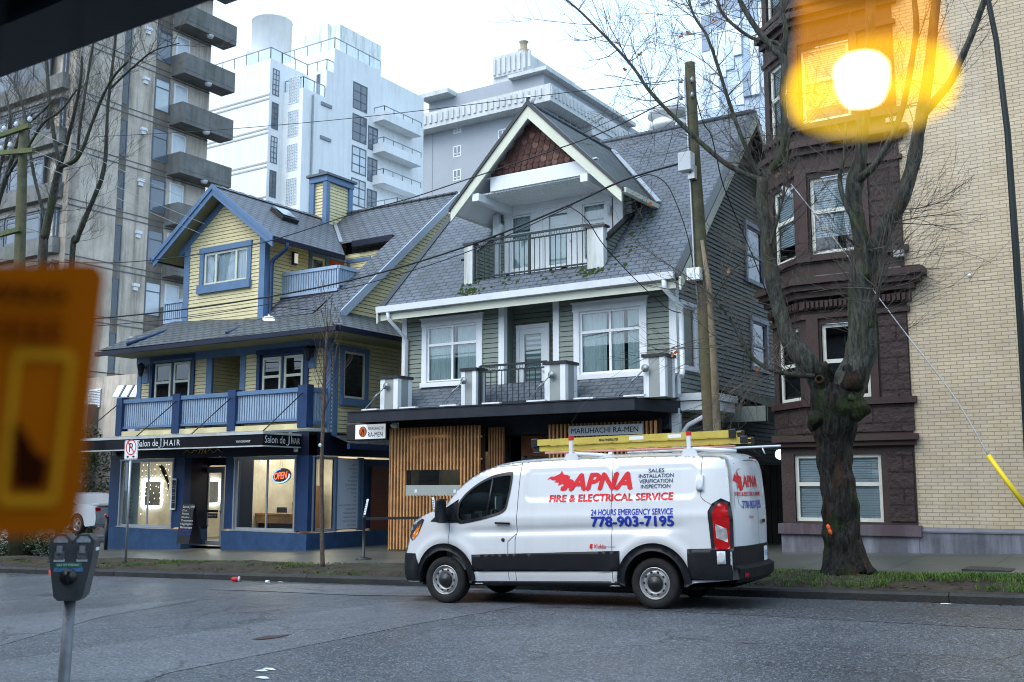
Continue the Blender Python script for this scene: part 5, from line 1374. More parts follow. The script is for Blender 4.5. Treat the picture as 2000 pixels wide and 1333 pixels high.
# plan of the upper bay: cant, front, flank
PL = [(-7.86, 22.95), (bx_(1574), BYD), (FX1, BYD)]
def bayband(b, pl, z0, z1, out, m=0):
    """moulding strip following the plan, projecting by out"""
    q = []
    for i, (x, y) in enumerate(pl):
        if i == 0: n = V((-(pl[1][1] - pl[0][1]), (pl[1][0] - pl[0][0]), 0)) * -1
        else: n = V((-(pl[i][1] - pl[i - 1][1]), (pl[i][0] - pl[i - 1][0]), 0)) * -1
        n = V((pl[min(i + 1, len(pl) - 1)][1] - pl[max(i - 1, 0)][1], -(pl[min(i + 1, len(pl) - 1)][0] - pl[max(i - 1, 0)][0]), 0)).normalized()
        q.append(V((x, y, 0)) + n * out)
    q[-1].x = pl[-1][0] + out
    for i in range(len(pl) - 1):
        A, C = V((*pl[i], 0)), V((*pl[i + 1], 0)); Z = lambda p, z: V((p.x, p.y, z))
        b.prism([Z(A, z0), Z(C, z0), Z(q[i + 1], z0), Z(q[i], z0)], (0, 0, z1 - z0), m)
    A, C = V((*pl[-1], 0)), q[-1]
    b.box(A.x, C.x, A.y - out, A.y + .4, z0, z1, m)
# ground storey: flat front
gw_ = (bx_(1547), bx_(1716), .98, 2.36)
def wallquad(b, o, u, x0, x1, z0, z1, holes, m=0):
    """flat wall with rectangular holes"""
    o, u = V(o), V(u); xs = sorted({x0, x1} | {h[0] for h in holes} | {h[1] for h in holes}); zs = sorted({z0, z1} | {h[2] for h in holes} | {h[3] for h in holes})
    for i in range(len(xs) - 1):
        for j in range(len(zs) - 1):
            cx, cz = (xs[i] + xs[i + 1]) / 2, (zs[j] + zs[j + 1]) / 2
            if any(h[0] < cx < h[1] and h[2] < cz < h[3] for h in holes): continue
            P = lambda x, z: V((o.x + u.x * x, o.y + u.y * x, z))
            b.poly([P(xs[i], zs[j]), P(xs[i + 1], zs[j]), P(xs[i + 1], zs[j + 1]), P(xs[i], zs[j + 1])], m)
b = B(); wallquad(b, (0, BYD, 0), (1, 0, 0), FX0, FX1, -.2, 2.7, [gw_]); b.box(FX0, FX0 + .05, BYD + .01, 27, -.2, 2.7); part(b, 'ground_storey_wall', M_brn, BR)
b = B(); b.box(bx_(1730), FX1 - .04, BYD - .03, BYD - .004, 1.0, 2.4); part(b, 'textured_panel', M_brs, BR)
b = B(); b.box(FX0 - .06, FX1 + .08, BYD - .16, BYD - .002, .72, .93); part(b, 'sill_course', mat('weathered_stone_sill', (.085, .06, .07), rough=.6, var=.3, streak=.5, streakcol=(.2, .2, .22)), BR)
b = B(); b.box(FX0 - .02, FX1 + .01, BYD - .08, BYD - .001, -.3, .72); part(b, 'plinth', M_plin, BR)
b = B(); b.box(FX0 - .12, FX1 + .1, BYD - .2, BYD - .002, 2.62, 2.74); b.box(FX0 - .05, FX1 + .05, BYD - .12, BYD - .003, 2.52, 2.62); part(b, 'string_course', M_brm, BR)
b = B(); b.box(FX0 - .12, -6.9, BYD - .2, BYD, 2.74, 2.76); part(b, 'moss_strip', M_moss, BR)
def bigwin(o, u, n, wd, ht, bot, cols=1):
    return window(BR, o, u, n, wd, ht, (M_sash, M_sash, M_glass), cols=cols, rows=(1.25, 1), casing=.0, sash=.075, blind=(M_blind, bot), back=.5)
bigwin((gw_[0], BYD + .06, gw_[2]), (1, 0, 0), (0, -1, 0), gw_[1] - gw_[0], gw_[3] - gw_[2], .02, 2)
cu_ = V((PL[1][0] - PL[0][0], PL[1][1] - PL[0][1], 0)); cl = cu_.length; cu_.normalize(); cn = V((cu_.y, -cu_.x, 0))
c0 = V((*PL[0], 0))
STO = [(3.52, 5.10, 2.74, 5.25), (6.62, 8.30, 6.30, 8.62), (9.55, 11.25, 9.35, 11.6), (12.4, 14, 12.1, 14.4)]
for si, (wz0, wz1, sz0, sz1) in enumerate(STO):
    fw_ = (bx_(1610 if si == 0 else 1598), bx_(1703 if si == 0 else 1699), wz0, wz1)
    if si == 2: fw_ = (bx_(1590), bx_(1690), wz0, wz1)
    cwid = (cl * .16, cl * .86, wz0, wz1)
    top = STO[si + 1][2] if si < 3 else 15.5
    b = B(); wallquad(b, (0, BYD, 0), (1, 0, 0), PL[1][0], FX1, sz0, top, [fw_]); wallquad(b, c0, cu_, 0, cl, sz0, top, [cwid]); part(b, 'bay_wall', M_brn, BR)
    b = B(); b.box(fw_[1] + .22, FX1 - .02, BYD - .025, BYD - .002, wz0 - .05, wz1 + .05); part(b, 'textured_panel', M_brs, BR)
    b = B(); b.box(fw_[1] + .03, fw_[1] + .18, BYD - .06, BYD - .003, wz0 - .1, wz1 + .15); b.box(fw_[0] - .3, fw_[0] - .05, BYD - .06, BYD - .003, wz0 - .1, wz1 + .15); part(b, 'pilaster', M_brm, BR)
    bigwin((fw_[0], BYD + .06, wz0), (1, 0, 0), (0, -1, 0), fw_[1] - fw_[0], wz1 - wz0, .02 if si == 0 else .2) if si else window(BR, (fw_[0], BYD + .06, wz0), (1, 0, 0), (0, -1, 0), fw_[1] - fw_[0], wz1 - wz0, (M_sash, M_sash, M_glass), rows=(1, 1), casing=0, sash=.075, back=.6)
    o = c0 + cu_ * cwid[0] - cn * .06 + V((0, 0, wz0))
    if si == 0: window(BR, o, cu_, cn, cwid[1] - cwid[0], wz1 - wz0, (M_sash, M_sash, M_glass), rows=(1, 1), casing=0, sash=.075, back=.6)
    else: bigwin(o, cu_, cn, cwid[1] - cwid[0], wz1 - wz0, .22)
    # sill band, block band and cornice
    b = B(); bayband(b, PL, wz0 - .16, wz0 - .03, .10); part(b, 'sill_course', M_brm, BR)
    b = B(); bayband(b, PL, sz0 + (.12 if si else .06), wz0 - .17, .03); part(b, 'block_band', M_brs, BR)
    b = B(); k = wz1 + .12
    bayband(b, PL, k, k + .10, .06); 
    if si == 0:
        bayband(b, PL, 5.42, 5.60, .10); bayband(b, PL, 5.66, 5.80, .20); bayband(b, PL, 5.80, 5.92, .32); bayband(b, PL, 5.92, 6.06, .42)
    else:
        bayband(b, PL, sz1 + .22, sz1 + .36, .10); bayband(b, PL, sz1 + .36, sz1 + .5, .22)
    part(b, 'cornice', M_brm, BR)
    if si == 0:
        b = B()
        L = PL[2][0] - PL[1][0]
        for i in range(22):
            x = PL[1][0] + .05 + i * L / 22; b.box(x, x + .06, BYD - .17, BYD - .11, 5.44, 5.58)
        for i in range(12):
            p = c0 + cu_ * (.1 + i * cl / 12) + cn * .11; b.obox(p + V((0, 0, 5.44)), cu_ * .06, cn * .06, V((0, 0, .14)))
        part(b, 'dentils', M_brm, BR)
        b = B(); bayband(b, PL[:2], 6.06, 6.08, .40); part(b, 'moss_strip', M_moss, BR); b = B(); bayband(b, PL[1:], 6.06, 6.09, .36); part(b, 'ledge_top', mat('weathered_ledge', (.16, .17, .16), rough=.8, var=.4, scale=4, moss=.5), BR)
b = B(); b.box(PL[0][0], PL[0][0] + .05, PL[0][1], 27, 2.7, 15.5); b.box(FX0, FX1, BYD + .01, 24, 2.72, 2.76); b.poly([(PL[0][0], PL[0][1], 15.5), (PL[1][0], 22, 15.5), (FX1, 22, 15.5), (FX1, 27, 15.5), (PL[0][0], 27, 15.5)]); part(b, 'flank_wall', M_brn, BR)
b = B(); b.box(FX1 - .18, FX1 + .02, BYD - .14, BYD - .001, 6.34, 6.48); b.box(FX1 - .2, FX1 + .02, BYD - .14, BYD - .001, 9.2, 9.3); part(b, 'stone_ledge', mat('pale_stone_ledge', (.32, .32, .31), rough=.8, var=.4, scale=8), BR)
# tan brick building
M_tan = brickmat('tan_brick', (.555, .452, .315), (.485, .385, .262), (.30, .25, .185), .24, .074, ms=.008, rough=.75, bump=.7, var=.13, streak=.25, streakcol=(.60, .57, .50))
TB = thing('tan_brick_building', (0, 22, .3), 'large windowless tan brick wall with a grey plinth at the right', 'building')
b = B(); b.box(FX1 - .4, 12, BYD + .02, 34, .86, 15.5); part(b, 'brick_wall', M_tan, TB)
b = B(); b.prism([(FX1 + .012, BYD - .06, -.2), (12, BYD - .06, -.2), (12, BYD - .06, .84), (FX1 + .012, BYD - .06, .80)], (0, .3, 0)); part(b, 'plinth', M_plin, TB)
b = B(); b.prism([(FX1 + .07, BYD - .08, .80), (12, BYD - .08, .84), (12, BYD - .02, .90), (FX1 + .07, BYD - .02, .86)], (0, 0, .03)); part(b, 'plinth_cap', mat('grey_plinth_cap', (.15, .15, .17), rough=.6, var=.2), TB)
b = B(); b.lathe((aY(1893, 538, 22.0)), (0, -1, 0), [(0.0, .02), (.03, .015), (.035, 0)], 12); part(b, 'wall_plug', M_white, TB)
# passage between the grey green house and the brown building
b = B(); 
for i in range(14):
    x = -9.75 + i * .165; b.box(x, x + .15, 26.0, 26.05, .1, 2.25)
b.box(-9.8, -7.45, 26.05, 26.1, .5, .6); b.box(-9.8, -7.45, 26.05, 26.1, 1.9, 2.0)
o = b.build('wooden_fence', mat('black_stained_fence', (.018, .020, .018), rough=.7, var=.3)); tag(o, 'dark board fence closing the passage behind the van rear', 'fence')
rb = thing('rear_building', (-8, 31, 0), 'dark sided rear wing at the end of the passage with wall lamp', 'building')
b = B(); laps(b, (0, 31.2, 0), (1, 0, 0), (0, -1, 0), [(-9.8, 0), (-6.5, 0), (-6.5, 3.3), (-9.8, 3.3)], .13, .02); laps(b, (-8.15, 0, 0), (0, 1, 0), (-1, 0, 0), [(26.1, 0), (31.2, 0), (31.2, 5), (26.1, 5)], .13, .02); part(b, 'wall', M_gsid_dark, rb)
b = B(); b.box(-9.2, -8.4, 31.1, 31.18, .2, 2.3); part(b, 'door', M_dark, rb)
lp_ = thing('wall_lamp', aY(1523, 888, 26.2), 'round white lit lamp on the wall in the dark passage', 'lamp')
p = aY(1523, 888, 25.3); b = B(); b.lathe(p, (-.5, -.9, 0), [(0, .10), (.06, .09), (.11, .05), (.125, 0)], 16); part(b, 'lamp_globe', mat('lit_opal_globe', (1, 1, .95), emit=2.2, emitcol=(.97, 1, .92), var=0), lp_)
b = B(); b.lathe(p + V((.02, .05, 0)), (-.5, -.9, 0), [(0.0, -.06), (.13, -.06), (.14, .05)], 16); b.tube([p + V((0, 0, .1)), p + V((.1, .4, .14))], .02, 6); part(b, 'lamp_housing', M_black, lp_)
# ================================================================== apartment blocks behind
M_conc = mat('stained_concrete', (.52, .46, .385), rough=.85, var=.22, scale=.8, streak=.9, streakcol=(.17, .15, .12), bump=.15)
M_conc2 = mat('weathered_balcony_concrete', (.17, .17, .165), rough=.85, var=.25, scale=1, streak=.6, streakcol=(.07, .075, .06), moss=.35, mosscol=(.05, .09, .02), mscale=.8)
M_white2 = mat('white_stucco', (.78, .80, .80), rough=.8, var=.06, scale=.3, streak=.4, streakcol=(.50, .52, .51))
M_greyst = mat('blue_grey_stucco', (.36, .385, .42), rough=.85, var=.06, scale=.25, streak=.12, streakcol=(.25, .27, .29))
M_paleconc = mat('pale_ribbed_concrete', (.56, .58, .58), rough=.85, var=.1, scale=.5, streak=.5, streakcol=(.26, .26, .23))
M_fr = mat('grey_window_frame', (.12, .14, .17), rough=.5, var=.05)
M_frw = mat('white_window_frame', (.72, .75, .78), rough=.5, var=.03)
M_win = mat('sky_reflecting_glass', (.10, .13, .16), rough=.06, var=.3, scale=.3, spec=1.0)
M_winp = mat('curtained_glass', (.50, .56, .60), rough=.12, var=.2, scale=.4, spec=.8)
M_winb = mat('dark_glass', (.04, .05, .06), rough=.08, var=.4, scale=.3, spec=.8)
M_block = mat('glass_block', (.42, .50, .54), rough=.2, var=.2, scale=2)
M_rail2 = mat('grey_guard_rail', (.22, .25, .28), rough=.5)
M_railg = glassmat('guard_glass', tint=(.85, .92, .95), refl=.12)
def swin(par, o, u, n, wd, ht, cols=1, rows=1, f=None, g=None, t=.07, pr=.04, name='window', vs_=None, hs_=None):
    o, u, n = V(o), V(u), V(n); z = V((0, 0, 1)); f = f or M_fr; g = g or M_win
    b = B()
    bx = lambda x0, x1, z0, z1: b.obox(o + u * x0 + z * z0 - n * .03, u * (x1 - x0), n * (pr + .03), z * (z1 - z0))
    bx(0, t, 0, ht); bx(wd - t, wd, 0, ht); bx(t, wd - t, 0, t); bx(t, wd - t, ht - t, ht)
    for k in (vs_ or [i / cols for i in range(1, cols)]): bx(wd * k - t / 2, wd * k + t / 2, t, ht - t)
    for k in (hs_ or [i / rows for i in range(1, rows)]): bx(t, wd - t, ht * k - t * .4, ht * k + t * .4)
    r = part(b, name, f, par)
    b = B(); q = o + n * .012
    b.poly([q + u * .02 + z * .02, q + u * (wd - .02) + z * .02, q + u * (wd - .02) + z * (ht - .02), q + u * .02 + z * (ht - .02)]); part(b, 'pane', g, r)
    return r
def grail(par, pts, z, h=1.0, glass=True, step=1.6, name='guard_rail'):
    b, g = B(), B()
    for A, C in zip(pts[:-1], pts[1:]):
        A, C = V((*A, z)), V((*C, z)); L = (C - A).length; d = (C - A) / L
        b.bar(A + V((0, 0, h)), C + V((0, 0, h)), .07, .07)
        k = max(1, round(L / step))
        for i in range(k + 1): p = A + d * L * i / k; b.bar(p, p + V((0, 0, h)), .06, .06)
        g.poly([A + V((0, 0, .08)), C + V((0, 0, .08)), C + V((0, 0, h - .05)), A + V((0, 0, h - .05))])
    r = part(b, name, M_rail2, par)
    if glass: part(g, 'glass_infill', M_railg, r)
    return r
UX, UY, NF, NR = (1, 0, 0), (0, 1, 0), (0, -1, 0), (1, 0, 0)
# ---------------- stained concrete block at left
XC = -44.0
yc = aX(138, 300, XC).y; ye = aX(404, 300, XC).y
CB = thing('concrete_apartment', (XC, yc, 0), 'stained grey concrete apartment block with stacked solid balconies at the left', 'apartment block')
b = B(); b.box(-72, XC, yc, ye, -1.5, 34); part(b, 'wall', M_conc, CB)
yb0 = aX(331, 210, XC).y; xo = aY(357, 198, yb0).x; yb1 = aX(456, 240, xo).y
zt2, zt4 = aX(357, 198, xo).z, aX(352, 396, xo).z; FH = (zt2 - zt4) / 2
hb = aX(357, 198, xo).z - aX(357, 239, xo).z
ys1, ys2 = aX(233, 300, XC).y, aX(246, 300, XC).y
yw1, yw2 = aX(296, 300, XC).y, aX(326, 300, XC).y
yd1, yd2 = aX(334, 300, XC).y, aX(361, 300, XC).y
M_stain = mat('brown_water_stain', (.17, .145, .115), rough=.9, var=.3, scale=.8, streak=.5, streakcol=(.28, .26, .23))
for k in range(-3, 8):
    z = zt2 - hb + (k - 2) * FH      # balcony floor
    if z < 4: continue
    b = B(); b.box(XC, xo, yb0, yb1, z + .0, z + .2); b.box(xo - .15, xo, yb0, yb1, z + .2, z + hb); b.box(XC, xo - .15, yb0, yb0 + .15, z + .2, z + hb); b.box(XC, xo - .15, yb1 - .15, yb1, z + .2, z + hb); b.box(xo - .02, xo + .012, yb0 - .012, yb1, z + .22, z + .27)
    bl = part(b, 'balcony', M_conc2, CB)
    b = B(); b.lathe((XC + .9, (yb0 + yb1) / 2, z), (0, 0, -1), [(0, .16), (.16, .12), (.2, 0)], 12); part(b, 'soffit_lamp', M_white, bl)
    swin(CB, (XC, yd1, z + .25), UY, NR, yd2 - yd1, 2.15, f=M_white, g=M_winp, t=.08, name='balcony_door')
    swin(CB, (XC, yw1, z + .6), UY, NR, yw2 - yw1, 1.75, 1, 1, f=M_fr, g=random.choice([M_win, M_winp, M_win]), t=.06, hs_=[.72])
    b = B(); b.box(XC - .02, XC + .006, yw1, yw2, z - .55, z + .58); part(b, 'stained_spandrel', M_stain, CB)
    swin(CB, (XC, ys1, z + .3), UY, NR, ys2 - ys1, 1.9, f=M_fr, g=M_winb, t=.05, name='slit_window')
    b = B(); b.box(XC - .02, XC + .008, ys1 - .02, ys2 + .02, z - .75, z + .28); part(b, 'stained_spandrel', M_stain, CB)
    b = B(); b.box(XC, XC + .03, yc, ye, z - .14, z - .09); b.box(XC, XC + .03, yc, ye, z + .16, z + .2); part(b, 'floor_joint', mat('dark_joint', (.05, .05, .05), rough=.9), CB) if k == -3 else part(b, 'floor_joint', M_fr, CB)
    b = B(); yv = ys2 + .75; b.box(XC, XC + .16, yv, yv + .35, z + 1.95, z + 2.1); b.box(XC, XC + .1, yv + .05, yv + .3, z + 1.75, z + 1.95); part(b, 'exhaust_vent', M_white, CB)
    # front bands of windows
    b = B(); b.box(-58, XC - .4, yc - .4, yc, z + .25, z + 1.0); b.box(-58, XC - .4, yc - .4, yc, z + 2.45, z + 2.6); part(b, 'bay_spandrel', M_conc2, CB)
    for i in range(5):
        x = -57.5 + i * 3.0
        if x + 2.9 > XC - .4: break
        swin(CB, (x, yc - .3, z + 1.0), UX, NF, 2.9, 1.45, 2, 1, f=M_fr, g=random.choice([M_winb, M_winb, M_win]), t=.12, hs_=[.8])
    swin(CB, (XC - .6, yc - .3, z + 1.0), UY, NR, .28, 1.45, 1, 1, f=M_fr, g=M_winp, t=.1)
b = B(); b.box(-45.5, -41.5, yc - .05, yc + 1.5, -1, 5.4); part(b, 'podium', mat('brown_podium_wall', (.13, .11, .095), rough=.8, var=.2), CB)
# low annex with louvre and sloped skylight
ax_ = thing('concrete_annex', (-36, 30, 0), 'low beige concrete annex with louvre and sloped skylight panes behind the salon', 'annex')
YA = 29.6
b = B(); b.box(fx(120, YA, 760), fx(300, YA, 760), YA, YA + 4, 3.4, aY(180, 738, YA).z); part(b, 'wall', M_conc, ax_)
b = B(); b.box(fx(120, YA, 760) - .1, fx(300, YA, 760), YA - .05, YA + 4, -.5, 3.4); part(b, 'base', mat('brown_annex_base', (.10, .085, .075), rough=.8, var=.25, scale=1), ax_)
p0_, p1_ = aY(174, 797, YA), aY(199, 760, YA)
b = B(); n_ = 11
for i in range(n_):
    z = p0_.z + (p1_.z - p0_.z) * i / n_; b.prism([(p0_.x, YA - .1, z), (p0_.x, YA - .02, z + .09), (p0_.x, YA - .0, z + .09), (p0_.x, YA - .08, z)], (p1_.x - p0_.x, 0, 0))
part(b, 'louvre', M_frw, ax_)
a0, a1 = aY(218, 775, YA - .6), aY(268, 775, YA - .6)
for i in range(3):
    u0 = a0.lerp(a1, i / 3 + .02); u1 = a0.lerp(a1, (i + 1) / 3 - .04); up = V((-.35, .55, .55))
    b = B(); b.slab([u0, u1, u1 + up, u0 + up], .05); part(b, 'skylight_pane', mat('bright_skylight', (.75, .82, .9), rough=.08, var=.1), ax_)
    b = B(); b.bar(u1 + V((.03, 0, 0)), u1 + up + V((.03, 0, 0)), .07, .08); part(b, 'skylight_bar', M_fr, ax_)
b = B(); z0_ = aY(212, 1022, 27.5).z; x0_, x1_ = fx(206, 27.5, 1000), fx(219, 27.5, 1000); b.box(x0_, x0_ + .05, 27.4, 27.5, z0_, z0_ + .95); b.box(x1_ - .05, x1_, 27.4, 27.5, z0_, z0_ + .95)
for i in range(11): b.box(x0_ + .05, x1_ - .05, 27.4, 27.46, z0_ + .04 + i * .08, z0_ + .085 + i * .08)
o = b.build('louvre_vent', M_frw); tag(o, 'white louvred vent beside the left edge of the salon', 'vent')
# ---------------- white stepped tower
XA = -68.0
WT = thing('white_tower', (XA, 66, 0), 'tall white stepped apartment tower with glass railed terraces', 'apartment tower')
pA = aX(524, 250, XA); YA0 = pA.y; YA1 = aX(552, 250, XA).y
XB = aY(590, 250, YA1).x; YB2 = aX(742, 250, XB).y
zA = aX(524, 112, XA).z                    # roof terrace of block A
zB = aX(655, 130, XB).z
b = B(); b.box(-84, XA, YA0, YB2, -2, zA); b.box(XA, XB, YA1, YA1 + 3.0, -2, aY(590, 172, YA1).z); b.box(XA, XB, YA1 + 3.0, YB2, -2, zA); part(b, 'wall', M_white2, WT)
# upper set back storeys
yU = YA1 + 4
zU = aX(632, 83, XB).z
b = B(); xU0 = fx(548, yU, 110); b.box(xU0, XB, yU, YB2, zA, zU); b.box(-84, fx(480, YA0 + 5, 120), YA0 + 5, YB2, zA, aY(480, 98, YA0 + 5).z); part(b, 'penthouse', M_white2, WT)
yT = YA1 + 9
b = B(); zT = aY(640, 55, yT).z; xk = fx(664, yT, 60); b.box(fx(594, yT, 90), xk, yT, aX(744, 90, xk).y, zU - 1, zT); b.box(fx(622, yT - .4, 90), fx(640, yT - .4, 90), yT - .4, yT, zU, aY(630, 50, yT - .4).z); part(b, 'roof_block', mat('stained_white_parapet', (.74, .76, .75), rough=.85, var=.08, scale=.3, streak=.75, streakcol=(.30, .33, .25)), WT)
c = aY(530, 100, YA0 + 9); r_ = (fx(557, YA0 + 9, 80) - fx(503, YA0 + 9, 80)) / 2
b = B(); b.lathe((c.x, c.y, 0), (0, 0, 1), [(r_, zA), (r_, aY(530, 47, YA0 + 9).z), (r_ * 1.03, aY(530, 47, YA0 + 9).z), (r_ * 1.03, aY(530, 44, YA0 + 9).z), (0, aY(530, 43, YA0 + 9).z)], 32); part(b, 'water_tank', M_white2, WT)
grail(WT, [(-84, YA0 + .1), (XA - .1, YA0 + .1), (XA - .1, YA1 - .2), (XA - .1, YA1 + 3.1), (XB - .1, YA1 + 3.1), (XB - .1, YB2 - 6)], zA, 1.1)
grail(WT, [(xU0, yU + .1), (XB - .1, yU + .1), (XB - .1, YB2)], zU, 1.1)
grail(WT, [(XA + .1, YA1 + .1), (XB - .1, YA1 + .1), (XB - .1, YA1 + 2.9)], aY(590, 172, YA1).z, 1.1)
fh = (aX(690, 215, XB).z - aX(689, 341, XB).z) / 2
M_lineW = mat('grey_reveal_line', (.40, .42, .43), rough=.8)
yn0, yn1 = aX(531, 200, XA).y, aX(544, 200, XA).y
yg0, yg1 = aX(688, 250, XB).y, aX(716, 250, XB).y
yh0, yh1 = aX(719, 250, XB).y, aX(738, 250, XB).y
xg0, xg1 = fx(562, YA1, 250), fx(583, YA1, 250)
ztop = aX(689, 155, XB).z
for k in range(9):
    z = ztop - fh * (k + 1) + fh * .12
    b = B(); zz = aX(524, 183, XA).z - k * fh; b.box(-84, XA + .01, YA0 - .05, YA0, zz - .1, zz + .05); b.box(-84, XA + .01, YA0 - .05, YA0, zz - .5, zz - .36); part(b, 'floor_line', M_lineW, WT)
    zn = aX(537, 135, XA).z - 2.55 - k * fh + .05
    swin(WT, (XA, yn0, zn), UY, NR, yn1 - yn0, 2.5, 2, 5, f=M_fr, g=M_win if k % 2 else M_winp, t=.08)
    if k: swin(WT, (xg0, YA1, z - .3 + 2), UX, NF, xg1 - xg0, 2.5, 6, 9, f=M_frw, g=M_block, t=.05, name='glass_block_window')
    swin(WT, (XB, yg0, z), UY, NR, yg1 - yg0, 2.65, 2, 1, f=M_fr, g=random.choice([M_winp, M_winp, M_win]), t=.11, vs_=[.55], hs_=[.33, .67])
    if k: swin(WT, (XB, yh0, z - .3), UY, NR, yh1 - yh0, 2.4, 2, 3, f=M_fr, g=M_win, t=.1)
    # balconies at the far end
    x2 = XB + (3.2 if k > 2 else 1.4); b = B(); zb_ = z - .55
    b.box(XB, x2, YB2 - 1.0, YB2 + 5, zb_, zb_ + .28); b.box(x2 - .15, x2, YB2 - 1.0, YB2 + 5, zb_ + .28, zb_ + .9); b.box(XB, x2 - .15, YB2 - 1.0, YB2 - .85, zb_ + .28, zb_ + .9)
    bl = part(b, 'balcony', M_white2, WT)
    grail(WT, [(XB, YB2 - .9), (x2 - .1, YB2 - .9), (x2 - .1, YB2 + 5)], zb_ + .9, .55, glass=False)
    if k < 6:
        b = B(); pv = aX(637, 203, XB); b.box(XB, XB + .12, pv.y - .7, pv.y + .7, pv.z - k * fh * 1.02 - .3, pv.z - k * fh * 1.02); part(b, 'wall_vent', M_rail2, WT)
b = B(); b.box(XB - 6, XB, YB2, YB2 + 7, -2, zA + 2); part(b, 'rear_wing', M_white2, WT)
b = B(); yp = YA1 + 1.2; b.tube([(XB + .12, yp, aX(597, 180, XB).z), (XB + .12, yp, 0)], .09, 6); part(b, 'drain_pipe', M_rail2, WT)
swin(WT, (XA + 1.2, YA1 + 3.0, aY(590, 172, YA1).z + .2), UX, NF, XB - XA - 2, 2.3, 3, 1, f=M_fr, g=M_win, t=.1, name='terrace_door')
swin(WT, (-79, YA0 + 5, zA + .1), UX, NF, 5, 2.2, 3, 1, f=M_fr, g=M_win, t=.1, name='terrace_door')
# ---------------- blue grey tower with ribbed parapets
YG = 107.0
pc = aY(1075, 170, YG); XG = pc.x
GT = thing('grey_tower', (XG, YG, 0), 'blue grey apartment tower with ribbed pale parapets behind the dormer', 'apartment tower')
xw0 = fx(806, YG + 2, 250); xw1 = XG - 2.0
zp1 = aY(1085, 160, YG).z; zp0 = aY(1085, 186, YG).z
b = B(); b.box(xw0, xw1, YG + 2, YG + 40, -2, zp0); part(b, 'wall', M_greyst, GT)
xp0 = fx(777, YG, 220)
b = B(); b.box(xp0, XG, YG, YG + 45, zp0 - .5, zp0); b.box(xp0, XG, YG, YG + .3, zp0, zp1); b.box(XG - .3, XG, YG + .3, YG + 45, zp0, zp1)
for i in range(int((XG - xp0) / .9)): b.box(xp0 + i * .9 + .1, xp0 + i * .9 + .5, YG - .18, YG, zp0 + .1, zp1 - .4)
for i in range(46): b.box(XG, XG + .18, YG + i * .95 + .1, YG + i * .95 + .5, zp0 + .1, zp1 - .4)
part(b, 'parapet', M_paleconc, GT)
b = B(); zq = aY(960, 166, YG + 5).z; xq0 = fx(838, YG + 5, 200); b.box(xq0, XG - 4, YG + 5, YG + 35, zp0, zq); part(b, 'penthouse', M_greyst, GT)
b = B(); b.box(fx(818, YG + 3, 190), fx(874, YG + 3, 190), YG + 3, YG + 12, zq - .4, zq + .2); b.box(XG - 9, XG - 3, YG + 4, YG + 30, zq - .2, zq + .3); part(b, 'penthouse_roof', M_paleconc, GT)
zr0, zr1 = aY(990, 155, YG + 9).z, aY(990, 108, YG + 9).z
b = B(); b.box(fx(963, YG + 9, 130), fx(1020, YG + 9, 130), YG + 9, YG + 22, zr0 - 1, zr1 - 3); b.box(fx(963, YG + 8.7, 130), fx(1022, YG + 8.7, 130), YG + 8.7, YG + 23, zr1 - 3, zr1)
for i in range(8): b.box(fx(963, YG + 8.7, 130) + i * .82 + .1, fx(963, YG + 8.7, 130) + i * .82 + .5, YG + 8.5, YG + 8.7, zr1 - 2.7, zr1 - .4)
part(b, 'lift_tower', M_paleconc, GT)
b = B(); q = aY(1023, 105, YG + 12); b.lathe((q.x, q.y, zr1 - 2), (0, 0, 1), [(.9, 0), (.9, 3.5), (.5, 3.8), (.5, 4.6), (.7, 4.8), (0, 5)], 12); part(b, 'roof_vent', mat('rusty_vent', (.33, .26, .18), rough=.8, var=.3, scale=1), GT)
fhg = (aY(893, 235, YG + 2).z - aY(893, 327, YG + 2).z) / 2
for k in range(5):
    for xa, xb in ((886, 901), (973, 990)):
        z = aY(893, 261, YG + 2).z - k * fhg + (0 if xa < 900 else .9)
        swin(GT, (fx(xa, YG + 2, 250), YG + 2, z), UX, NF, fx(xb, YG + 2, 250) - fx(xa, YG + 2, 250), 1.55, 2, 1, f=M_frw, g=random.choice([M_win, M_winp, M_win]), t=.14, hs_=[.3])
    z = aY(790, 275, YG + 3).z - k * fhg; b = B(); b.box(xw0 - 3.2, xw0, YG + 1.5, YG + 8, z - .3, z); b.box(xw0 - 3.2, xw0 - 3.0, YG + 1.5, YG + 8, z, z + 1.1); b.box(xw0 - 3, xw0, YG + 1.5, YG + 1.7, z, z + 1.1); part(b, 'balcony', M_paleconc, GT)
    swin(GT, (xw0 - 1.8, YG + 3, z), UX, NF, 1.6, 2.4, 1, 1, f=M_frw, g=M_winp, t=.12, name='balcony_door')
    z = aX(1145, 250, XG).z - k * fhg
    b = B(); b.box(xw1, XG - .2, YG + 11, YG + 20, z - .3, z); b.box(XG - .4, XG - .2, YG + 11, YG + 20, z, z + 1.1); b.box(xw1, XG - .4, YG + 11, YG + 11.2, z, z + 1.1); part(b, 'balcony', M_paleconc, GT)
    swin(GT, (xw1, YG + 5, z + .2), UY, NR, 5, 2.2, 3, 1, f=M_frw, g=M_win, t=.14)
swin(GT, (fx(843, YG + 5, 200), YG + 5, zp1 - .3), UX, NF, 3.2, 2.6, 2, 1, f=M_frw, g=M_winp, t=.14); swin(GT, (fx(908, YG + 5, 190), YG + 5, zp1), UX, NF, 1.3, 2.2, 1, 1, f=M_frw, g=M_winp, t=.14, hs_=[.5])
b = B()
for z in range(6, 40, 7): b.box(xw0, xw1, YG + 1.97, YG + 2, z, z + .12)
b.box(fx(845, YG + 2, 250), fx(846, YG + 2, 250), YG + 1.97, YG + 2, -2, zp0 - .5); part(b, 'wall_joint', mat('grey_wall_joint', (.24, .26, .29), rough=.9), GT)
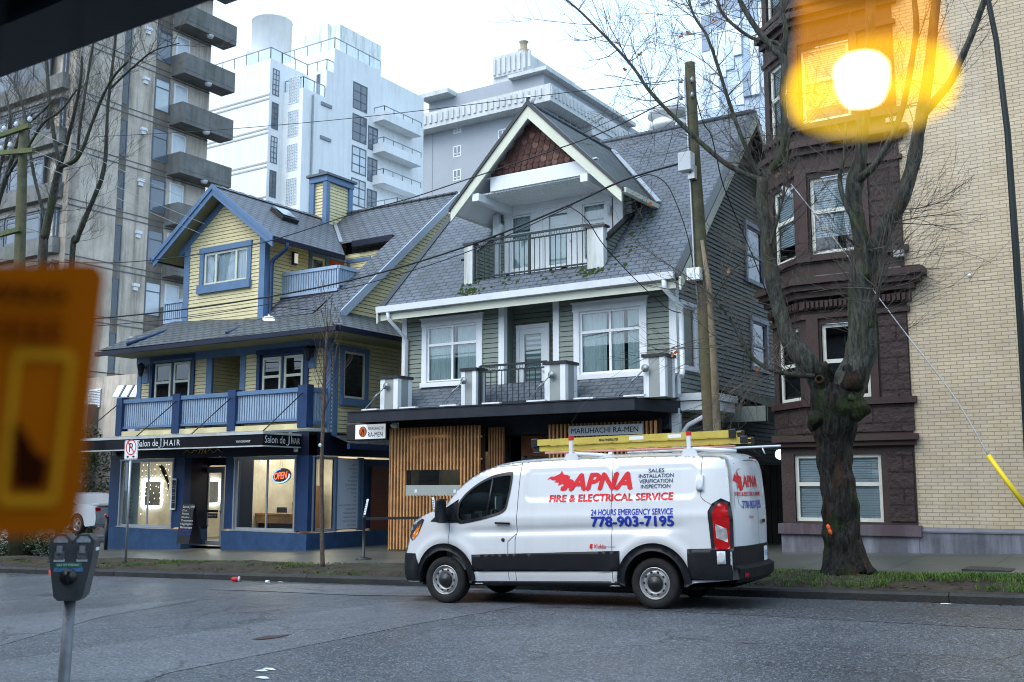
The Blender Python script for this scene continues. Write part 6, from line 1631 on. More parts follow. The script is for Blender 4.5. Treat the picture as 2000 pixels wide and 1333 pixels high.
# palm like planter on the parapet
t = thing('roof_plant', (xp0 + 2, YG + .8, zp1), 'spiky green plant on the far grey tower parapet', 'plant')
b = B(); random.seed(2)
for i in range(60):
    a, e = random.uniform(0, 6.28), random.uniform(.1, 1.2); l = random.uniform(.8, 1.9); p = V((xp0 + 2.2 + random.uniform(-1.6, 1.6), YG + .8, zp1 - .1)); d = V((math.cos(a) * math.cos(e), math.sin(a) * math.cos(e), math.sin(e)))
    b.poly([p - V((.05, 0, 0)), p + V((.05, 0, 0)), p + d * l])
part(b, 'leaves', mat('dark_yucca_leaf', (.05, .08, .05), rough=.7), t)
# ---------------- glass tower at right
YT_ = 150.0
x0g, x1g = fx(1371, YT_, 100), fx(1500, YT_, 100)
GL = thing('glass_tower', (x0g, YT_, 0), 'pale blue glass tower with a patchwork of panels behind the bare tree', 'tower')
b = B(); b.box(x0g, x1g + 8, YT_, YT_ + 30, -2, 105); part(b, 'core', mat('pale_tower_glass', (.42, .52, .62), rough=.15, var=.08, scale=.1), GL)
random.seed(31); mats_ = [mat('panel_pale', (.70, .78, .84), rough=.25, var=.05), mat('panel_blue', (.34, .44, .56), rough=.15, var=.05), mat('panel_mid', (.52, .62, .72), rough=.2, var=.05), mat('panel_slate', (.26, .33, .42), rough=.2, var=.05)]
b = B(); cw = 1.35; rh = 2.0
ni = int((x1g + 6 - x0g) / cw)
for i in range(ni):
    z = aY(1400, 215, YT_).z + random.choice((0, 0, 1, 2)) * 1.0
    while z < 104:
        h = random.choice((1, 2, 2, 3)) * rh; d = random.choice((.05, .15, .3, .6))
        b.box(x0g + i * cw + .04, x0g + (i + 1) * cw - .04, YT_ - d, YT_, z, z + h - .1, random.choice((0, 0, 1, 2, 2, 3))); z += h
part(b, 'cladding_panel', mats_, GL)['kind'] = 'stuff'
# ================================================================== white cargo van
import numpy as np
VC = onroad(868, 1179); _r = onroad(1279, 1191)
VTH = math.atan2(_r.y - VC.y, _r.x - VC.x)
VAX = V((math.cos(VTH), math.sin(VTH), GR)); VN = V((math.sin(VTH), -math.cos(VTH), 0)); VZ = V((0, 0, 1))
def vw(x, y, z): return VC + VAX * x + VN * (y - .99) + VZ * z
def vpx(px, py, y):
    """pixel -> (x, z) on the van's lengthwise plane at half width y"""
    r = ray(px, py); p0 = VC + VN * (y - .99)
    P = CP + r * ((p0 - CP).dot(VN) / r.dot(VN))
    x = (P - VC).dot(VAX) / VAX.dot(VAX); return x, P.z - VC.z - GR * (P.x - VC.x)
VAN = thing('cargo_van', tuple(vw(1.7, 0, 0)), 'white cargo van with red and blue company lettering and a ladder rack at the kerb', 'van')
M_vw = mat('white_van_paint', (.66, .68, .70), rough=.25, var=.03, streak=.18, streakcol=(.42, .43, .44), scale=.8, coat=.6, spec=.5)
M_vb = mat('black_plastic_cladding', (.009, .010, .013), rough=.5, var=.25, scale=4)
M_seam = mat('panel_gap', (.03, .032, .035), rough=.8)
def ip(t, pts):
    for (a, va), (b, vb) in zip(pts[:-1], pts[1:]):
        if t <= b: return va + (vb - va) * max(0, (t - a)) / (b - a)
    return pts[-1][1]
def sst(a, b, t):
    t = max(0, min(1, (t - a) / (b - a))); return t * t * (3 - 2 * t)
WZ = [(.2, .93), (.30, .965), (.45, 1.005), (.6, 1.02), (.8, 1.03), (1.2, 1.03), (1.32, 1.022), (1.5, .995), (1.9, .930), (2.0, .895), (2.06, .85), (2.1, .80)]
def rrect(x, z, x0, x1, z0, z1, r):
    cx, cz, hx, hz = (x0 + x1) / 2, (z0 + z1) / 2, (x1 - x0) / 2 - r, (z1 - z0) / 2 - r
    qx, qz = abs(x - cx) - hx, abs(z - cz) - hz
    return math.hypot(max(qx, 0), max(qz, 0)) + min(max(qx, qz), 0) - r
def vwid(x, z):
    w_ = ip(z, WZ)
    if x < .35: w_ -= .27 * (max(0, .35 - x) / 1.37) ** 2.0
    if x > 4.05: w_ -= .10 * ((x - 4.05) / .36) ** 2.6
    if z < 1.6 and x > .2:
        a = math.exp(-((z - (1.06 + .012 * x)) / .055) ** 2) * sst(.15, .6, x) * (1 - sst(3.4, 4.0, x)); w_ -= .032 * a
        w_ += .010 * math.exp(-((z - 1.26) / .05) ** 2) * sst(.2, .6, x)
    # flares over the wheels
    for cx in (0, 3.345):
        d = math.hypot(x - cx, z - .36)
        w_ += .022 * math.exp(-((d - .60) / .07) ** 2) * (1 if z > .3 else 0)
    for (x0, x1, z0, z1) in ((1.36, 2.70, 1.50, 1.955), (2.76, 3.96, 1.50, 1.955)):
        d = rrect(x, z, x0, x1, z0, z1, .09)
        w_ -= .014 * (1 - sst(-.035, .012, d))
    return w_
EDGE = [(-.80, .30), (-.83, .50), (-.80, .72), (-.74, .86), (-.70, 1.0), (-.645, 1.17), (-.52, 1.27), (-.27, 1.37), (-.02, 1.455), (.06, 1.53), (.22, 1.705), (.38, 1.83), (.56, 1.935), (.74, 2.01), (.93, 2.048), (1.2, 2.068), (1.95, 2.082), (2.75, 2.085), (3.5, 2.075), (4.0, 2.06), (4.27, 2.04), (4.33, 2.02)]
CEN = [(-1.03, .30), (-1.06, .50), (-1.05, .72), (-1.02, .86), (-.99, 1.0), (-.93, 1.17), (-.76, 1.29), (-.42, 1.41), (-.14, 1.49), (-.03, 1.56), (.17, 1.75), (.34, 1.885), (.53, 2.0), (.72, 2.075), (.92, 2.115), (1.2, 2.14), (1.95, 2.165), (2.75, 2.165), (3.5, 2.155), (4.0, 2.14), (4.30, 2.115), (4.40, 2.08)]
def dens(p, n):
    """Catmull-Rom through p"""
    out = []
    for i in range(len(p) - 1):
        p0, p1, p2, p3 = [V((*p[max(0, min(len(p) - 1, i + k))],)) for k in (-1, 0, 1, 2)]
        for j in range(n):
            t = j / n
            out.append(.5 * ((2 * p1) + (p2 - p0) * t + (2 * p0 - 5 * p1 + 4 * p2 - p3) * t * t + (3 * p1 - p0 - 3 * p2 + p3) * t ** 3))
    out.append(V(p[-1])); return [(q[0], q[1]) for q in out]
ED, CN = dens(EDGE, 4), dens(CEN, 4)
REAR = [(4.33, 2.02), (4.37, 1.9), (4.39, 1.7), (4.41, 1.4), (4.42, 1.1), (4.42, .85), (4.42, .60), (4.41, .40)]
RD = dens(REAR, 4)
def arch(cx, cz, r, z0, n=22, flat=1.0):
    a0 = math.asin((z0 - cz) / r)
    return [(cx + math.cos(a) * r, cz + math.sin(a) * r * flat) for a in [math.pi - a0 + (2 * a0 - math.pi) * i / n for i in range(n + 1)]]
ZS = .30
outer = ED + RD[1:] + [(4.40, .40)][:0] + [(3.90, .36)] + arch(3.345, .36, .445, ZS)[::-1] + arch(0, .36, .445, ZS)[::-1]
WIN = [(.235, 1.30), (.25, 1.47), (.34, 1.60), (.46, 1.70), (.60, 1.785), (.78, 1.86), (.95, 1.895), (1.08, 1.905), (1.115, 1.88), (1.105, 1.70), (1.06, 1.45), (1.03, 1.385), (.95, 1.335), (.78, 1.29), (.55, 1.245), (.30, 1.215)]
WIN = dens(WIN + [WIN[0]], 3)[:-1]
def npin(P, poly):
    c = np.zeros(len(P), bool); q = np.array(poly); n = len(q)
    for i in range(n):
        a, d = q[i], q[i - 1]
        m = (a[1] > P[:, 1]) != (d[1] > P[:, 1])
        with np.errstate(divide='ignore', invalid='ignore'):
            xx = (d[0] - a[0]) * (P[:, 1] - a[1]) / (d[1] - a[1]) + a[0]
        c ^= m & (P[:, 0] < xx)
    return c
def fill(outer, holes, e):
    loops = [outer] + list(holes); vs_, es = [], []
    for l in loops:
        q = []
        for i in range(len(l)):
            a, c = V(l[i]), V(l[(i + 1) % len(l)]); k = max(1, int((c - a).length / (e * 1.5)))
            q += [tuple(a + (c - a) * j / k) for j in range(k)]
        i0 = len(vs_); vs_ += q; es += [(i0 + j, i0 + (j + 1) % len(q)) for j in range(len(q))]
    o = np.array(outer); x0, y0 = o.min(0); x1, y1 = o.max(0)
    gx, gy = np.meshgrid(np.arange(x0 + e, x1, e), np.arange(y0 + e, y1, e)); P = np.stack([gx.ravel(), gy.ravel()], 1)
    P = P[npin(P, outer)]
    for h in holes: P = P[~npin(P, h)]
    Bd = np.array(vs_)
    if len(P): P = P[np.array([((Bd - p) ** 2).sum(1).min() for p in P]) > (e * .5) ** 2]
    r = geo.delaunay_2d_cdt([V(v) for v in vs_] + [V(p) for p in P], es, [], 0, 1e-6)
    vv = np.array([tuple(p) for p in r[0]]); cs = np.array([vv[list(f)].mean(0) for f in r[2]])
    ok = npin(cs, outer)
    for h in holes: ok &= ~npin(cs, h)
    return [tuple(p) for p in vv], [tuple(f) for f, k in zip(r[2], ok) if k]
vs2, fs2 = fill(outer, [WIN], .032)
def ccw(f):
    a, b_, c = [vs2[k] for k in f[:3]]
    return (b_[0] - a[0]) * (c[1] - a[1]) - (b_[1] - a[1]) * (c[0] - a[0]) > 0
bd, ws = B(), B()
for s in (1, -1):
    pts = [vw(x, s * vwid(x, z), z) for x, z in vs2]
    # local frame (x back, y left, z up): a counter-clockwise (x, z) face looks along -y, so reverse it on the left
    fs = [(f if ccw(f) else f[::-1]) for f in fs2]
    if s > 0: fs = [f[::-1] for f in fs]
    bd.mesh(pts, fs, 0, True)
NT = 17
def rowpts(k):
    (xe, ze), (xc, zc) = ED[k], CN[k]; ye = vwid(xe, ze); out = []
    f = k / (len(ED) - 1); q = 2.2 if k < 36 else 3.0
    for j in range(NT):
        t = -1 + 2 * j / (NT - 1); a = abs(t)
        out.append(vw(xc + (xe - xc) * a ** 2.4, ye * t, zc + (ze - zc) * a ** q))
    return out
rows = [rowpts(k) for k in range(len(ED))]
K0, K1 = 38, 54          # windscreen between cowl and roof
for k in range(len(rows) - 1):
    for j in range(NT - 1):
        tgt = ws if K0 <= k < K1 and 1 <= j < NT - 2 else bd
        tgt.poly([rows[k][j], rows[k][j + 1], rows[k + 1][j + 1], rows[k + 1][j]], 0, True)
# rear face
def rearpt(x, z, t):
    y = vwid(x, z); a = abs(t)
    return vw(x + .13 * (1 - a ** 3.2), y * t, z)
rr = [[rearpt(x, z, -1 + 2 * j / 20) for j in range(21)] for x, z in RD]
top = [rows[-1][round(j * (NT - 1) / 20)] for j in range(21)]
for k in range(len(rr) - 1):
    for j in range(20): bd.poly([rr[k][j], rr[k][j + 1], rr[k + 1][j + 1], rr[k + 1][j]], 0, True)
for j in range(20):
    bd.poly([vw(4.33 + .0, 0, 0) * 0 + rows[-1][min(NT - 1, int(j * (NT - 1) / 20))], rows[-1][min(NT - 1, int((j + 1) * (NT - 1) / 20))], rr[0][j + 1], rr[0][j]], 0, True)
body = part(bd, 'body', M_vw, VAN)
bm = bmesh.new(); bm.from_mesh(body.data); bmesh.ops.remove_doubles(bm, verts=bm.verts, dist=.0006); bmesh.ops.dissolve_degenerate(bm, dist=.0004, edges=bm.edges); bm.to_mesh(body.data); bm.free()
part(ws, 'windscreen', glassmat('windscreen_glass', tint=(.8, .88, .88), refl=.02), VAN)
b = B(); b.poly([vw(-.9, -.9, .3), vw(4.4, -.9, .3), vw(4.4, .9, .3), vw(-.9, .9, .3)]); b.obox(vw(-.55, -.98, .25), VAX * .98, VN * 1.7, VZ * .55); b.obox(vw(2.8, -.98, .25), VAX * 1.1, VN * 1.7, VZ * .6)
part(b, 'underbody', M_blackmatte, VAN)
def onside(x, z, d=.0, s=1): return vw(x, s * (vwid(x, z) + d), z)
def sidepatch(poly, d, name, m, e=.05, s=(1, -1), th=.03, par=None, label=None):
    """panel lying on the van's side: front face at distance d with a rim back to the body"""
    v, f = fill(poly, [], e); b = B()
    for sg in s:
        pts = [onside(x, z, d, sg) for x, z in v]; fl = []
        for t in f:
            a, b_, c = [v[k] for k in t[:3]]; cc = (b_[0] - a[0]) * (c[1] - a[1]) - (b_[1] - a[1]) * (c[0] - a[0]) > 0
            fl.append(tuple(t[::-1]) if (cc == (sg > 0)) else tuple(t))
        b.mesh(pts, fl, 0, True)
        n = len(poly)
        for i in range(n):
            (xa, za), (xb, zb_) = poly[i], poly[(i + 1) % n]
            b.poly([onside(xa, za, d, sg), onside(xb, zb_, d, sg), onside(xb, zb_, d - th, sg), onside(xa, za, d - th, sg)])
    return part(b, name, m, par or VAN, label=label)
# dark cladding band between the arches, rear quarter and lips
def band(x0, x1, f0, f1, n=20): return [(x0 + (x1 - x0) * i / n, f0(x0 + (x1 - x0) * i / n)) for i in range(n + 1)] + [(x1 - (x1 - x0) * i / n, f1(x1 - (x1 - x0) * i / n)) for i in range(n + 1)]
ztop_ = lambda x: .715 + .026 * x; zbot_ = lambda x: .475 + .012 * x
sidepatch(band(.50, 2.86, zbot_, ztop_), .012, 'lower_cladding', M_vb)
sidepatch(band(3.84, 4.40, lambda x: .40, ztop_), .012, 'rear_cladding', M_vb)
sidepatch(band(.46, 2.92, lambda x: .27 + .008 * x, lambda x: .335 + .012 * x), .006, 'sill', M_vb)
for cx in (0, 3.345):
    A1, A0 = arch(cx, .36, .535, .36, 26), arch(cx, .36, .43, .30, 26)
    if cx == 0: A1 = [(max(x, -.80), z) for x, z in A1]
    sidepatch(A1 + A0[::-1], .028, 'wheel_arch_trim', M_vb, .06)
    b = B()
    for s in (1, -1):
        L = arch(cx, .36, .445, .30, 18)
        for (xa, za), (xb, zb_) in zip(L[:-1], L[1:]): b.poly([vw(xa, s * 1.0, za), vw(xb, s * 1.0, zb_), vw(xb, s * .7, zb_), vw(xa, s * .7, za)])
    part(b, 'wheel_housing', M_blackmatte, VAN)
# bumpers
b = B(); R = [rows[k] for k in range(0, 12)]
off = lambda p: vw(0, 0, 0) * 0 + p - VAX * .012
for k in range(11):
    for j in range(NT - 1): b.poly([off(R[k][j]) , off(R[k][j + 1]), off(R[k + 1][j + 1]), off(R[k + 1][j])], 0, True)
fb = part(b, 'front_bumper', M_vb, VAN)
sidepatch([(-.80, .32), (-.835, .5), (-.80, .74), (-.58, .735), (-.475, .52), (-.43, .32)], .014, 'front_bumper_corner', M_vb, .05)
b = B(); zz = [.36, .40, .46, .52, .56]
for z0, z1, o0, o1 in ((.36, .42, .02, .09), (.42, .55, .09, .10), (.55, .60, .10, .0)):
    for j in range(20):
        ta, tb = -1 + 2 * j / 20, -1 + 2 * (j + 1) / 20
        P = lambda t, z, o: rearpt(4.42, max(.40, z), t) + VAX * o + VZ * (min(0, z - .40))
        b.poly([P(ta, z1, o1), P(tb, z1, o1), P(tb, z0, o0), P(ta, z0, o0)])
rbp = part(b, 'rear_bumper', M_vb, VAN)
sidepatch([(3.95, .42), (4.42, .40), (4.42, .60), (4.2, .60)], .05, 'rear_bumper_corner', M_vb, .05)
b = B(); v0 = lambda t, z, o=.006: rearpt(ip(z, sorted((q[1], q[0]) for q in REAR)), z, t) + VAX * o
for j in range(20):
    ta, tb = -1 + 2 * j / 20, -1 + 2 * (j + 1) / 20; b.poly([v0(ta, .84), v0(tb, .84), v0(tb, .60), v0(ta, .60)], 0, True)
part(b, 'tailgate_cladding', M_vb, VAN)
def reartile(t0, t1, z0, z1, name, m, o=.01, par=None):
    b = B(); n = 6
    for i in range(n):
        for j in range(n):
            ta, tb = t0 + (t1 - t0) * i / n, t0 + (t1 - t0) * (i + 1) / n; za, zb_ = z0 + (z1 - z0) * j / n, z0 + (z1 - z0) * (j + 1) / n
            b.poly([v0(ta, za, o), v0(ta, zb_, o), v0(tb, zb_, o), v0(tb, za, o)], 0, True)
    return part(b, name, m, par or VAN)
def seamline(pts, wd=.007, s=1, name='panel_seam'):
    b = B(); q = [onside(x, z, .0035, s) for x, z in pts]
    for i in range(len(q) - 1):
        d = (q[i + 1] - q[i]); 
        if d.length < 1e-6: continue
        sd = d.cross(VN).normalized() * wd / 2; b.poly([q[i] - sd, q[i + 1] - sd, q[i + 1] + sd, q[i] + sd])
    return b
for pl in ([(.10, 1.20), (.09, 1.0), (.085, .82), (.12, .66)], [(.28, 1.765), (.46, 1.895), (.66, 1.985), (.86, 2.02), (1.2, 2.035), (1.26, 2.035), (1.25, 1.6), (1.245, 1.2), (1.24, 1.04), (1.22, .90), (1.22, .35)], [(1.235, 1.03), (1.12, .93), (1.10, .87), (1.10, .36)], [(2.73, 2.08), (2.73, 1.5), (2.74, 1.0), (2.745, .36)], [(4.03, 2.06), (4.03, 1.6), (4.05, 1.49), (4.18, 1.40)]):
    D = dens(pl, 6)
    part(seamline(D), 'panel_seam', M_seam, VAN)
for x0, x1 in ((1.36, 2.70), (2.76, 3.96)):   # swage edge of the pressed panels: thin highlight handled by the pressing itself
    pass
# rear doors: centre seam, window pressings, handle, plate, high brake light
def rearline(pts, wd=.008, name='door_seam', m=None):
    b = B(); q = [v0(t, z, .005) for t, z in pts]
    for i in range(len(q) - 1):
        d = q[i + 1] - q[i]; sd = d.cross(VAX).normalized() * wd / 2; b.poly([q[i] - sd, q[i + 1] - sd, q[i + 1] + sd, q[i] + sd])
    return part(b, name, m or M_seam, VAN)
rearline([(-.02, 2.0), (-.02, 1.3), (-.02, .62)], .010)
rearline([(.86, 1.92), (.90, 1.4), (.90, .62)]); rearline([(-.86, 1.92), (-.90, 1.4), (-.90, .62)]); rearline([(.84, 1.95), (.4, 2.0), (-.02, 2.01), (-.4, 2.0), (-.84, 1.95)])
M_groove = mat('soft_panel_edge', (.40, .42, .45), rough=.5)
rearline([(.78, 1.86), (.83, 1.80), (.80, 1.42), (.70, 1.36), (.10, 1.36), (.05, 1.42), (.05, 1.84), (.10, 1.90), (.70, 1.88), (.78, 1.86)], .012, 'window_pressing', M_groove); rearline([(-.78, 1.86), (-.83, 1.80), (-.80, 1.42), (-.70, 1.36), (-.14, 1.36), (-.09, 1.42), (-.09, 1.84), (-.14, 1.90), (-.70, 1.88), (-.78, 1.86)], .012, 'window_pressing', M_groove)
reartile(-.35, -.12, 1.13, 1.18, 'door_handle', M_black, .03)
pl_ = reartile(-.48, -.22, .60, .80, 'number_plate', M_white, .02)
reartile(-.22, .22, 2.03, 2.055, 'high_brake_light', mat('red_lens_dark', (.20, .01, .012), rough=.2), .03)
M_red = mat('red_tail_lens', (.42, .006, .008), rough=.15, var=.35, scale=11, coat=.5)
TL = [(4.225, .81), (4.195, 1.29), (4.23, 1.38), (4.31, 1.435), (4.385, 1.38), (4.405, 1.2), (4.405, .81)]
sidepatch([(4.175, .78), (4.13, 1.31), (4.19, 1.42), (4.30, 1.485), (4.41, 1.43), (4.44, 1.2), (4.44, .78)], .008, 'tail_light_surround', M_black, .05)
tl = sidepatch(TL, .02, 'tail_light', M_red, .04, label='tall red and clear tail light')
sidepatch([(4.245, .96), (4.23, 1.15), (4.375, 1.08), (4.385, .90)], .024, 'clear_lens', mat('clear_tail_lens', (.36, .34, .34), rough=.15, var=.35, scale=14, coat=1), .04, par=tl)
HLp = [(-.66, .93), (-.70, 1.0), (-.64, 1.17), (-.44, 1.27), (-.40, 1.25), (-.50, 1.07)]
hl = sidepatch(HLp, .008, 'headlight', mat('smoked_headlight', (.045, .05, .06), rough=.08, var=.4, scale=12, coat=1), .04)
sidepatch([(-.63, .95), (-.655, 1.0), (-.53, 1.15), (-.45, 1.20), (-.53, 1.03)], .013, 'amber_indicator', mat('amber_lens', (.75, .20, .015), rough=.15, coat=1), .04, par=hl)
for (x, z, w2, h2) in ((4.02, 1.70, .045, .10), (4.30, .70, .05, .085)):
    sidepatch([(x - w2, z - h2), (x + w2, z - h2), (x + w2, z + h2), (x - w2, z + h2)], .045, 'rear_door_hinge', M_vw, .05, th=.05)
reartile(.80, .90, .44, .49, 'reflector', M_red, .11)
# side glass, black window surround, quarter bar, mirror triangle
cxm = sum(p[0] for p in WIN) / len(WIN); czm = sum(p[1] for p in WIN) / len(WIN)
BIG = [(cxm + (x - cxm) * 1.055, czm + (z - czm) * 1.09) for x, z in WIN]
v, f = fill(BIG, [[(cxm + (x - cxm) * .965, czm + (z - czm) * .945) for x, z in WIN]], .06); b = B()
for s in (1, -1):
    fl = []
    for t in f:
        a, b_, c = [v[k] for k in t[:3]]; cc = (b_[0] - a[0]) * (c[1] - a[1]) - (b_[1] - a[1]) * (c[0] - a[0]) > 0
        fl.append(tuple(t[::-1]) if cc == (s > 0) else tuple(t))
    b.mesh([onside(x, z, .006, s) for x, z in v], fl)
    for i in range(len(WIN)):
        (xa, za), (xb, zb_) = WIN[i], WIN[(i + 1) % len(WIN)]; b.poly([onside(xa, za, .006, s), onside(xb, zb_, .006, s), onside(xb, zb_, -.05, s), onside(xa, za, -.05, s)])
wf = part(b, 'window_surround', M_black, VAN)
v, f = fill(WIN, [], .08); b = B()
for s in (1, -1): b.mesh([onside(x, z, -.018, s) for x, z in v], f)
part(b, 'side_window', glassmat('van_side_glass', tint=(.62, .76, .78), refl=.0), VAN)
b = B()
for s in (1, -1): b.tube([onside(.735, 1.27, -.01, s), onside(.80, 1.88, -.01, s)], .016, 6)
part(b, 'quarter_bar', M_black, wf)
sidepatch([(-.27, 1.225), (-.02, 1.41), (.10, 1.47), (.235, 1.55), (.22, 1.29), (.31, 1.205), (.10, 1.20)], .010, 'mirror_base', M_vb, .05)
for s in (1,):
    pass
b = B()
for s in (1, -1):
    pr = []
    for (dx, z, hw) in ((.0, 1.20, .035), (-.035, 1.23, .055), (-.05, 1.38, .06), (-.045, 1.52, .055), (-.01, 1.56, .04)):
        pr.append((dx, z, hw))
    ring = []
    for dx, z, hw in pr:
        c = (.07 + dx); yy = 1.03
        ring.append([vw(c + hw * 1.3 * math.cos(a), s * (yy + .14 + .115 * math.sin(a)), z) for a in [2 * math.pi * i / 14 for i in range(14)]])
    for k in range(len(ring) - 1):
        for i in range(14): b.poly([ring[k][i], ring[k][(i + 1) % 14], ring[k + 1][(i + 1) % 14], ring[k + 1][i]], 0, True)
    b.poly(ring[0]); b.poly(ring[-1])
    b.obox(vw(.04, s * .98, 1.24), VAX * .07, VN * (s * .12), VZ * .07)
part(b, 'door_mirror', M_vb, VAN)
# handle, lock, marker, fuel door, badge
sidepatch([(.90, 1.175), (1.14, 1.165), (1.145, 1.195), (.90, 1.205)], .038, 'door_handle', M_black, .06, th=.025)
b = B(); b.lathe(onside(1.02, .945, .0), VN, [(0.028, -.01), (.028, .008), (.0, .009)], 12); part(b, 'door_lock', M_black, VAN)
# wheels
M_tyre = mat('tyre_rubber', (.016, .016, .017), rough=.8, var=.3, scale=10)
M_rim = mat('silver_steel_wheel', (.42, .43, .44), rough=.4, metal=.6, var=.12, scale=12, streak=.2, streakcol=(.2, .15, .1))
def wheel(x, s):
    c = vw(x, s * .99, .347); ax = VN * s
    b = B(); b.lathe(c, ax, [(.215, -.24), (.30, -.245), (.338, -.215), (.347, -.18), (.347, -.05), (.338, -.018), (.305, .0), (.25, .0), (.222, -.015), (.215, -.03)], 48)
    for k in range(3): pass
    r = part(b, 'wheel', M_tyre, VAN)
    b = B(); b.lathe(c, ax, [(.222, -.02), (.215, -.005), (.205, -.01), (.198, -.04), (.178, -.055), (.168, -.03), (.145, -.018), (.125, -.03), (.10, -.045), (.0, -.045)], 40); part(b, 'rim', M_rim, r)
    b = B(); b.lathe(c, ax, [(.108, -.045), (.105, -.01), (.085, .005), (.05, .008), (.045, .015), (0, .015)], 20); part(b, 'hub_cap', M_black, r)
    b = B(); u = ax.cross(VZ).normalized(); u2 = ax.cross(u)
    for k in range(10):
        a = 2 * math.pi * k / 10; p = c + (u * math.cos(a) + u2 * math.sin(a)) * .155 + ax * -.020
        t_ = (u * -math.sin(a) + u2 * math.cos(a)); rd_ = (u * math.cos(a) + u2 * math.sin(a))
        b.poly([p + t_ * math.cos(q) * .021 + rd_ * math.sin(q) * .014 + ax * .004 for q in [2 * math.pi * i / 10 for i in range(10)]])
    part(b, 'rim_holes', M_blackmatte, r)
for x in (0, 3.345):
    for s in (1, -1): wheel(x, s)
# cabin
M_cab = mat('cabin_grey_plastic', (.10, .11, .12), rough=.7, var=.15)
b = B(); b.obox(vw(-.05, -.85, .6), VAX * .42, VN * 1.7, VZ * .72); b.obox(vw(.30, .18, 1.18), VAX * .14, VN * .45, VZ * .18); part(b, 'dashboard', M_cab, VAN)
b = B(); b.poly([vw(1.45, -.9, .4), vw(1.45, .9, .4), vw(1.45, .85, 2.0), vw(1.45, -.85, 2.0)]); b.poly([vw(-.3, -.9, .55), vw(1.45, -.9, .55), vw(1.45, .9, .55), vw(-.3, .9, .55)])
for s in (1, -1): b.poly([vw(.1, s * .93, .5), vw(1.45, s * .93, .5), vw(1.45, s * .93, 1.2), vw(.1, s * .93, 1.2)])
part(b, 'cabin_lining', M_cab, VAN)
for y in (.48, -.45):
    b = B(); b.obox(vw(.85, y - .25, .75), VAX * .5, VN * .5, VZ * .18); b.obox(vw(1.26, y - .24, .93), VAX * .14 + VZ * .02, VN * .48, VZ * .62 + VAX * .07); b.obox(vw(1.33, y - .13, 1.60), VAX * .09, VN * .26, VZ * .2)
    part(b, 'seat', mat('seat_cloth', (.03, .032, .036), rough=.9), VAN, .03)
b = B(); sc_c = vw(.66, .46, 1.22); sn = (VAX * .82 + VZ * .55).normalized(); su = VN; sv = sn.cross(su)
b.tube([sc_c + (su * math.cos(a) + sv * math.sin(a)) * .185 for a in [2 * math.pi * i / 28 for i in range(29)]], .016, 8, caps=False)
for a in (.2, 2.94, 4.71): b.tube([sc_c - sn * .02, sc_c + (su * math.cos(a) + sv * math.sin(a)) * .18], .018, 6)
b.lathe(sc_c - sn * .03, sn, [(.0, .05), (.06, .04), (.07, 0), (.04, -.25)], 12); part(b, 'steering_wheel', M_black, VAN)
b = B(); b.obox(vw(.10, .35, 1.62), VAX * .03, VN * .24, VZ * .075); b.tube([vw(.12, .47, 1.69), vw(.2, .47, 1.8)], .01, 6); part(b, 'rear_view_mirror', M_black, VAN)
b = B(); p = vw(.34, -.2, 1.32); b.obox(p, VAX * .02 + VZ * .004, VN * .22, VZ * .26); o = b.build('paper_sheet', M_white); tag(o, 'white paper sheet standing on the van dashboard behind the side window', 'paper')
# lettering, built to follow the side
def sfit(d=.003):
    def f(q):
        r = q - VC; x = r.dot(VAX) / VAX.dot(VAX); z = r.z - GR * VAX.x * x if False else (q.z - VC.z - VAX.z * x)
        return onside(x, z, d)
    return f
def stext(s, x0, x1, z, h, m, bold=0, shear=0, align='LEFT'):
    o = vw(x0, 1.0, z); return text(s, h, o, VAX, VZ, 'lettering', m, VAN, width=x1 - x0, bold=bold, shear=shear, fit=sfit())
M_lr = mat('red_vinyl', (.66, .022, .030), rough=.35, var=.03); M_lb = mat('blue_vinyl', (.018, .045, .42), rough=.35, var=.03); M_lg = mat('slate_vinyl', (.03, .06, .13), rough=.4, var=.03)
stext('APNA', 2.03, 2.98, 1.645, .245, M_lr, bold=.05, shear=.22)
stext('FIRE & ELECTRICAL SERVICE', 1.73, 3.60, 1.485, .10, M_lr, bold=.038)
stext('24 HOURS EMERGENCY SERVICE', 2.40, 3.61, 1.285, .085, M_lb, bold=.02)
stext('778-903-7195', 2.41, 3.62, 1.125, .145, M_lb, bold=.04)
for i, (s, a, c) in enumerate((('SALES', 3.22, 3.45), ('INSTALLATION', 3.08, 3.59), ('VERIFICATION', 3.09, 3.58), ('INSPECTION', 3.12, 3.55))): stext(s, a, c, 1.865 - i * .073, .054, M_lg, bold=.012)
stext('Kidde', 2.46, 2.63, .825, .058, M_lr, bold=.01); stext('Proud Distributor', 2.64, 2.78, .835, .022, M_lg)
def spoly(l, m, name='emblem'):
    b = B(); v, f = fill(l, [], .05); fl = []
    for t in f:
        a, b_, c = [v[k] for k in t[:3]]; fl.append(tuple(t[::-1]) if (b_[0] - a[0]) * (c[1] - a[1]) - (b_[1] - a[1]) * (c[0] - a[0]) > 0 else tuple(t))
    b.mesh([onside(x, z, .006) for x, z in v], fl); return part(b, name, m, VAN)
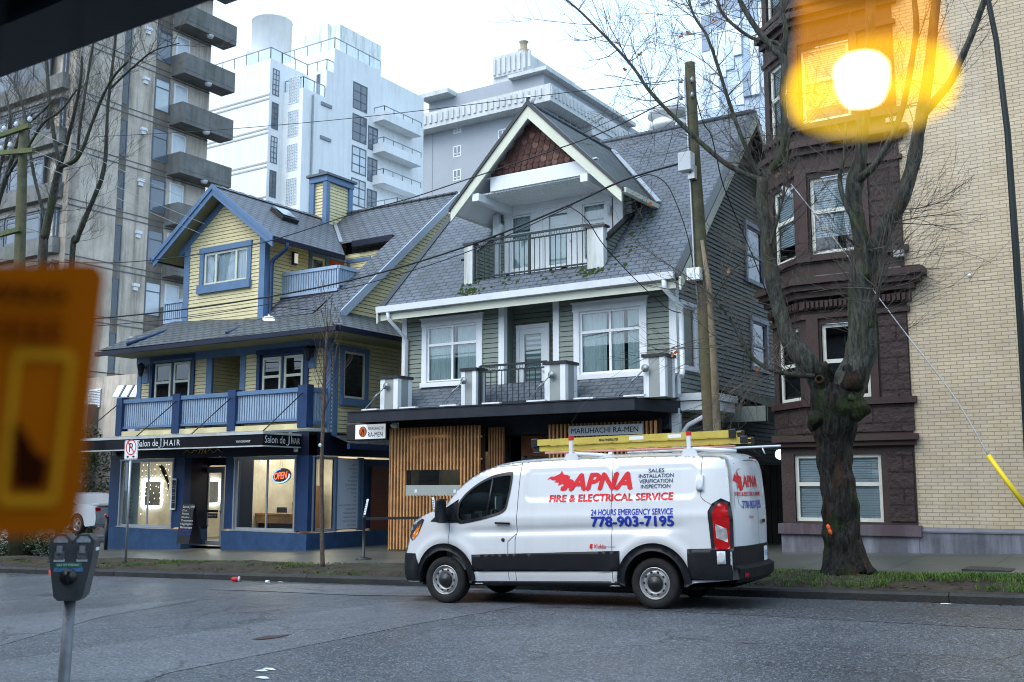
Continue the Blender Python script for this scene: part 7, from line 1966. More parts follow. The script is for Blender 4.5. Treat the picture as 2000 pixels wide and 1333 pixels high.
# flame shaped beast emblem before the first letter
fl = [(.0, .30), (.10, .36), (.17, .40), (.20, .48), (.235, .385), (.30, .37), (.345, .33), (.33, .28), (.40, .25), (.42, .18), (.43, .06), (.36, .035), (.31, .08), (.30, .03), (.245, .0), (.19, .02), (.20, .09), (.245, .13), (.22, .17), (.15, .13), (.16, .20), (.08, .21), (.12, .25), (.05, .26)]
spoly([(1.74 + x * .95, 1.635 + z * .62) for x, z in fl], M_lr)
spoly([(1.70, 1.80), (1.74, 1.84), (1.80, 1.855), (1.76, 1.825)], M_lr)
spoly([(2.40, .83), (2.44, .81), (2.455, .88), (2.42, .885)], M_lr)
def rfit(q):
    r = q - vw(4.5, 0, 0); y = r.dot(VN); z = q.z - vw(4.5, 0, 0).z
    xr = ip(z, sorted((k[1], k[0]) for k in REAR)); t = y / vwid(xr, z); return v0(t, z, .007)
def rtext(s, y0, wd, z, h, m, bold=0, shear=0): return text(s, h, vw(4.5, y0, z), -VN, VZ, 'lettering', m, VAN, width=wd, bold=bold, shear=shear, fit=rfit)
rtext('APNA', .57, .62, 1.63, .17, M_lr, .02, .18); rtext('FIRE & ELECTRICAL SERVICE', .80, 1.0, 1.51, .06, M_lr, .012); rtext('778-903-7195', .64, .80, 1.34, .11, M_lb, .012)
rtext('Kidde', .44, .2, 1.20, .05, M_lr); rtext('250', .38, .0 + .18, 1.10, .04, M_ink) if False else None
b = B(); q0 = [(-.0, .0), (.05, .09), (.09, .06), (.12, .14), (.15, .07), (.22, .05), (.21, -.05), (.24, -.12), (.15, -.15), (.12, -.09), (.08, -.13), (.10, -.03)]
b.poly([rfit(vw(4.5, .80 - x, 1.72 + z)) for x, z in q0][::-1]); part(b, 'emblem', M_lr, VAN)
text('KW 48 2L', .09, v0(-.245, .66, .024), -VN, VZ, 'lettering', M_lb, pl_, width=.20)
# roof rack
M_rack = mat('white_rack_paint', (.70, .72, .73), rough=.4, var=.06); M_tip = mat('red_rubber_tip', (.55, .02, .03), rough=.5)
rack = None
for px, pt, pb in ((1108, 853, 893), (1337, 843, 889)):
    x, zt_ = vpx(px, pt, .78); zr = 2.07
    b = B(); b.obox(vw(x - .03, .75, zr), VAX * .055, VN * .04, VZ * (zt_ - zr - .06)); b.prism([vw(x - .12, .80, zr - .03), vw(x + .14, .80, zr - .03), vw(x + .09, .80, zr + .11), vw(x - .07, .80, zr + .11)], VN * -.05)
    b.obox(vw(x - .025, -.78, zr + .08), VAX * .05, VN * 1.56, VZ * .045); b.prism([vw(x - .12, -.80, zr - .03), vw(x + .14, -.80, zr - .03), vw(x + .09, -.80, zr + .11), vw(x - .07, -.80, zr + .11)], VN * .05); b.obox(vw(x - .03, -.79, zr), VAX * .055, VN * .04, VZ * .2)
    b.tube([vw(x + .05, .76, zr + .10), vw(x + .35, .70, zr + .08), vw(x + .62, .60, zr + .05)], .028, 8)
    rk = part(b, 'roof_rack_bar', M_rack, VAN)
    b = B(); b.obox(vw(x - .035, .745, zt_ - .06), VAX * .065, VN * .05, VZ * .06); part(b, 'bar_tip', M_tip, rk)
b = B(); xa, za = vpx(1060, 884, .6); xb, zb_ = vpx(1430, 876, .6); b.tube([vw(xa, .62, 2.21), vw(xb, .62, 2.19)], .017, 6); part(b, 'rack_rod', mat('faded_red_rod', (.55, .25, .22), rough=.5), VAN)
# ladders
M_ylw = mat('yellow_fibreglass', (.54, .43, .09), rough=.45, var=.12, scale=4, streak=.2, streakcol=(.35, .30, .1))
def ladder(x0, x1, y0, y1, z, h, label, tapes=False, tip=True, rows_=14):
    t = thing('ladder', tuple(vw((x0 + x1) / 2, 0, z)), label, 'ladder', 'ladders on the van roof')
    for y in (y1, y0):
        b = B(); b.obox(vw(x0, y, z), VAX * (x1 - x0), VN * .012, VZ * h); s = -1 if y == y1 else 1
        b.obox(vw(x0, y + (0.0 if s < 0 else .012), z), VAX * (x1 - x0), VN * (s * .03), VZ * .012); b.obox(vw(x0, y + (0 if s < 0 else .012), z + h - .012), VAX * (x1 - x0), VN * (s * .03), VZ * .012)
        part(b, 'side_rail', M_ylw, t)
        for x in (x0 - .03, x1 - .06):
            b = B(); b.obox(vw(x, y - .03, z - .015), VAX * .10, VN * .055, VZ * (h + .03)); part(b, 'rail_end_cap', M_black, t, .008)
    n = int((x1 - x0) / .3)
    for i in range(n):
        x = x0 + .2 + i * .3
        b = B(); b.tube([vw(x, y0, z + h * .45), vw(x, y1, z + h * .45)], .016, 8); part(b, 'rung', M_steel, t)
    return t
xa, za = vpx(1035, 866, .60); xb, zb_ = vpx(1424, 850, .60); xc, _z = vpx(1447, 862, .56)
ZL = 2.24
l1 = ladder(xa, xb, .15, .60, ZL + .085, .092, 'upper yellow fibreglass ladder section with black end caps on the van roof')
l2 = ladder(xa + .02, xc, .19, .565, ZL, .075, 'lower longer yellow ladder section resting on the van roof bars')
x_, z_ = vpx(1163, 861, .612); text('FEATHERLITE', .036, vw(x_, .613, ZL + .108), VAX, VZ, 'lettering', M_ink, l1, width=.30, bold=.02, shear=.2)
for pa, pb in ((1222, 1250), (1297, 1323)):
    xq, _ = vpx(pa, 860, .61); xw, _ = vpx(pb, 860, .61); b = B(); b.obox(vw(xq, .612, ZL + .105), VAX * (xw - xq), VN * .003, VZ * .05); part(b, 'rail_sticker', M_white, l1)
b = B(); xq, _ = vpx(1428, 876, .2); b.tube([vw(xq - 1.6, .25, ZL - .06), vw(xq + .66, .25, ZL - .055)], .016, 8); b.tube([vw(xq + .4, .25, ZL - .06), vw(xq + .44, .25, ZL - .16)], .01, 6); o = b.build('metal_tube', M_rack)
tag(o, 'thin white metal tube sticking out behind the ladders on the van roof', 'tube')
# driver, mostly hidden behind the door pillar
def skinfig(name, chains, mats, par, sub=2):
    """one continuous skinned surface; chains of (point, radius) share joints by coordinate"""
    idx, vv, rr_, ee = {}, [], [], []
    for ch in chains:
        last = None
        for p, r in ch:
            k = tuple(round(c, 4) for c in p)
            if k not in idx: idx[k] = len(vv); vv.append(p); rr_.append(r)
            if last is not None: ee.append((last, idx[k]))
            last = idx[k]
    me = bpy.data.meshes.new(name); off = V(par['_o']) if par is not None else V((0, 0, 0))
    me.from_pydata([tuple(V(p) - off) for p in vv], ee, []); me.materials.append(mats)
    o = bpy.data.objects.new(name, me); SC.collection.objects.link(o)
    md = o.modifiers.new('Skin', 'SKIN'); md.use_smooth_shade = True
    for i, r in enumerate(rr_): me.skin_vertices[0].data[i].radius = (r, r)
    me.skin_vertices[0].data[0].use_root = True
    m2 = o.modifiers.new('Sub', 'SUBSURF'); m2.levels = m2.render_levels = sub
    if par is not None: o.parent = par; o['_o'] = tuple(off)
    return o
DR = thing('person', tuple(vw(1.15, .46, .9)), 'driver in a pale jacket with one hand on the van steering wheel', 'person')
P = lambda x, y, z: tuple(vw(x, y, z))
M_skin = mat('skin', (.42, .24, .17), rough=.55, var=.05); M_jkt = mat('pale_jacket', (.42, .45, .48), rough=.9, var=.1); M_trs = mat('dark_trousers', (.03, .035, .05), rough=.9)
hp = P(1.14, .46, .96)
skinfig('body', [[(hp, .15), (P(1.16, .46, 1.15), .15), (P(1.17, .46, 1.36), .16), (P(1.16, .46, 1.46), .09), (P(1.15, .46, 1.53), .055), (P(1.13, .46, 1.60), .075), (P(1.12, .46, 1.70), .085), (P(1.13, .46, 1.77), .06)],
    [(P(1.17, .46, 1.36), .16), (P(1.16, .66, 1.39), .07), (P(1.02, .70, 1.20), .052), (P(.82, .66, 1.20), .04), (P(.75, .635, 1.245), .028)],
    [(P(1.17, .46, 1.36), .16), (P(1.16, .26, 1.39), .07), (P(1.0, .24, 1.18), .052), (P(.80, .30, 1.18), .04), (P(.74, .32, 1.22), .028)],
    [(hp, .15), (P(1.10, .57, .94), .10), (P(.70, .60, .98), .075), (P(.55, .60, .66), .055)], [(hp, .15), (P(1.10, .35, .94), .10), (P(.70, .33, .98), .075), (P(.55, .33, .66), .055)]], M_jkt, DR)
skinfig('head', [[(P(1.15, .46, 1.50), .055), (P(1.12, .46, 1.60), .075), (P(1.11, .46, 1.69), .088), (P(1.13, .46, 1.76), .07)], [(P(1.11, .46, 1.69), .088), (P(1.015, .46, 1.675), .018)]], M_skin, DR)
for s, yy in ((1, .632), (-1, .318)):
    w0 = V(P(.75, yy, 1.24)); ch = [[(tuple(w0), .026), (tuple(w0 + VAX * -.05 + VZ * .03), .032)]]
    pal = w0 + VAX * -.05 + VZ * .03
    for k in range(4):
        a = pal + VN * (.024 - .016 * k) + VAX * -.03 + VZ * .012; L = (.030, .034, .032, .025)[k]
        ch.append([(tuple(pal), .032), (tuple(a), .012), (tuple(a + VAX * -L * .8 + VZ * -.005), .0105), (tuple(a + VAX * -L + VZ * -L), .0095), (tuple(a + VAX * (-L * .3) + VZ * (-L * 1.4)), .008)])
    ch.append([(tuple(pal), .032), (tuple(pal + VN * (-s * .03) + VZ * -.015), .012), (tuple(pal + VN * (-s * .045) + VAX * -.03 + VZ * -.03), .009)])
    skinfig('hand', ch, M_skin, DR, 1)
b = B(); b.lathe(vw(1.13, .46, 1.71), (0, 0, 1), [(.092, -.02), (.096, .02), (.08, .06), (.04, .085), (0, .09)], 16); part(b, 'cap', M_trs, DR)
# ================================================================== trees and plants
def bark(name, dark, light, brown, moss, rough=.5, bump=.06):
    m = bpy.data.materials.new(name); m.use_nodes = True; t = m.node_tree; bs = t.nodes['Principled BSDF']
    g = N(t, 'ShaderNodeNewGeometry')
    def nz(sc, d=8, s=1):
        mp = N(t, 'ShaderNodeMapping'); mp.inputs['Scale'].default_value = sc; t.links.new(g.outputs['Position'], mp.inputs['Vector'])
        n = N(t, 'ShaderNodeTexNoise'); n.inputs['Scale'].default_value = s; n.inputs['Detail'].default_value = d; n.inputs['Roughness'].default_value = .7; t.links.new(mp.outputs['Vector'], n.inputs['Vector']); return n.outputs['Fac']
    def rg(f, a, b_, c=0, d=1):
        r = N(t, 'ShaderNodeMapRange'); r.inputs['From Min'].default_value = a; r.inputs['From Max'].default_value = b_; r.inputs['To Min'].default_value = c; r.inputs['To Max'].default_value = d; t.links.new(f, r.inputs['Value']); return r.outputs['Result']
    def mix(f, a, c):
        x = N(t, 'ShaderNodeMixRGB'); t.links.new(f, x.inputs['Fac'])
        if isinstance(a, tuple): x.inputs['Color1'].default_value = (*a, 1)
        else: t.links.new(a, x.inputs['Color1'])
        x.inputs['Color2'].default_value = (*c, 1); return x.outputs['Color']
    rid = nz((20, 20, 4.5), 6); c = mix(rg(rid, .42, .62), dark, light)
    c = mix(rg(nz((3, 3, .8)), .53, .62, 0, .9), c, brown); c = mix(rg(nz((2.4, 2.4, 1.6)), .52, .62, 0, .9), c, moss); c = mix(rg(nz((30, 30, 24), 3), .70, .76, 0, .7), c, (.16, .18, .15))
    t.links.new(c, bs.inputs['Base Color']); bs.inputs['Specular IOR Level'].default_value = .16
    t.links.new(rg(nz((2, 2, 1)), .4, .6, rough - .18, rough + .2), bs.inputs['Roughness'])
    bp = N(t, 'ShaderNodeBump'); bp.inputs['Strength'].default_value = 1; bp.inputs['Distance'].default_value = bump; t.links.new(rid, bp.inputs['Height']); t.links.new(bp.outputs['Normal'], bs.inputs['Normal'])
    return m
M_bark = bark('wet_dark_bark', (.003, .003, .003), (.030, .028, .024), (.036, .017, .008), (.020, .034, .007))
M_limb = bark('mossy_grey_bark', (.020, .022, .020), (.085, .090, .074), (.050, .034, .022), (.042, .058, .018), .5, .04)
M_twig = mat('thin_twig_bark', (.085, .075, .062), rough=.8, var=.4, scale=2)
M_bud = mat('reddish_twig_bark', (.085, .055, .045), rough=.8, var=.3)
def gnarl(b, pts, rad, n=14, amp=.12, freq=2.2, m=0):
    """thick tube with a lumpy surface"""
    D = []; P3 = [V(p) for p in pts]
    for i in range(len(P3) - 1):
        p0, p1, p2, p3 = [P3[max(0, min(len(P3) - 1, i + k))] for k in (-1, 0, 1, 2)]
        for j in range(6):
            t = j / 6; D.append((.5 * ((2 * p1) + (p2 - p0) * t + (2 * p0 - 5 * p1 + 4 * p2 - p3) * t * t + (3 * p1 - p0 - 3 * p2 + p3) * t ** 3), rad[i] + (rad[i + 1] - rad[i]) * t))
    D.append((P3[-1], rad[-1])); i0 = len(b.v)
    b.tube([d[0] for d in D], [d[1] for d in D], n, m)
    for k in range(len(D)):
        for j in range(n):
            q = b.v[i0 + k * n + j]; c, r = D[k]; d = q - c
            nz = noise.noise(q * freq * 1.2) * amp + noise.noise(V((q.x * 6, q.y * 6, q.z * 1.2))) * amp * .7 + noise.noise(V((q.x * 22, q.y * 22, q.z * 4))) * amp * .45
            b.v[i0 + k * n + j] = c + d * (1 + nz)
    return D
def twigs(b, p, d, L, r, lev, spread=.7, up=.15, n=3, m=0):
    """recursive bare twig"""
    seg = 3 if lev > 0 else 2; q = [p]; dd = d.normalized(); rr_ = [r]
    for i in range(seg):
        dd = (dd + V((random.uniform(-1, 1), random.uniform(-1, 1), random.uniform(-1, 1))) * .22 + V((0, 0, up * .3))).normalized()
        q.append(q[-1] + dd * L / seg); rr_.append(r * (1 - .55 * (i + 1) / seg))
    b.tube(q, rr_, n, m, caps=False)
    if lev <= 0: return
    k = random.choice((3, 4, 5)) if lev > 1 else random.choice((2, 3, 4))
    for i in range(k):
        t = random.uniform(.25, 1); j = min(seg - 1, int(t * seg)); base = q[j].lerp(q[j + 1], t * seg - j)
        ax = V((random.uniform(-1, 1), random.uniform(-1, 1), random.uniform(-.6, 1)))
        nd = (dd + ax.normalized() * spread + V((0, 0, up))).normalized()
        twigs(b, base, nd, L * random.uniform(.45, .75), max(.0035, rr_[j] * .55), lev - 1, spread, up, n, m)
def limbpx(l, Y, scale=1):
    """[(px, py, width px, dy)] -> points and radii near depth Y"""
    P_, R_ = [], []
    for t in l:
        p = aY(t[0], t[1], Y + (t[3] if len(t) > 3 else 0)); w_ = (p - CP).dot(CF); P_.append(p); R_.append(t[2] / 2 * w_ / FPX * scale)
    return P_, R_
TYB = 16.9
BT = thing('bare_tree', aY(1650, 1100, TYB), 'big gnarled wet street tree with swollen fork before the brown building', 'tree')
b = B(); random.seed(12)
P1, R1 = limbpx([(1656, 1150, 128), (1654, 1114, 104), (1650, 1088, 80), (1645, 1040, 72), (1640, 980, 68), (1632, 920, 62), (1630, 870, 64), (1632, 830, 78), (1632, 800, 94), (1634, 775, 94), (1640, 752, 78)], TYB)
gnarl(b, P1, R1, 60, .17, 3.4)
for dx, dw in ((22, 30), (34, 24)):      # root flare
    Pq, Rq = limbpx([(1650 + dx * .5, 1060, dw, -.1), (1650 + dx, 1098, dw * .8, -.15), (1650 + dx * 1.5, 1122, dw * .5, -.3)], TYB); gnarl(b, Pq, Rq, 10, .12)
for (x, y, wdt, dy) in ((1600, 818, 50, -.1), (1606, 842, 36, -.08), (1676, 800, 40, -.0), (1664, 738, 52, -.12), (1606, 738, 46, -.14)):
    Pq, Rq = limbpx([(x - 8, y + 16, wdt * .5, dy + .15), (x, y + 4, wdt, dy), (x + 2, y - 10, wdt * .85, dy), (x + 4, y - 22, wdt * .35, dy + .15)], TYB); gnarl(b, Pq, Rq, 24, .42, 5)
part(b, 'trunk', M_bark, BT)
b = B()
for (x, y, w_, dy) in ((1600, 741, 13, -.42), (1592, 822, 9, -.30)):      # knot holes
    c = aY(x, y, TYB + dy); R0 = w_ / 2 * 16.7 / FPX * 1.0
    b.lathe(c, (.2, -1, .1), [(R0 * 1.6, -.08), (R0 * 1.2, .0), (R0 * .95, .005), (R0 * .7, -.05), (0, -.08)], 12)
part(b, 'knot_hole', mat('dark_knot', (.035, .018, .010), rough=.9, var=.5, scale=12), BT)
LIMBS = [
 ([(1612, 770, 56), (1592, 735, 50, -.1), (1570, 700, 46, -.2), (1545, 668, 44, -.2), (1530, 630, 38, -.2), (1518, 590, 35, -.2), (1510, 555, 35, -.2), (1503, 500, 33, -.2), (1497, 450, 31, -.2), (1489, 400, 30, -.2), (1490, 350, 27, -.2)], 0),
 ([(1648, 775, 74), (1668, 730, 66), (1682, 680, 60), (1684, 640, 56), (1682, 580, 54), (1686, 530, 58), (1694, 490, 56)], 0),
 ([(1690, 500, 44), (1676, 440, 36), (1668, 390, 36), (1670, 352, 40), (1680, 310, 30), (1684, 260, 28), (1692, 180, 26), (1698, 90, 24), (1702, -40, 22)], 1),
 ([(1700, 500, 46), (1728, 450, 38, -.1), (1756, 400, 36, -.2), (1778, 340, 33, -.2), (1792, 270, 30, -.2), (1802, 215, 30, -.2), (1814, 140, 24, -.2), (1822, 60, 22, -.2), (1834, -40, 20, -.2)], 1),
 ([(1800, 225, 24, -.2), (1828, 195, 20, -.3), (1856, 160, 18, -.4), (1880, 110, 17, -.4), (1905, 50, 15, -.4), (1930, -20, 13, -.4)], 1),
 ([(1672, 355, 22), (1702, 330, 19, -.2), (1730, 290, 17, -.2), (1752, 245, 15, -.2), (1768, 190, 14, -.2), (1784, 100, 13, -.2), (1790, 50, 14, -.2), (1782, -30, 12, -.2)], 1),
 ([(1692, 540, 14, -.3), (1688, 480, 13, -.35), (1668, 430, 13, -.35), (1650, 395, 12, -.35), (1640, 350, 11, -.35), (1648, 310, 9, -.35), (1652, 240, 7, -.3)], 1),
 ([(1490, 355, 22), (1508, 330, 21), (1526, 300, 17), (1532, 250, 14), (1528, 180, 15), (1532, 120, 17), (1510, 95, 15), (1480, 60, 13), (1455, 20, 12), (1430, -30, 10)], 1),
 ([(1530, 130, 11), (1524, 90, 10), (1500, 80, 9), (1470, 75, 8), (1440, 55, 8), (1410, 25, 7), (1395, -20, 6)], 1),
 ([(1530, 125, 14, .1), (1535, 60, 12, .1), (1528, 20, 11, .1), (1530, -40, 10, .1)], 1),
 ([(1487, 352, 17, -.1), (1455, 340, 13, -.2), (1415, 318, 12, -.3), (1370, 280, 11, -.4), (1320, 232, 10, -.5), (1270, 180, 8, -.6), (1235, 130, 7, -.6), (1190, 80, 6, -.6), (1130, 20, 5, -.6), (1080, -20, 4, -.6)], 2),
 ([(1484, 345, 14, -.1), (1466, 310, 11, -.2), (1446, 262, 10, -.3), (1424, 200, 9, -.3), (1402, 130, 8, -.4), (1380, 70, 7, -.4), (1355, 30, 6, -.4), (1340, -20, 5, -.4)], 2),
 ([(1590, 735, 13, -.3), (1550, 732, 12, -.5), (1505, 722, 11, -.6), (1470, 700, 10, -.7), (1448, 665, 8, -.8), (1430, 630, 7, -.8), (1400, 590, 5, -.9), (1370, 560, 4, -.9)], 2),
 ([(1505, 480, 8, -.4), (1518, 430, 7, -.4), (1530, 380, 6, -.4), (1538, 300, 5, -.4), (1545, 240, 4, -.4)], 2),
 ([(1700, 640, 9, -.3), (1712, 590, 8, -.4), (1722, 540, 7, -.4), (1735, 470, 6, -.4), (1748, 410, 5, -.4)], 2),
]
b = B(); tw = B(); ctr = aY(1600, 350, TYB); random.seed(17)
for l, kind in LIMBS:
    P_, R_ = limbpx(l, TYB, .82 if kind != 0 or l[0][2] < 60 else .95)
    D = gnarl(b, P_, R_, 26 if R_[0] > .1 else 8, .14, 3)
    N_ = {0: 5, 1: 9, 2: 26}[kind]
    for k in range(N_):
        i = random.randint(2 if kind else 12, len(D) - 2); p, r = D[i]
        d = (D[i + 1][0] - D[i][0]).normalized(); sidev = V((random.uniform(-1, 1), random.uniform(-.8, .8), random.uniform(-.45, 1)))
        ln = random.uniform(.35, 1.25) * (1.15 if kind == 2 else 1)
        twigs(tw, p, d * .35 + sidev, ln, random.uniform(.006, .012), 2, .75, .12)
for k in range(60):
    l = LIMBS[random.choice((10, 10, 11, 8))][0]; t = random.choice(l[3:]); p = aY(t[0], t[1], TYB + t[3] if len(t) > 3 else TYB); twigs(tw, p, V((random.uniform(-1, .8), random.uniform(-.6, .6), random.uniform(-.5, .9))), random.uniform(.7, 1.7), .007, 2, .7, .05)
# long drooping twigs off the low left limb
for k in range(16):
    p = aY(random.uniform(1400, 1560), random.uniform(650, 735), TYB - .6); twigs(tw, p, V((random.uniform(-1, .2), random.uniform(-.5, .3), random.uniform(-.7, .1))), random.uniform(.8, 1.6), .008, 2, .6, -.05)
for k in range(9):
    p = aY(random.uniform(1690, 1720), random.uniform(480, 700), TYB - .3); twigs(tw, p, V((random.uniform(.2, 1), random.uniform(-.5, .3), random.uniform(-.1, .6))), random.uniform(.6, 1.5), .007, 2, .6, .1)
for k in range(14):
    p = aY(random.uniform(1505, 1540), random.uniform(450, 620), TYB - .4); twigs(tw, p, V((random.uniform(-1, .6), random.uniform(-.5, .3), random.uniform(-.2, .5))), random.uniform(.6, 1.4), .007, 2, .7, .08)
part(b, 'limbs', M_limb, BT); part(tw, 'crown', M_twig, BT)
M_leaf = mat('dry_brown_leaf', (.26, .10, .04), rough=.8, var=.4, scale=9)
b = B(); random.seed(3)
for x, y in ((1520, 343), (1538, 340), (1312, 693), (1322, 690), (1575, 108), (1330, 70), (1345, 62), (1250, 105), (1226, 120), (1222, 135), (1480, 720), (1396, 40), (1640, 118), (1270, 400), (1425, 530)):
    p = aY(x, y, TYB - .4)
    for k in range(3):
        a = random.uniform(0, 6.28); u = V((math.cos(a), -.3, math.sin(a))) * .055; v_ = V((-math.sin(a), .2, math.cos(a))) * .03; b.poly([p, p + u * .5 + v_, p + u, p + u * .5 - v_])
part(b, 'dead_leaf', M_leaf, BT)
# orange survey paint on trunk
b = B()
for y0, y1, dx in ((1025, 1037, 0), (1033, 1045, 3)):
    q = [aY(1616 + dx + k * 1.2, y0 + (y1 - y0) * k / 4, TYB - .42) for k in range(5)]; b.tube(q, [.016, .028, .03, .024, .012], 6)
part(b, 'paint_mark', mat('orange_survey_paint', (.75, .10, .02), rough=.7, var=.2, scale=20), BT)
# bare trees at left
def lefttree(label, Y, limbs, seedv, n=16, lnm=1.0):
    random.seed(seedv); p0 = aY(limbs[0][0][0], limbs[0][0][1], Y); g = walk(p0.x, Y)
    t = thing('bare_tree', (p0.x, Y, g), label, 'tree', 'bare street trees at the left')
    b, tw = B(), B()
    for i, l in enumerate(limbs):
        P_, R_ = limbpx(l, Y)
        if i == 0: P_.insert(0, V((P_[0].x + .15, Y, g))); R_.insert(0, R_[0] * 1.35)
        D = gnarl(b, P_, R_, 8, .1, 3)
        for k in range(n):
            j = random.randint(len(D) // 4, len(D) - 2); p, r = D[j]; d = (D[j + 1][0] - D[j][0]).normalized()
            twigs(tw, p, d * .5 + V((random.uniform(-1, 1), random.uniform(-.7, .7), random.uniform(-.3, 1))), random.uniform(.5, 1.5) * lnm, random.uniform(.007, .012), 2, .7, .12)
    part(b, 'trunk', M_limb, t); part(tw, 'crown', M_twig, t)
lefttree('bare mossy street tree with upright forks, its trunk behind the orange placard', 18.5, [
 [(82, 520, 18), (88, 460, 17), (100, 400, 15), (110, 350, 14), (118, 325, 13)],
 [(118, 325, 9), (108, 280, 8), (100, 230, 8), (94, 170, 7), (90, 100, 6), (86, 40, 5)],
 [(118, 322, 9), (128, 290, 8), (138, 250, 7), (150, 200, 6), (158, 150, 5), (160, 110, 4)],
 [(118, 326, 9), (145, 315, 8), (162, 290, 7), (180, 240, 6), (200, 190, 6), (222, 150, 5), (250, 120, 4)],
 [(150, 312, 6), (156, 250, 6), (165, 190, 5), (176, 120, 5), (186, 60, 4), (192, 10, 3)],
 [(92, 440, 8), (78, 390, 7), (66, 340, 6), (56, 280, 6), (48, 220, 5), (30, 170, 4), (8, 140, 3)]], 41, 22)
lefttree('thin bare leaning street tree in front of the stained concrete wall', 19.2, [
 [(140, 520, 11), (150, 470, 11), (165, 430, 10), (184, 385, 9), (198, 350, 9), (206, 310, 8), (208, 270, 8)],
 [(208, 270, 7), (210, 220, 6), (216, 160, 6), (224, 90, 5), (230, 30, 4)],
 [(214, 175, 5), (240, 150, 4), (262, 130, 4), (300, 100, 3), (350, 85, 2)]], 43, 18)
lefttree('dark bare tree reaching in from the left frame edge', 17.6, [
 [(-30, 560, 14), (-20, 480, 13), (-5, 400, 11), (14, 340, 10), (30, 290, 8)],
 [(14, 345, 7), (36, 310, 6), (56, 285, 5), (86, 240, 5), (120, 215, 4), (150, 175, 3)],
 [(-5, 400, 8), (-2, 340, 7), (12, 280, 6), (20, 230, 5), (10, 180, 4)], [(30, 290, 6), (44, 250, 5), (70, 230, 4), (100, 200, 3)]], 47, 22)
# sapling in the verge
SP = thing('sapling', aY(630, 1103, 16.7), 'slender young street tree with upright bare twigs before the salon corner', 'tree')
b, tw = B(), B(); random.seed(6); P_, R_ = limbpx([(630, 1106, 9), (629, 1060, 8.5), (628, 960, 8), (629, 880, 8), (632, 800, 7), (634, 740, 6), (637, 680, 5), (640, 630, 3)], 16.7); D = gnarl(b, P_, R_, 8, .08)
for k in range(26):
    j = random.randint(len(D) * 5 // 9 - 2, len(D) - 3); p = D[j][0]; a = random.uniform(0, 6.28); twigs(tw, p, V((math.cos(a) * .45, math.sin(a) * .45, 1)), random.uniform(.5, 1.25), .009, 1, .35, .35)
part(b, 'trunk', mat('sapling_bark', (.09, .065, .05), rough=.8, var=.5, scale=14, streak=.5, streakcol=(.30, .28, .25)), SP); part(tw, 'crown', M_bud, SP)
b = B(); p = aY(625, 870, 16.6); b.lathe(p, (0, -1, 0), [(0, .01), (.04, .008), (.045, 0)], 10); part(b, 'tag', mat('pale_green_tag', (.4, .55, .5), rough=.5), SP)
# evergreen bush left of the salon and a dark hedge
def bush(name, label, cat, c, rx, ry, rz, n, ls, m, stem=None, seedv=1, parts_=True):
    random.seed(seedv); t = thing(name, (c[0], c[1], c[2] - rz), label, cat); b = B(); C = V(c)
    cl = [C + V((random.uniform(-1, 1) * rx * .7, random.uniform(-1, 1) * ry * .7, random.uniform(-.85, .85) * rz)) for _ in range(26)]
    for k in range(n):
        q = random.choice(cl); d = V((random.gauss(0, 1), random.gauss(0, 1), random.gauss(0, 1))).normalized() * random.uniform(.3, 1) ** .5
        p = q + V((d.x * rx * .38, d.y * ry * .38, d.z * rz * .25)); a, e = random.uniform(0, 6.28), random.uniform(-.6, .9)
        u = V((math.cos(a) * math.cos(e), math.sin(a) * math.cos(e), math.sin(e))) * ls * random.uniform(.6, 1.2); s = u.cross(V((random.uniform(-1, 1), random.uniform(-1, 1), 1))).normalized() * ls * .28
        b.poly([p, p + u * .5 + s, p + u, p + u * .5 - s], 0)
    part(b, 'foliage', m, t)
    b = B()
    for k in range(6):
        b.tube([(c[0] + random.uniform(-.1, .1), c[1], c[2] - rz), (c[0] + random.uniform(-.4, .4) * rx, c[1], c[2]), (c[0] + random.uniform(-.6, .6) * rx, c[1] + random.uniform(-.4, .4) * ry, c[2] + rz * .6)], [.05, .035, .012], 6)
    part(b, 'stems', M_twig, t)
M_ever = mat('evergreen_leaf', (.040, .062, .030), rough=.5, var=.6, scale=4)
p = aY(176, 885, 26.5); bush('evergreen_shrub', 'tall dark evergreen shrub between the orange placard and the salon', 'shrub', (p.x - .4, 26.5, 2.0), 1.35, 1.2, 2.5, 9000, .13, M_ever, seedv=8)
p = aY(30, 1062, 18.3); bush('low_shrub', 'low dark shrub at the pavement edge under the orange placard', 'shrub', (p.x, 18.6, walk(p.x, 18.6) + .35), 2.2, .7, .45, 5000, .09, M_ever, seedv=9)
# ================================================================== poles, wires, street furniture, litter, car
M_pole = mat('green_grey_pole_wood', (.075, .075, .045), rough=.85, var=.35, scale=4, streak=.8, streakcol=(.17, .12, .06), bump=.5, bscale=18, moss=.4, mosscol=(.06, .085, .03))
M_polelt = mat('pale_pole_board', (.21, .17, .115), rough=.85, var=.3, scale=4, streak=.5, streakcol=(.10, .08, .05))
M_boxg = mat('pale_grey_box', (.56, .60, .63), rough=.4, var=.04)
PY = 17.3
UP = thing('utility_pole', aY(1398, 1085, PY), 'weathered wooden utility pole with grey boxes behind the van', 'utility pole')
b = B(); P_, R_ = limbpx([(1347, 124, 20), (1356, 300, 22), (1369, 500, 26), (1380, 680, 29), (1389, 850, 31), (1398, 1075, 34)], PY); b.tube(P_, R_, 14); part(b, 'pole', M_pole, UP)
b = B(); P_, R_ = limbpx([(1371, 470, 7, -.12), (1385, 560, 12, -.14), (1394, 700, 14, -.15), (1401, 850, 16, -.15), (1410, 1060, 16, -.15)], PY); b.tube(P_, R_, 6); part(b, 'guard_board', M_polelt, UP)
b = B(); P_, R_ = limbpx([(1337, 150, 4, -.1), (1345, 300, 4, -.12), (1356, 520, 4, -.14), (1364, 600, 3, -.14)], PY); b.tube(P_, R_, 6); part(b, 'conduit', M_steel, UP)
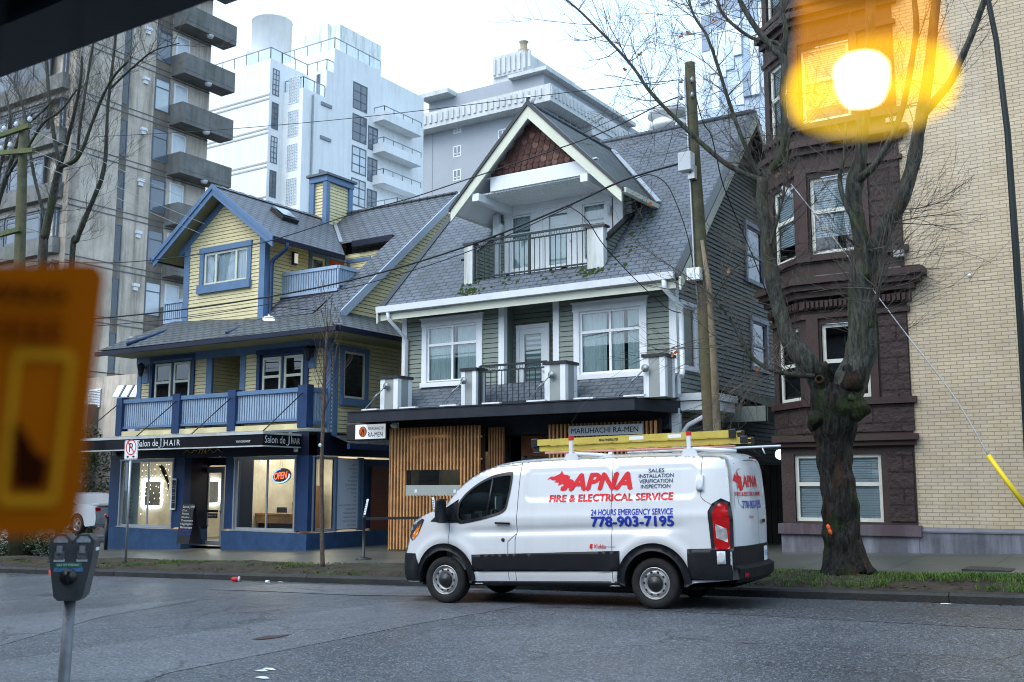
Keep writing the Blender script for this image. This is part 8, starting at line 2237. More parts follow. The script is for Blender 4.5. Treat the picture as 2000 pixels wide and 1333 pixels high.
def pxbox(b, x0, x1, y0, y1, Y, d):
    a, c = aY(x0, y1, Y), aY(x1, y0, Y); b.box(a.x, c.x, Y - d, Y, a.z, c.z)
b = B(); pxbox(b, 1333, 1357, 300, 340, PY - .12, .2); part(b, 'meter_box', M_boxg, UP, .01)
b = B(); pxbox(b, 1356, 1361, 325, 352, PY - .1, .12); pxbox(b, 1347, 1354, 341, 352, PY - .14, .08); part(b, 'box_fitting', M_steel, UP)
b = B(); pxbox(b, 1347, 1372, 524, 551, PY - .13, .14); part(b, 'junction_box', mat('white_junction_box', (.75, .78, .8), rough=.4), UP, .01)
for (x, y) in ((1330, 157), (1330, 190), (1352, 185), (1352, 155)):
    p = aY(x, y, PY - .1); b = B(); b.lathe(p, (0, 0, 1), [(.0, -.06), (.035, -.05), (.03, -.02), (.04, 0), (.02, .04), (0, .06)], 8); b.tube([p, aY(1346, y + 3, PY)], .012, 5); part(b, 'insulator', M_steel, UP)
# left pole
Y_ = 16.6
UP2 = thing('utility_pole', aY(40, 1085, Y_), 'mossy utility pole with crossarms and insulators at the left edge', 'utility pole')
b = B(); P_, R_ = limbpx([(46, 238, 15), (44, 320, 17), (41, 420, 20), (38, 520, 21), (34, 800, 24), (30, 1085, 27)], Y_); b.tube(P_, R_, 12); part(b, 'pole', M_pole, UP2)
for (x0, y0, x1, y1) in ((-30, 276, 58, 246), (-30, 302, 66, 294), (-40, 470, 40, 448)):
    b = B(); b.bar(aY(x0, y0, Y_ - .15), aY(x1, y1, Y_ - .15), .11, .13); part(b, 'crossarm', mat('mossy_crossarm', (.10, .11, .05), rough=.9, var=.4, moss=.8, mosscol=(.08, .12, .03), mscale=5), UP2)
for x, y in ((8, 258), (32, 250), (-10, 265), (58, 240), (20, 290), (2, 297)):
    p = aY(x, y - 6, Y_ - .15); b = B(); b.lathe(p, (0, 0, 1), [(0.0, -.08), (.03, -.06), (.075, 0), (.05, .03), (.06, .06), (0, .1)], 10); part(b, 'insulator', M_boxg, UP2)
# overhead wires: sagging cables between the poles and houses
def wire(pts, Ys, r, label, m=None, n=5):
    P3 = [aY(x, y, Yv) for (x, y), Yv in zip(pts, Ys)]; D = []
    for i in range(len(P3) - 1):
        p0, p1, p2, p3 = [P3[max(0, min(len(P3) - 1, i + k))] for k in (-1, 0, 1, 2)]
        for j in range(6):
            t = j / 6; D.append(.5 * ((2 * p1) + (p2 - p0) * t + (2 * p0 - 5 * p1 + 4 * p2 - p3) * t * t + (3 * p1 - p0 - 3 * p2 + p3) * t ** 3))
    D.append(P3[-1]); b = B(); b.tube(D, r, n); o = b.build('overhead_wire', m or M_wire); return tag(o, label, 'wire', 'overhead wires along the street')
Yq = PY - .1
yy = lambda n: [Y_ + (Yq - Y_) * i / (n - 1) for i in range(n)]
wire([(-60, 640), (150, 626), (350, 606), (560, 574), (740, 534), (930, 475), (1110, 402), (1220, 352), (1335, 318)], yy(9), .020, 'thickest black cable bundle sagging across both houses to the grey pole box')
wire([(-60, 655), (150, 640), (350, 622), (560, 588), (740, 548), (930, 486), (1118, 402)], yy(7), .010, 'thin black cable just under the thick bundle, ending at its bend')
wire([(1110, 402), (1145, 428), (1180, 480), (1240, 545), (1300, 600), (1330, 612)], [Yq, Yq, Yq + .6, Yq + 2, Yq + 3.5, Yq + 4.2], .010, 'black service drop falling from the cable bend to the grey house corner')
wire([(180, 268), (400, 256), (640, 236), (860, 212), (1100, 182), (1330, 156)], yy(6), .008, 'thin straight wire crossing the towers to the top of the wooden pole')
wire([(-60, 505), (180, 514), (330, 505), (480, 482), (580, 455), (700, 415), (800, 388), (900, 355), (1040, 308), (1180, 258), (1290, 204), (1330, 188)], yy(12), .012, 'black wire rising over the yellow gable and dormer to the wooden pole')
wire([(1040, 398), (1140, 260), (1230, 222), (1330, 205)][1:], [Yq + 1, Yq + .4, Yq], .007, 'short thin wire reaching the wooden pole above the grey roof')
wire([(1240, 350), (1270, 342), (1300, 358), (1322, 400), (1345, 470), (1360, 560)], [Yq] * 6, .010, 'black cable looping from the bundle down the left of the wooden pole')
wire([(1352, 160), (1372, 236), (1388, 262), (1398, 300), (1412, 360), (1440, 430), (1470, 500), (1500, 580)], [Yq, Yq, Yq + .3, Yq + .6, Yq + 1.2, Yq + 2, Yq + 3, Yq + 4.4], .011, 'black cable dropping right of the wooden pole past the side wall')
for k, (y0, y1, s) in enumerate(((262, 396, 'upper'), (300, 430, 'middle'), (322, 452, 'lower'))):
    wire([(40, y0 - 16), (130, y0 + 22), (260, (y0 + y1) / 2 + 14), (400, y1 + 8)], [Y_, Y_ + .8, Y_ + 2.2, Y_ + 4], .008, s + 'most pale wire of three slanting from the mossy pole toward the yellow house', M_steel)
wire([(1545, 360), (1640, 480), (1760, 640), (1860, 770), (1932, 893)], [Yq - .2, Yq - .3, Yq - .4, Yq - .5, Yq - .6], .010, 'steel guy wire slanting down across the brown building', M_steel)
gd = thing('guy_guard', aY(1965, 940, Yq - .6), 'bright yellow plastic guard on the lower guy wire', 'guy guard')
b = B(); b.tube([aY(1930, 890, Yq - .6), aY(1965, 938, Yq - .63), aY(2010, 998, Yq - .67)], .036, 8); part(b, 'sleeve', mat('bright_yellow_plastic', (.72, .55, .02), rough=.4), gd)
b = B(); b.tube([aY(2010, 998, Yq - .67), aY(2120, 1150, Yq - .75)], .012, 6); part(b, 'rod', M_steel, gd)
b = B(); p, q = aY(1528, 365, Yq - .25), aY(1548, 388, Yq - .25); b.tube([p, p.lerp(q, .2), p.lerp(q, .8), q], [.02, .05, .05, .02], 8); o = b.build('guy_insulator', M_boxg); tag(o, 'pale strain insulator on the guy wire before the brown bay', 'insulator')
# black street lamp post at right, arm curving left above the frame
SL_ = thing('street_lamp', aY(2016, 1135, 16.3), 'slim black street lamp post curving at the right edge', 'street lamp')
b = B(); P_, R_ = limbpx([(1860, -150, 11), (1900, -90, 11), (1926, -20, 12), (1946, 80, 13), (1968, 260, 15), (1985, 500, 17), (2000, 740, 18), (2011, 950, 19), (2019, 1140, 20)], 16.3, .8); b.tube(P_, R_, 12); part(b, 'post', mat('black_green_lamp_paint', (.010, .014, .013), rough=.35, var=.3), SL_)
b = B(); p = aY(1850, -155, 16.3); b.lathe(p, (-.6, 0, -.1), [(0, -.1), (.09, 0), (.13, .3), (.10, .6), (0, .65)], 12); part(b, 'lamp_head', M_black, SL_)
# no parking sign
NP = thing('no_parking_sign', aY(245, 1098, 16.5), 'small white no parking sign on a grey steel post', 'road sign')
Ys_ = 16.5
b = B(); a, c = aY(245, 1101, Ys_), aY(243, 862, Ys_); b.tube([(a.x, Ys_, a.z), (a.x, Ys_, c.z)], .028, 10); part(b, 'post', M_steel, NP)
a, c = aY(242, 898, Ys_ - .05), aY(270, 860, Ys_ - .05); wd_, hg = c.x - a.x, c.z - a.z; cx, cz = (a.x + c.x) / 2, (a.z + c.z) / 2
def rrectpts(x0, x1, z0, z1, r, Y, n=5):
    out = []
    for (ccx, ccz, a0) in ((x1 - r, z1 - r, 0), (x0 + r, z1 - r, 90), (x0 + r, z0 + r, 180), (x1 - r, z0 + r, 270)):
        for i in range(n + 1): t = math.radians(a0 + 90 * i / n); out.append(V((ccx + r * math.cos(t), Y, ccz + r * math.sin(t))))
    return out
b = B(); b.prism(rrectpts(a.x, c.x, a.z, c.z, .04, Ys_ - .05), (0, .01, 0)); part(b, 'plate', mat('white_sign_plate', (.78, .79, .80), rough=.35, var=.03), NP)
cz2 = cz + hg * .14; R0 = wd_ * .38
def ringpts(c, r0, r1, Y, b, n=32):
    for i in range(n):
        q = [2 * math.pi * i / n, 2 * math.pi * (i + 1) / n]; b.poly([V((c[0] + r0 * math.cos(q[0]), Y, c[1] + r0 * math.sin(q[0]))), V((c[0] + r1 * math.cos(q[0]), Y, c[1] + r1 * math.sin(q[0]))), V((c[0] + r1 * math.cos(q[1]), Y, c[1] + r1 * math.sin(q[1]))), V((c[0] + r0 * math.cos(q[1]), Y, c[1] + r0 * math.sin(q[1])))])
text('P', R0 * 1.2, (cx - R0 * .36, Ys_ - .051, cz2 - R0 * .6), (1, 0, 0), (0, 0, 1), 'lettering', M_ink, NP)
b = B(); ringpts((cx, cz2), R0 * .87, R0, Ys_ - .057, b); d = V((.7071, 0, -.7071)); s = V((.7071, 0, .7071)) * R0 * .08; p = V((cx, Ys_ - .059, cz2)); b.poly([p - d * R0 * .9 - s, p + d * R0 * .9 - s, p + d * R0 * .9 + s, p - d * R0 * .9 + s]); part(b, 'red_ring', mat('sign_red', (.60, .02, .03), rough=.4), NP)
b = B()
for s in (-1, 1):
    x = cx + s * wd_ * .2; z = a.z + hg * .14; b.poly([V((x + s * .05, Ys_ - .056, z)), V((x, Ys_ - .056, z + .035)), V((x, Ys_ - .056, z - .035))][::s]); b.poly([V((x - .05, Ys_ - .056, z - .01)), V((x + .05, Ys_ - .056, z - .01)), V((x + .05, Ys_ - .056, z + .01)), V((x - .05, Ys_ - .056, z + .01))])
part(b, 'arrow', M_ink, NP)
b = B(); pts = rrectpts(a.x + .012, c.x - .012, a.z + .012, c.z - .012, .03, Ys_ - .0535)
for i in range(len(pts)):
    p, q = pts[i], pts[(i + 1) % len(pts)]; cc = V((cx, Ys_ - .0535, cz)); b.poly([p, q, q.lerp(cc, .03), p.lerp(cc, .03)])
part(b, 'border', M_ink, NP)
# queue stanchions with belt and clipped menus
def stanchion(px, py, Y, label, tilt):
    p = aY(px, py, Y); g = walk(p.x, Y) + .005; t = thing('queue_stanchion', (p.x, Y, g), label, 'stanchion')
    b = B(); b.lathe((p.x, Y, g), (0, 0, 1), [(.20, 0), (.20, .015), (.06, .05), (.035, .06), (.033, .92), (.042, .93), (.042, 1.0), (0, 1.0)], 20); part(b, 'post', M_black, t)
    b = B(); u = V((math.cos(.5), -.4, 0)).normalized(); c = V((p.x + .03, Y - .03, g + 1.02)); b.slab([c - u * .055, c + u * .055, c + u * .055 + V((tilt, .05, .36)), c - u * .055 + V((tilt, .05, .36))], .006); m_ = part(b, 'menu_card', M_white, t)
    b = B()
    for k in range(7):
        q = c + V((tilt, .05, .36)) * (.12 + k * .11) + u.cross(V((0, 0, 1))) * .004; b.poly([q - u * .04, q + u * .03, q + u * .03 + V((0, 0, .012)), q - u * .04 + V((0, 0, .012))])
    part(b, 'menu_lines', M_lg, m_)
    return p.x, g
SYq = 18.9
xa, ga = stanchion(710, 1083, SYq, 'black queue stanchion with a menu card beside the salon corner', .05)
xb, gb = stanchion(848, 1083, SYq, 'black queue stanchion with tilted menu card behind the van bonnet', -.10)
b = B(); b.obox((xa + .04, SYq, ga + .90), (xb - xa - .08, 0, gb - ga), (0, .004, 0), (0, 0, .06)); o = b.build('belt_barrier', M_black); tag(o, 'black retractable belt stretched between the two queue stanchions', 'belt')
# salon boards
mb = thing('menu_board', aY(339, 960, 20.9), 'small framed black price board fixed on the salon pier', 'sign board')
b = B(); pxbox(b, 333, 345, 935, 996, 20.95, .03); part(b, 'frame', M_white, mb)
b = B(); pxbox(b, 334.5, 343.5, 938, 993, 20.915, .005); part(b, 'board', M_ink, mb)
for i in range(9):
    p = aY(335.5, 946 + i * 4.6, 20.9); text('Cut & Color', .03, (p.x, 20.905, p.z), (1, 0, 0), (0, 0, 1), 'lettering', M_boxg if i % 3 else M_lb, mb, width=.2)
ab = thing('sandwich_board', aY(360, 1062, 20.3), 'black sandwich board with white chalk lines beside the salon door', 'sandwich board')
pa, pb = aY(347, 1062, 20.3), aY(375, 985, 20.3)
b = B(); b.slab([(pa.x, 20.25, pa.z), (pb.x, 20.25, pa.z), (pb.x, 20.38, pb.z), (pa.x, 20.38, pb.z)], .03); part(b, 'front_panel', M_ink, ab)
b = B(); b.slab([(pb.x, 20.72, pa.z), (pa.x, 20.72, pa.z), (pa.x, 20.44, pb.z), (pb.x, 20.44, pb.z)], .03); part(b, 'rear_panel', M_ink, ab)
for i, s in enumerate(('Salon de J HAIR', 'Cut', 'Perm', 'Color', 'Treatment', 'Highlights', 'Balayage', 'Special', '10% Off')):
    t_ = .9 - i * .085; text(s, .055 if i else .07, (pa.x + .08, 20.25 + .13 * t_ - .002, pa.z + (pb.z - pa.z) * t_), (1, 0, 0), (0, .12, 1), 'lettering', M_lb if i > 6 else M_boxg, ab, width=min(.5, .07 * len(s)))
for (lbl, px, py, px2, py2, Y) in (('small bicycle post and red reflector beside the left salon corner', 207, 1062, 207, 1010, 20.6),):
    a, c = aY(px, py, Y), aY(px2, py2, Y); t = thing('bollard', (a.x, Y, walk(a.x, Y)), 'slim dark post beside the left salon corner', 'bollard'); b = B(); b.tube([(a.x, Y, walk(a.x, Y)), (a.x, Y, c.z)], .05, 10); part(b, 'post', M_black, t); b = B(); b.lathe((a.x, Y - .05, c.z + .05), (0, -1, 0), [(.06, 0), (.05, .03), (0, .035)], 10); part(b, 'reflector', M_red, t)
for (px, py, Y, lab) in ((120 + 82, 930, 0, ''),): pass
# lamps under salon canopy corners
for (px, py, lab) in ((223, 885, 'small pale lamp under the left end of the salon canopy'), (578, 877, 'small pale lamp under the right corner of the salon canopy')):
    p = aY(px, py, 20.9); b = B(); b.lathe(p + V((0, 0, .08)), (0, 0, -1), [(.0, 0), (.06, 0), (.065, .14), (.05, .17), (0, .17)], 12); o = b.build('eave_lamp', M_boxg); tag(o, lab, 'lamp')
# reflection of an indoor lamp, modelled as a lit disc before the pent roof
p = aY(525, 622, 19.8); dl = thing('reflected_disc_lamp', p, 'white reflection of an indoor lamp, modelled as a disc lamp above the pent roof edge', 'lamp')
b = B(); b.lathe(p, (0, 0, 1), [(.0, -.045), (.15, -.035), (.185, 0), (.12, .04), (.03, .06), (.02, .10), (0, .10)], 20); part(b, 'lamp_shade', M_white, dl)
b = B(); b.lathe(p + V((0, 0, -.05)), (0, 0, 1), [(.0, -.01), (.15, 0), (.16, .012)], 20); part(b, 'diffuser', mat('pink_white_diffuser', (1, .95, .9), emit=1.6, emitcol=(1, .92, .86), var=0), dl)
b = B(); b.tube([p + V((0, 0, .1)), p + V((.0, .3, .35)), V((p.x, 22.0, p.z + .5))], .012, 6); part(b, 'arm', M_black, dl)
# utility cover plate and seams
b = B(); q = [onroad(1884, 1112, .2), onroad(1977, 1112, .2), onroad(1990, 1097, .2), onroad(1894, 1097, .2)]
xs4 = [aY(1880, 1109, 18.6).x, aY(1976, 1109, 18.6).x]
b.box(xs4[0], xs4[1], 18.5, 19.3, walk(-3, 18.9) - .02, walk(-3, 18.9) + .016); o = b.build('utility_cover', mat('dark_iron_cover', (.03, .032, .036), rough=.5, var=.3, bump=.5, bscale=60)); tag(o, 'dark rectangular utility cover plate in the pavement at right', 'utility cover')
# litter
def cup(px, py, m, lab, r=.04, l=.11, rz=.4, lid=None):
    p = onroad(px, py); t = thing('paper_cup', p, lab, 'cup'); d = V((math.cos(rz), math.sin(rz), 0)); c = p + V((0, 0, r))
    b = B(); b.lathe(c, d, [(0, 0), (r * .75, 0), (r, l), (r * .9, l), (r * .68, .01)], 14); part(b, 'cup_body', m, t)
    if lid: b = B(); b.lathe(c, d, [(r * 1.06, l - .012), (r * 1.08, l + .004), (0, l + .012)], 14); part(b, 'lid', lid, t)
cup(453, 1137, mat('red_paper_cup', (.60, .02, .03), rough=.5, var=.25, scale=30), 'crushed red and white paper cup lying by the kerb', .055, .15, .5, M_white)
cup(519, 1140, M_white, 'small white cup lying on the road by the kerb', .035, .08, .2)
random.seed(14)
for px, py, lab in ((512, 1312, 'left upper paper scrap of three on the near road'), (527, 1309, 'right upper paper scrap of three on the near road'), (514, 1326, 'lower paper scrap of three on the near road'), (1848, 1181, 'white scrap by the kerb at right'), (1881, 1128, 'white leaf like scrap on the verge at right'), (1884, 1136, 'small white pebble scrap on the verge below the leaf like one'), (548, 1138, 'brown paper scrap at the kerb beside the white cup'), (78, 1121, 'pale scrap at the foot of the kerb at left')):
    p = onroad(px, py) if py > 1150 or px < 1500 else onroad(px, py, .17); b = B(); l, w2 = random.uniform(.05, .08), random.uniform(.025, .04); a = random.uniform(-.4, .4); u = V((math.cos(a), math.sin(a), 0)); v_ = V((-u.y, u.x, 0))
    b.slab([p - u * l - v_ * w2 + V((0, 0, .010)), p + u * l * .6 - v_ * w2 + V((0, 0, .012)), p + u * l + v_ * w2 * .4 + V((0, 0, .01)), p + v_ * w2 + V((0, 0, .014)), p - u * l + v_ * w2 * .5 + V((0, 0, .010))], .004); o = b.build('litter_scrap', M_white); tag(o, lab, 'litter')
# spilled dark puddle and survey paint on road
patch([onroad(265 * 1 + 225 + 0, 1250), onroad(520, 1244), onroad(568, 1241), onroad(545, 1247), onroad(515, 1251)], 'oil_puddle', mat('oily_puddle', (.014, .005, .016), rough=.3, var=.5, scale=8), .012)
for (x, y) in ((182, 1116), (200, 1116), (932, 1154), (918, 1160)):
    p = onroad(x, y); b = B(); b.box(p.x - .05, p.x + .05, KY - .006, KY - .003, p.z - .03, p.z + .1) if y < 1120 else b.poly([p + V((-.08, -.04, .014)), p + V((.08, -.04, .014)), p + V((.06, .05, .014)), p + V((-.06, .05, .014))]); o = b.build('survey_paint_mark', mat('orange_road_paint', (.70, .10, .03), rough=.8, var=.4, scale=25)); tag(o, 'faded orange survey paint mark near the kerb', 'paint mark', 'orange survey marks')
# silver car at left
cp = aD(150, 1043, 37.5); CG = cp.z
CAR = thing('silver_car', (cp.x - 1.6, cp.y, CG), 'silver saloon car parked left of the salon, partly behind the orange placard', 'car')
M_car = mat('silver_car_paint', (.52, .54, .56), rough=.25, metal=.5, coat=.6, var=.02)
cxr = cp.x; yn = cp.y
o_ = lambda x, z: V((cxr + x, yn - .02, CG + z))
prof = [(1.02, .32), (1.06, .55), (1.02, .78), (.98, .98), (.55, 1.03), (.10, 1.05), (-.75, 1.42), (-1.3, 1.47), (-2.0, 1.40), (-2.75, .98), (-3.6, .82), (-3.75, .55), (-3.7, .3), (-3.1, .22)] + [(-2.7 + .40 * math.cos(a), .33 + .40 * math.sin(a)) for a in [math.pi * (1 - i / 10) for i in range(11)]] + [(-2.2, .2), (-.5, .2)] + [(.40 * math.cos(a), .33 + .40 * math.sin(a)) for a in [math.pi * (1 - i / 10) for i in range(11)]] + [(.5, .26)]
b = B(); b.prism([o_(x, z) for x, z in prof], (0, 1.78, 0), 0, False); part(b, 'body', M_car, CAR, .11)
b = B()
for y in (-.005, 1.79):
    b.poly([o_(x, z) + V((0, y, 0)) for x, z in ((-.05, 1.02), (-.75, 1.35), (-1.25, 1.40), (-1.95, 1.32), (-2.5, 1.02))])
part(b, 'side_window', M_winb, CAR)
b = B(); b.box(cxr + .93, cxr + 1.02, yn - .01, yn + .2, CG + .80, CG + .94); part(b, 'tail_light', M_red, CAR, .02)
b = B(); b.box(cxr + .62, cxr + 1.03, yn + .1, yn + 1.6, CG + 1.04, CG + 1.07); part(b, 'spoiler', M_car, CAR, .01)
for x in (0, -2.7):
    for y, s in ((yn - .02, -1), (yn + 1.76, 1)):
        c = V((cxr + x, y, CG + .33)); b = B(); b.lathe(c, (0, s, 0), [(.2, -.2), (.32, -.18), (.33, -.02), (.30, .01), (.23, .01), (.22, -.02)], 28); r = part(b, 'wheel', M_tyre, CAR)
        b = B(); b.lathe(c, (0, s, 0), [(.23, .0), (.215, .012), (.20, -.06)], 28)
        for k in range(10):
            a = 2 * math.pi * k / 10 + (.12 if k % 2 else -.12); d = V((math.cos(a), 0, math.sin(a))); b.bar(c + d * .04 + V((0, s * .012, 0)), c + d * .215 + V((0, s * .0, 0)), .022, .03, (0, 1, 0))
        b.lathe(c, (0, s, 0), [(.06, .02), (.05, .03), (0, .03)], 12); part(b, 'rim', M_rim, r)
        b = B(); b.lathe(c, (0, s, 0), [(.22, -.06), (0, -.06)], 20); part(b, 'brake_disc', M_blackmatte, r)
# ================================================================== things close to the camera
# double headed parking meter on the near kerb
MD = 7.1
mc = aD(144, 1110, MD); fwd = V((-(mc - CP).x, -(mc - CP).y, 0)).normalized(); fwd = (Matrix.Rotation(math.radians(-14), 3, 'Z') @ fwd); rgt = V((-fwd.y, fwd.x, 0))
PM = thing('parking_meter', (mc.x, mc.y, .1), 'grey double headed parking meter on a steel post at the near kerb', 'parking meter')
M_mtr = mat('dark_grey_meter', (.055, .060, .068), rough=.5, var=.2, scale=8, coat=.2)
px1 = MD / FPX
def ml(x, z, d=0): return mc + rgt * (x * px1) + V((0, 0, z * px1)) + fwd * d
b = B(); base = aD(131, 1340, MD); b.tube([ml(-4, -60), ml(-8, -300), ml(-9, -420)], 11.5 * px1, 14); part(b, 'post', mat('weathered_meter_post', (.17, .18, .20), rough=.5, metal=.3, var=.2, scale=8), PM)
b = B(); fr = [(-42, 48), (42, 48), (40, 22), (26, -52), (18, -60), (-20, -60), (-28, -52), (-40, 22)]
b.prism([ml(x, z, .09) for x, z in fr], fwd * -.17); part(b, 'housing', M_mtr, PM, .012)
b = B(); b.lathe(ml(-2, -14, .088), fwd, [(16 * px1, 0), (15 * px1, .012), (9 * px1, .02), (8 * px1, .035), (0, .036)], 20); b.obox(ml(-3, -24, .10), rgt * 5 * px1, V((0, 0, 20 * px1)), fwd * .03); part(b, 'coin_knob', M_black, PM)
b = B(); b.obox(ml(-27, 4, .088), rgt * 48 * px1, V((0, 0, 8 * px1)), fwd * .006); part(b, 'green_label', mat('green_meter_label', (.05, .20, .13), rough=.5, var=.3, scale=60), PM)
b = B(); b.obox(ml(-30, -5, .088), rgt * 54 * px1, V((0, 0, 8.5 * px1)), fwd * .004); part(b, 'blue_label', mat('blue_meter_label', (.08, .20, .36), rough=.5, var=.3, scale=60), PM)
text('PAY BY PHONE', 4 * px1, ml(-24, 6, .095), rgt, (0, 0, 1), 'lettering', M_white, PM, width=40 * px1)
for s in (-1, 1):
    c = 21 * s
    b = B(); hp_ = [(c - 20, 46), (c + 20, 46), (c + 20, 54), (c + 9, 66), (c - 9, 66), (c - 20, 54)]
    b.prism([ml(x, z, .075) for x, z in hp_], fwd * -.14); hd = part(b, 'meter_head', M_mtr, PM, .008)
    b = B(); b.prism([ml(x, z, .078) for x, z in [(c - 13, 50), (c + 13, 50), (c + 13, 55), (c + 6, 62), (c - 6, 62), (c - 13, 55)]], fwd * -.01); part(b, 'display_window', mat('meter_display', (.30, .33, .36), rough=.1, var=.3, scale=30), hd)
    b = B(); b.obox(ml(c - 9, 18, .088), rgt * 18 * px1, V((0, 0, 16 * px1)), fwd * .008); part(b, 'payment_plate', mat('worn_plate', (.12, .13, .14), rough=.5, var=.5, scale=60), hd)
    b = B(); b.obox(ml(c - 5, 30, .09), rgt * 10 * px1, V((0, 0, 14 * px1)), fwd * .015); b.obox(ml(c - 3, 33, .105), rgt * 5 * px1, V((0, 0, 9 * px1)), fwd * .004); part(b, 'coin_slot', M_steel, hd)
    b = B(); b.obox(ml(c - 10, 14, .088), rgt * 20 * px1, V((0, 0, 5 * px1)), fwd * .005); part(b, 'price_sticker', M_boxg, hd)
b = B(); b.obox(ml(42.4, 34, .05), fwd * -.09, V((0, 0, 6 * px1)), rgt * .003); part(b, 'number_sticker', M_white, PM)
# cafe canopy overhead, top left
M_can = mat('dark_blue_steel_canopy', (.010, .021, .036), rough=.5, var=.2)
CYa = 2.5
e0, e1 = aY(0, 140, CYa), aY(455, 0, CYa)
zc_ = (e0.z + e1.z) / 2
CV = thing('cafe_canopy', ((e0.x + e1.x) / 2, CYa, zc_), 'dark steel canopy overhead at the top left corner', 'canopy')
d = (e1 - e0); d.z = 0; d.normalize(); nrm = V((d.y, -d.x, 0))      # towards the camera
A = V((e0.x, e0.y, zc_)) - d * 3; L = (e1 - e0).length + 3.8
cvp = lambda u_, n_, z: A + d * u_ + nrm * n_ + V((0, 0, z))
b = B(); b.obox(cvp(0, 0, 0), d * L, nrm * .12, V((0, 0, .28))); b.obox(cvp(0, .12, .0), d * L, nrm * .18, V((0, 0, .03))); part(b, 'edge_beam', M_can, CV)
b = B(); b.obox(cvp(0, .12, .28), d * L, nrm * 2.2, V((0, 0, .05))); part(b, 'canopy_deck', mat('dark_navy_deck', (.012, .02, .03), rough=.6), CV)  # even dark navy deck, close to the beam colour
for u_ in (.6, 1.9, 3.2, 4.5):
    if u_ < L - .2: b = B(); b.obox(cvp(u_, .30, .10), d * .12, nrm * 2.0, V((0, 0, .18))); part(b, 'rafter', M_can, CV)
# orange placard hanging close to the camera
OD = .60
OS = thing('orange_placard', aD(60, 770, OD), 'big orange placard with a cup drawing hanging close at the left', 'placard')
M_or = mat('orange_placard_face', (.47, .112, .003), rough=.9, var=.08, scale=5, spec=.02)
M_or2 = mat('dark_orange_ink', (.16, .022, .002), rough=.9, spec=.02); M_or3 = mat('yellow_ink', (.68, .30, .015), rough=.9, spec=.02); M_or4 = mat('brown_ink', (.035, .007, .002), rough=.9, spec=.02)
oc = aD(0, 770, OD); n_ = (CP - oc).normalized(); u_ = V((0, 0, 1)).cross(n_).normalized(); u_ = (Matrix.Rotation(math.radians(-8), 3, 'Z') @ u_); v_ = V((0, 0, 1)) + u_ * .0; v_ = (v_ + u_ * .012).normalized(); n2 = u_.cross(v_).normalized()
k = OD / FPX
def op(x, y, d=0): return oc + u_ * (x * k) + v_ * (-(y - 770) * k) + n2 * d
pts = []
r_ = 32
for (ccx, ccy, a0) in ((176 - r_, 497 + r_, 0), (-330 + r_, 540 + r_, 90), (-330 + r_, 1042 - r_, 180), (158 - r_, 1045 - r_, 270)):
    for i in range(7): a = math.radians(a0 + 15 * i); pts.append(op(ccx + r_ * math.cos(a), ccy - r_ * math.sin(a)))
b = B(); b.prism(pts, n2 * -.004); part(b, 'board', M_or, OS)
text('BREWING', 34 * k, op(108, 586, .001), u_, v_, 'lettering', M_or4, OS, align='RIGHT', width=230 * k, bold=.02)
text('COFFEE', 44 * k, op(110, 664, .001), u_, v_, 'lettering', M_or2, OS, align='RIGHT', width=250 * k, bold=.02)
b = B(); fr_ = [(26, 690), (126, 690), (112, 976), (18, 976)]
for i in range(4):
    (xa, ya), (xb, yb_) = fr_[i], fr_[(i + 1) % 4]; w0 = 14 if i % 2 else 20; dx, dy = xb - xa, yb_ - ya; l_ = math.hypot(dx, dy); nx, ny = -dy / l_ * w0 / 2, dx / l_ * w0 / 2
    b.poly([op(xa + nx, ya + ny, .002), op(xb + nx, yb_ + ny, .002), op(xb - nx, yb_ - ny, .002), op(xa - nx, ya - ny, .002)])
part(b, 'cup_outline', M_or3, OS)
b = B(); b.poly([op(40, 950, .003), op(92, 952, .003), op(98, 900, .003), op(72, 880, .003), op(48, 840, .003), op(30, 820, .003)]); part(b, 'cup_drink', M_or4, OS)
b = B(); b.tube([op(-60, 520, -.002), op(-40, 480, -.002) + V((0, 0, .6))], .0015, 6); b.tube([op(100, 510, -.002), op(90, 480, -.002) + V((0, 0, .6))], .0015, 6); part(b, 'hanging_cord', M_wire, OS)
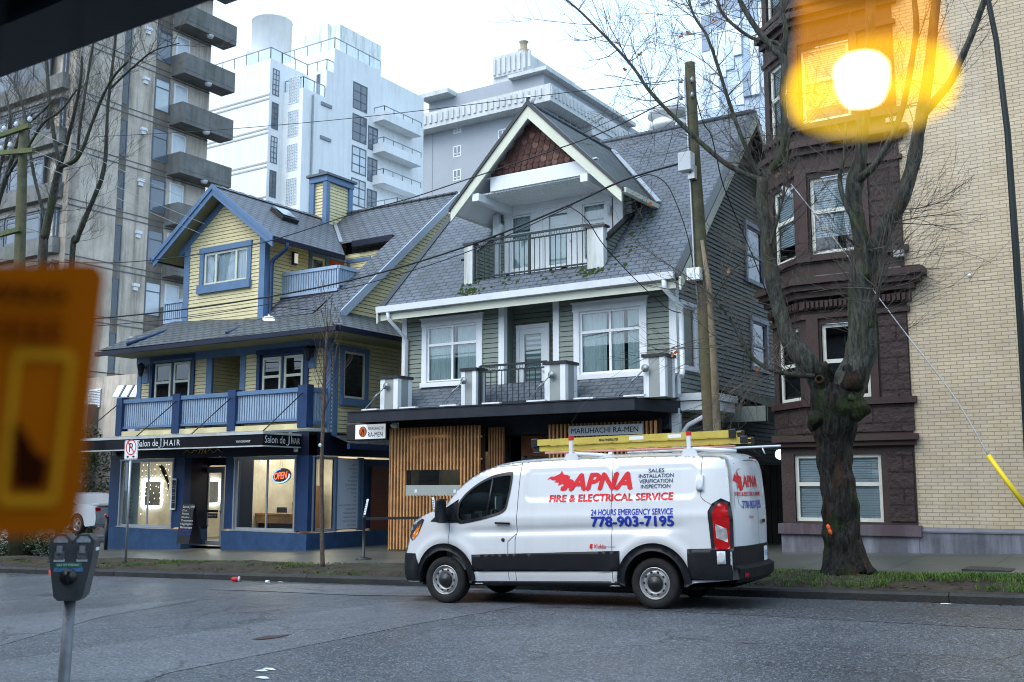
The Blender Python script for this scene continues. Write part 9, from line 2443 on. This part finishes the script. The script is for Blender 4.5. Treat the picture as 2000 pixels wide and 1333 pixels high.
# window reflection of an amber indoor lamp, modelled as a hanging lamp
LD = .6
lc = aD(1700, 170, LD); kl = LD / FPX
PL_ = thing('reflected_lamp', lc, 'amber lamp reflection in the window glass, modelled as a hanging lamp at the top right', 'lamp')
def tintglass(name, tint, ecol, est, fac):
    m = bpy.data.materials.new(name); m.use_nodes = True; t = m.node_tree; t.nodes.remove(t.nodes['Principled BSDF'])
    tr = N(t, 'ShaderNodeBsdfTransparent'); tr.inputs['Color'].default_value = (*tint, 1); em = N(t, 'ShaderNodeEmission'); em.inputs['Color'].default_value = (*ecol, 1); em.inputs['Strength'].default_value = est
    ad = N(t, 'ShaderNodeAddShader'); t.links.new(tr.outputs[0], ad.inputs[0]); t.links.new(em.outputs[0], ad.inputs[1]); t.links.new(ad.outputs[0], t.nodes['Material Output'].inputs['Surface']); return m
ax_l = V((0, 0, 1))
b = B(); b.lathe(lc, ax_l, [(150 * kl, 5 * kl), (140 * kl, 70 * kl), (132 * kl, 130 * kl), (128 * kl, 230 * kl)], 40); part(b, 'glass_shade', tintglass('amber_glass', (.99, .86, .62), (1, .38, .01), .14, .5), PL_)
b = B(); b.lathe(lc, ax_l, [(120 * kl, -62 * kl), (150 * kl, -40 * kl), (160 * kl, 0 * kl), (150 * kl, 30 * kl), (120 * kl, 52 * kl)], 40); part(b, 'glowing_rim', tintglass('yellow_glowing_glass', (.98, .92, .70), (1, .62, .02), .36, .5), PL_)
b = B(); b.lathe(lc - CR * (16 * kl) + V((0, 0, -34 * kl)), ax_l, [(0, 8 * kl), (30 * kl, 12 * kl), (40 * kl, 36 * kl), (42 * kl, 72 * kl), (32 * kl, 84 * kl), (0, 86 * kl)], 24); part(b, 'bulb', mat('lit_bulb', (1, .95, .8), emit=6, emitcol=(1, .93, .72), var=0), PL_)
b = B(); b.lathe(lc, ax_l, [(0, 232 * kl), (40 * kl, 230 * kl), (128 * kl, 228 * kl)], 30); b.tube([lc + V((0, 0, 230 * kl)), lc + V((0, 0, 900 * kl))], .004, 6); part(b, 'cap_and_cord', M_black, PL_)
# every countable piece of these parts becomes an object of its own
_names = 'entry_post corner_board pilaster shopfront_pier rim_holes lower_cladding rear_cladding canopy_bracket notice hanger canopy_tie_rods downpipe sill tail_light clear_lens amber_indicator headlight wheel_arch_trim wheel_housing rear_door_hinge door_mirror door_handle quarter_bar mirror_base front_bumper_corner rear_bumper_corner tail_light_surround side_window scroll arrow stone_ledge penthouse panel_rail'.split()
for o in list(SC.objects):
    if o.type == 'MESH' and o.name.split('.')[0] in _names and (not o.children or "tail" in o.name): islands(o)
for o in SC.objects:
    if '_o' in o: del o['_o']
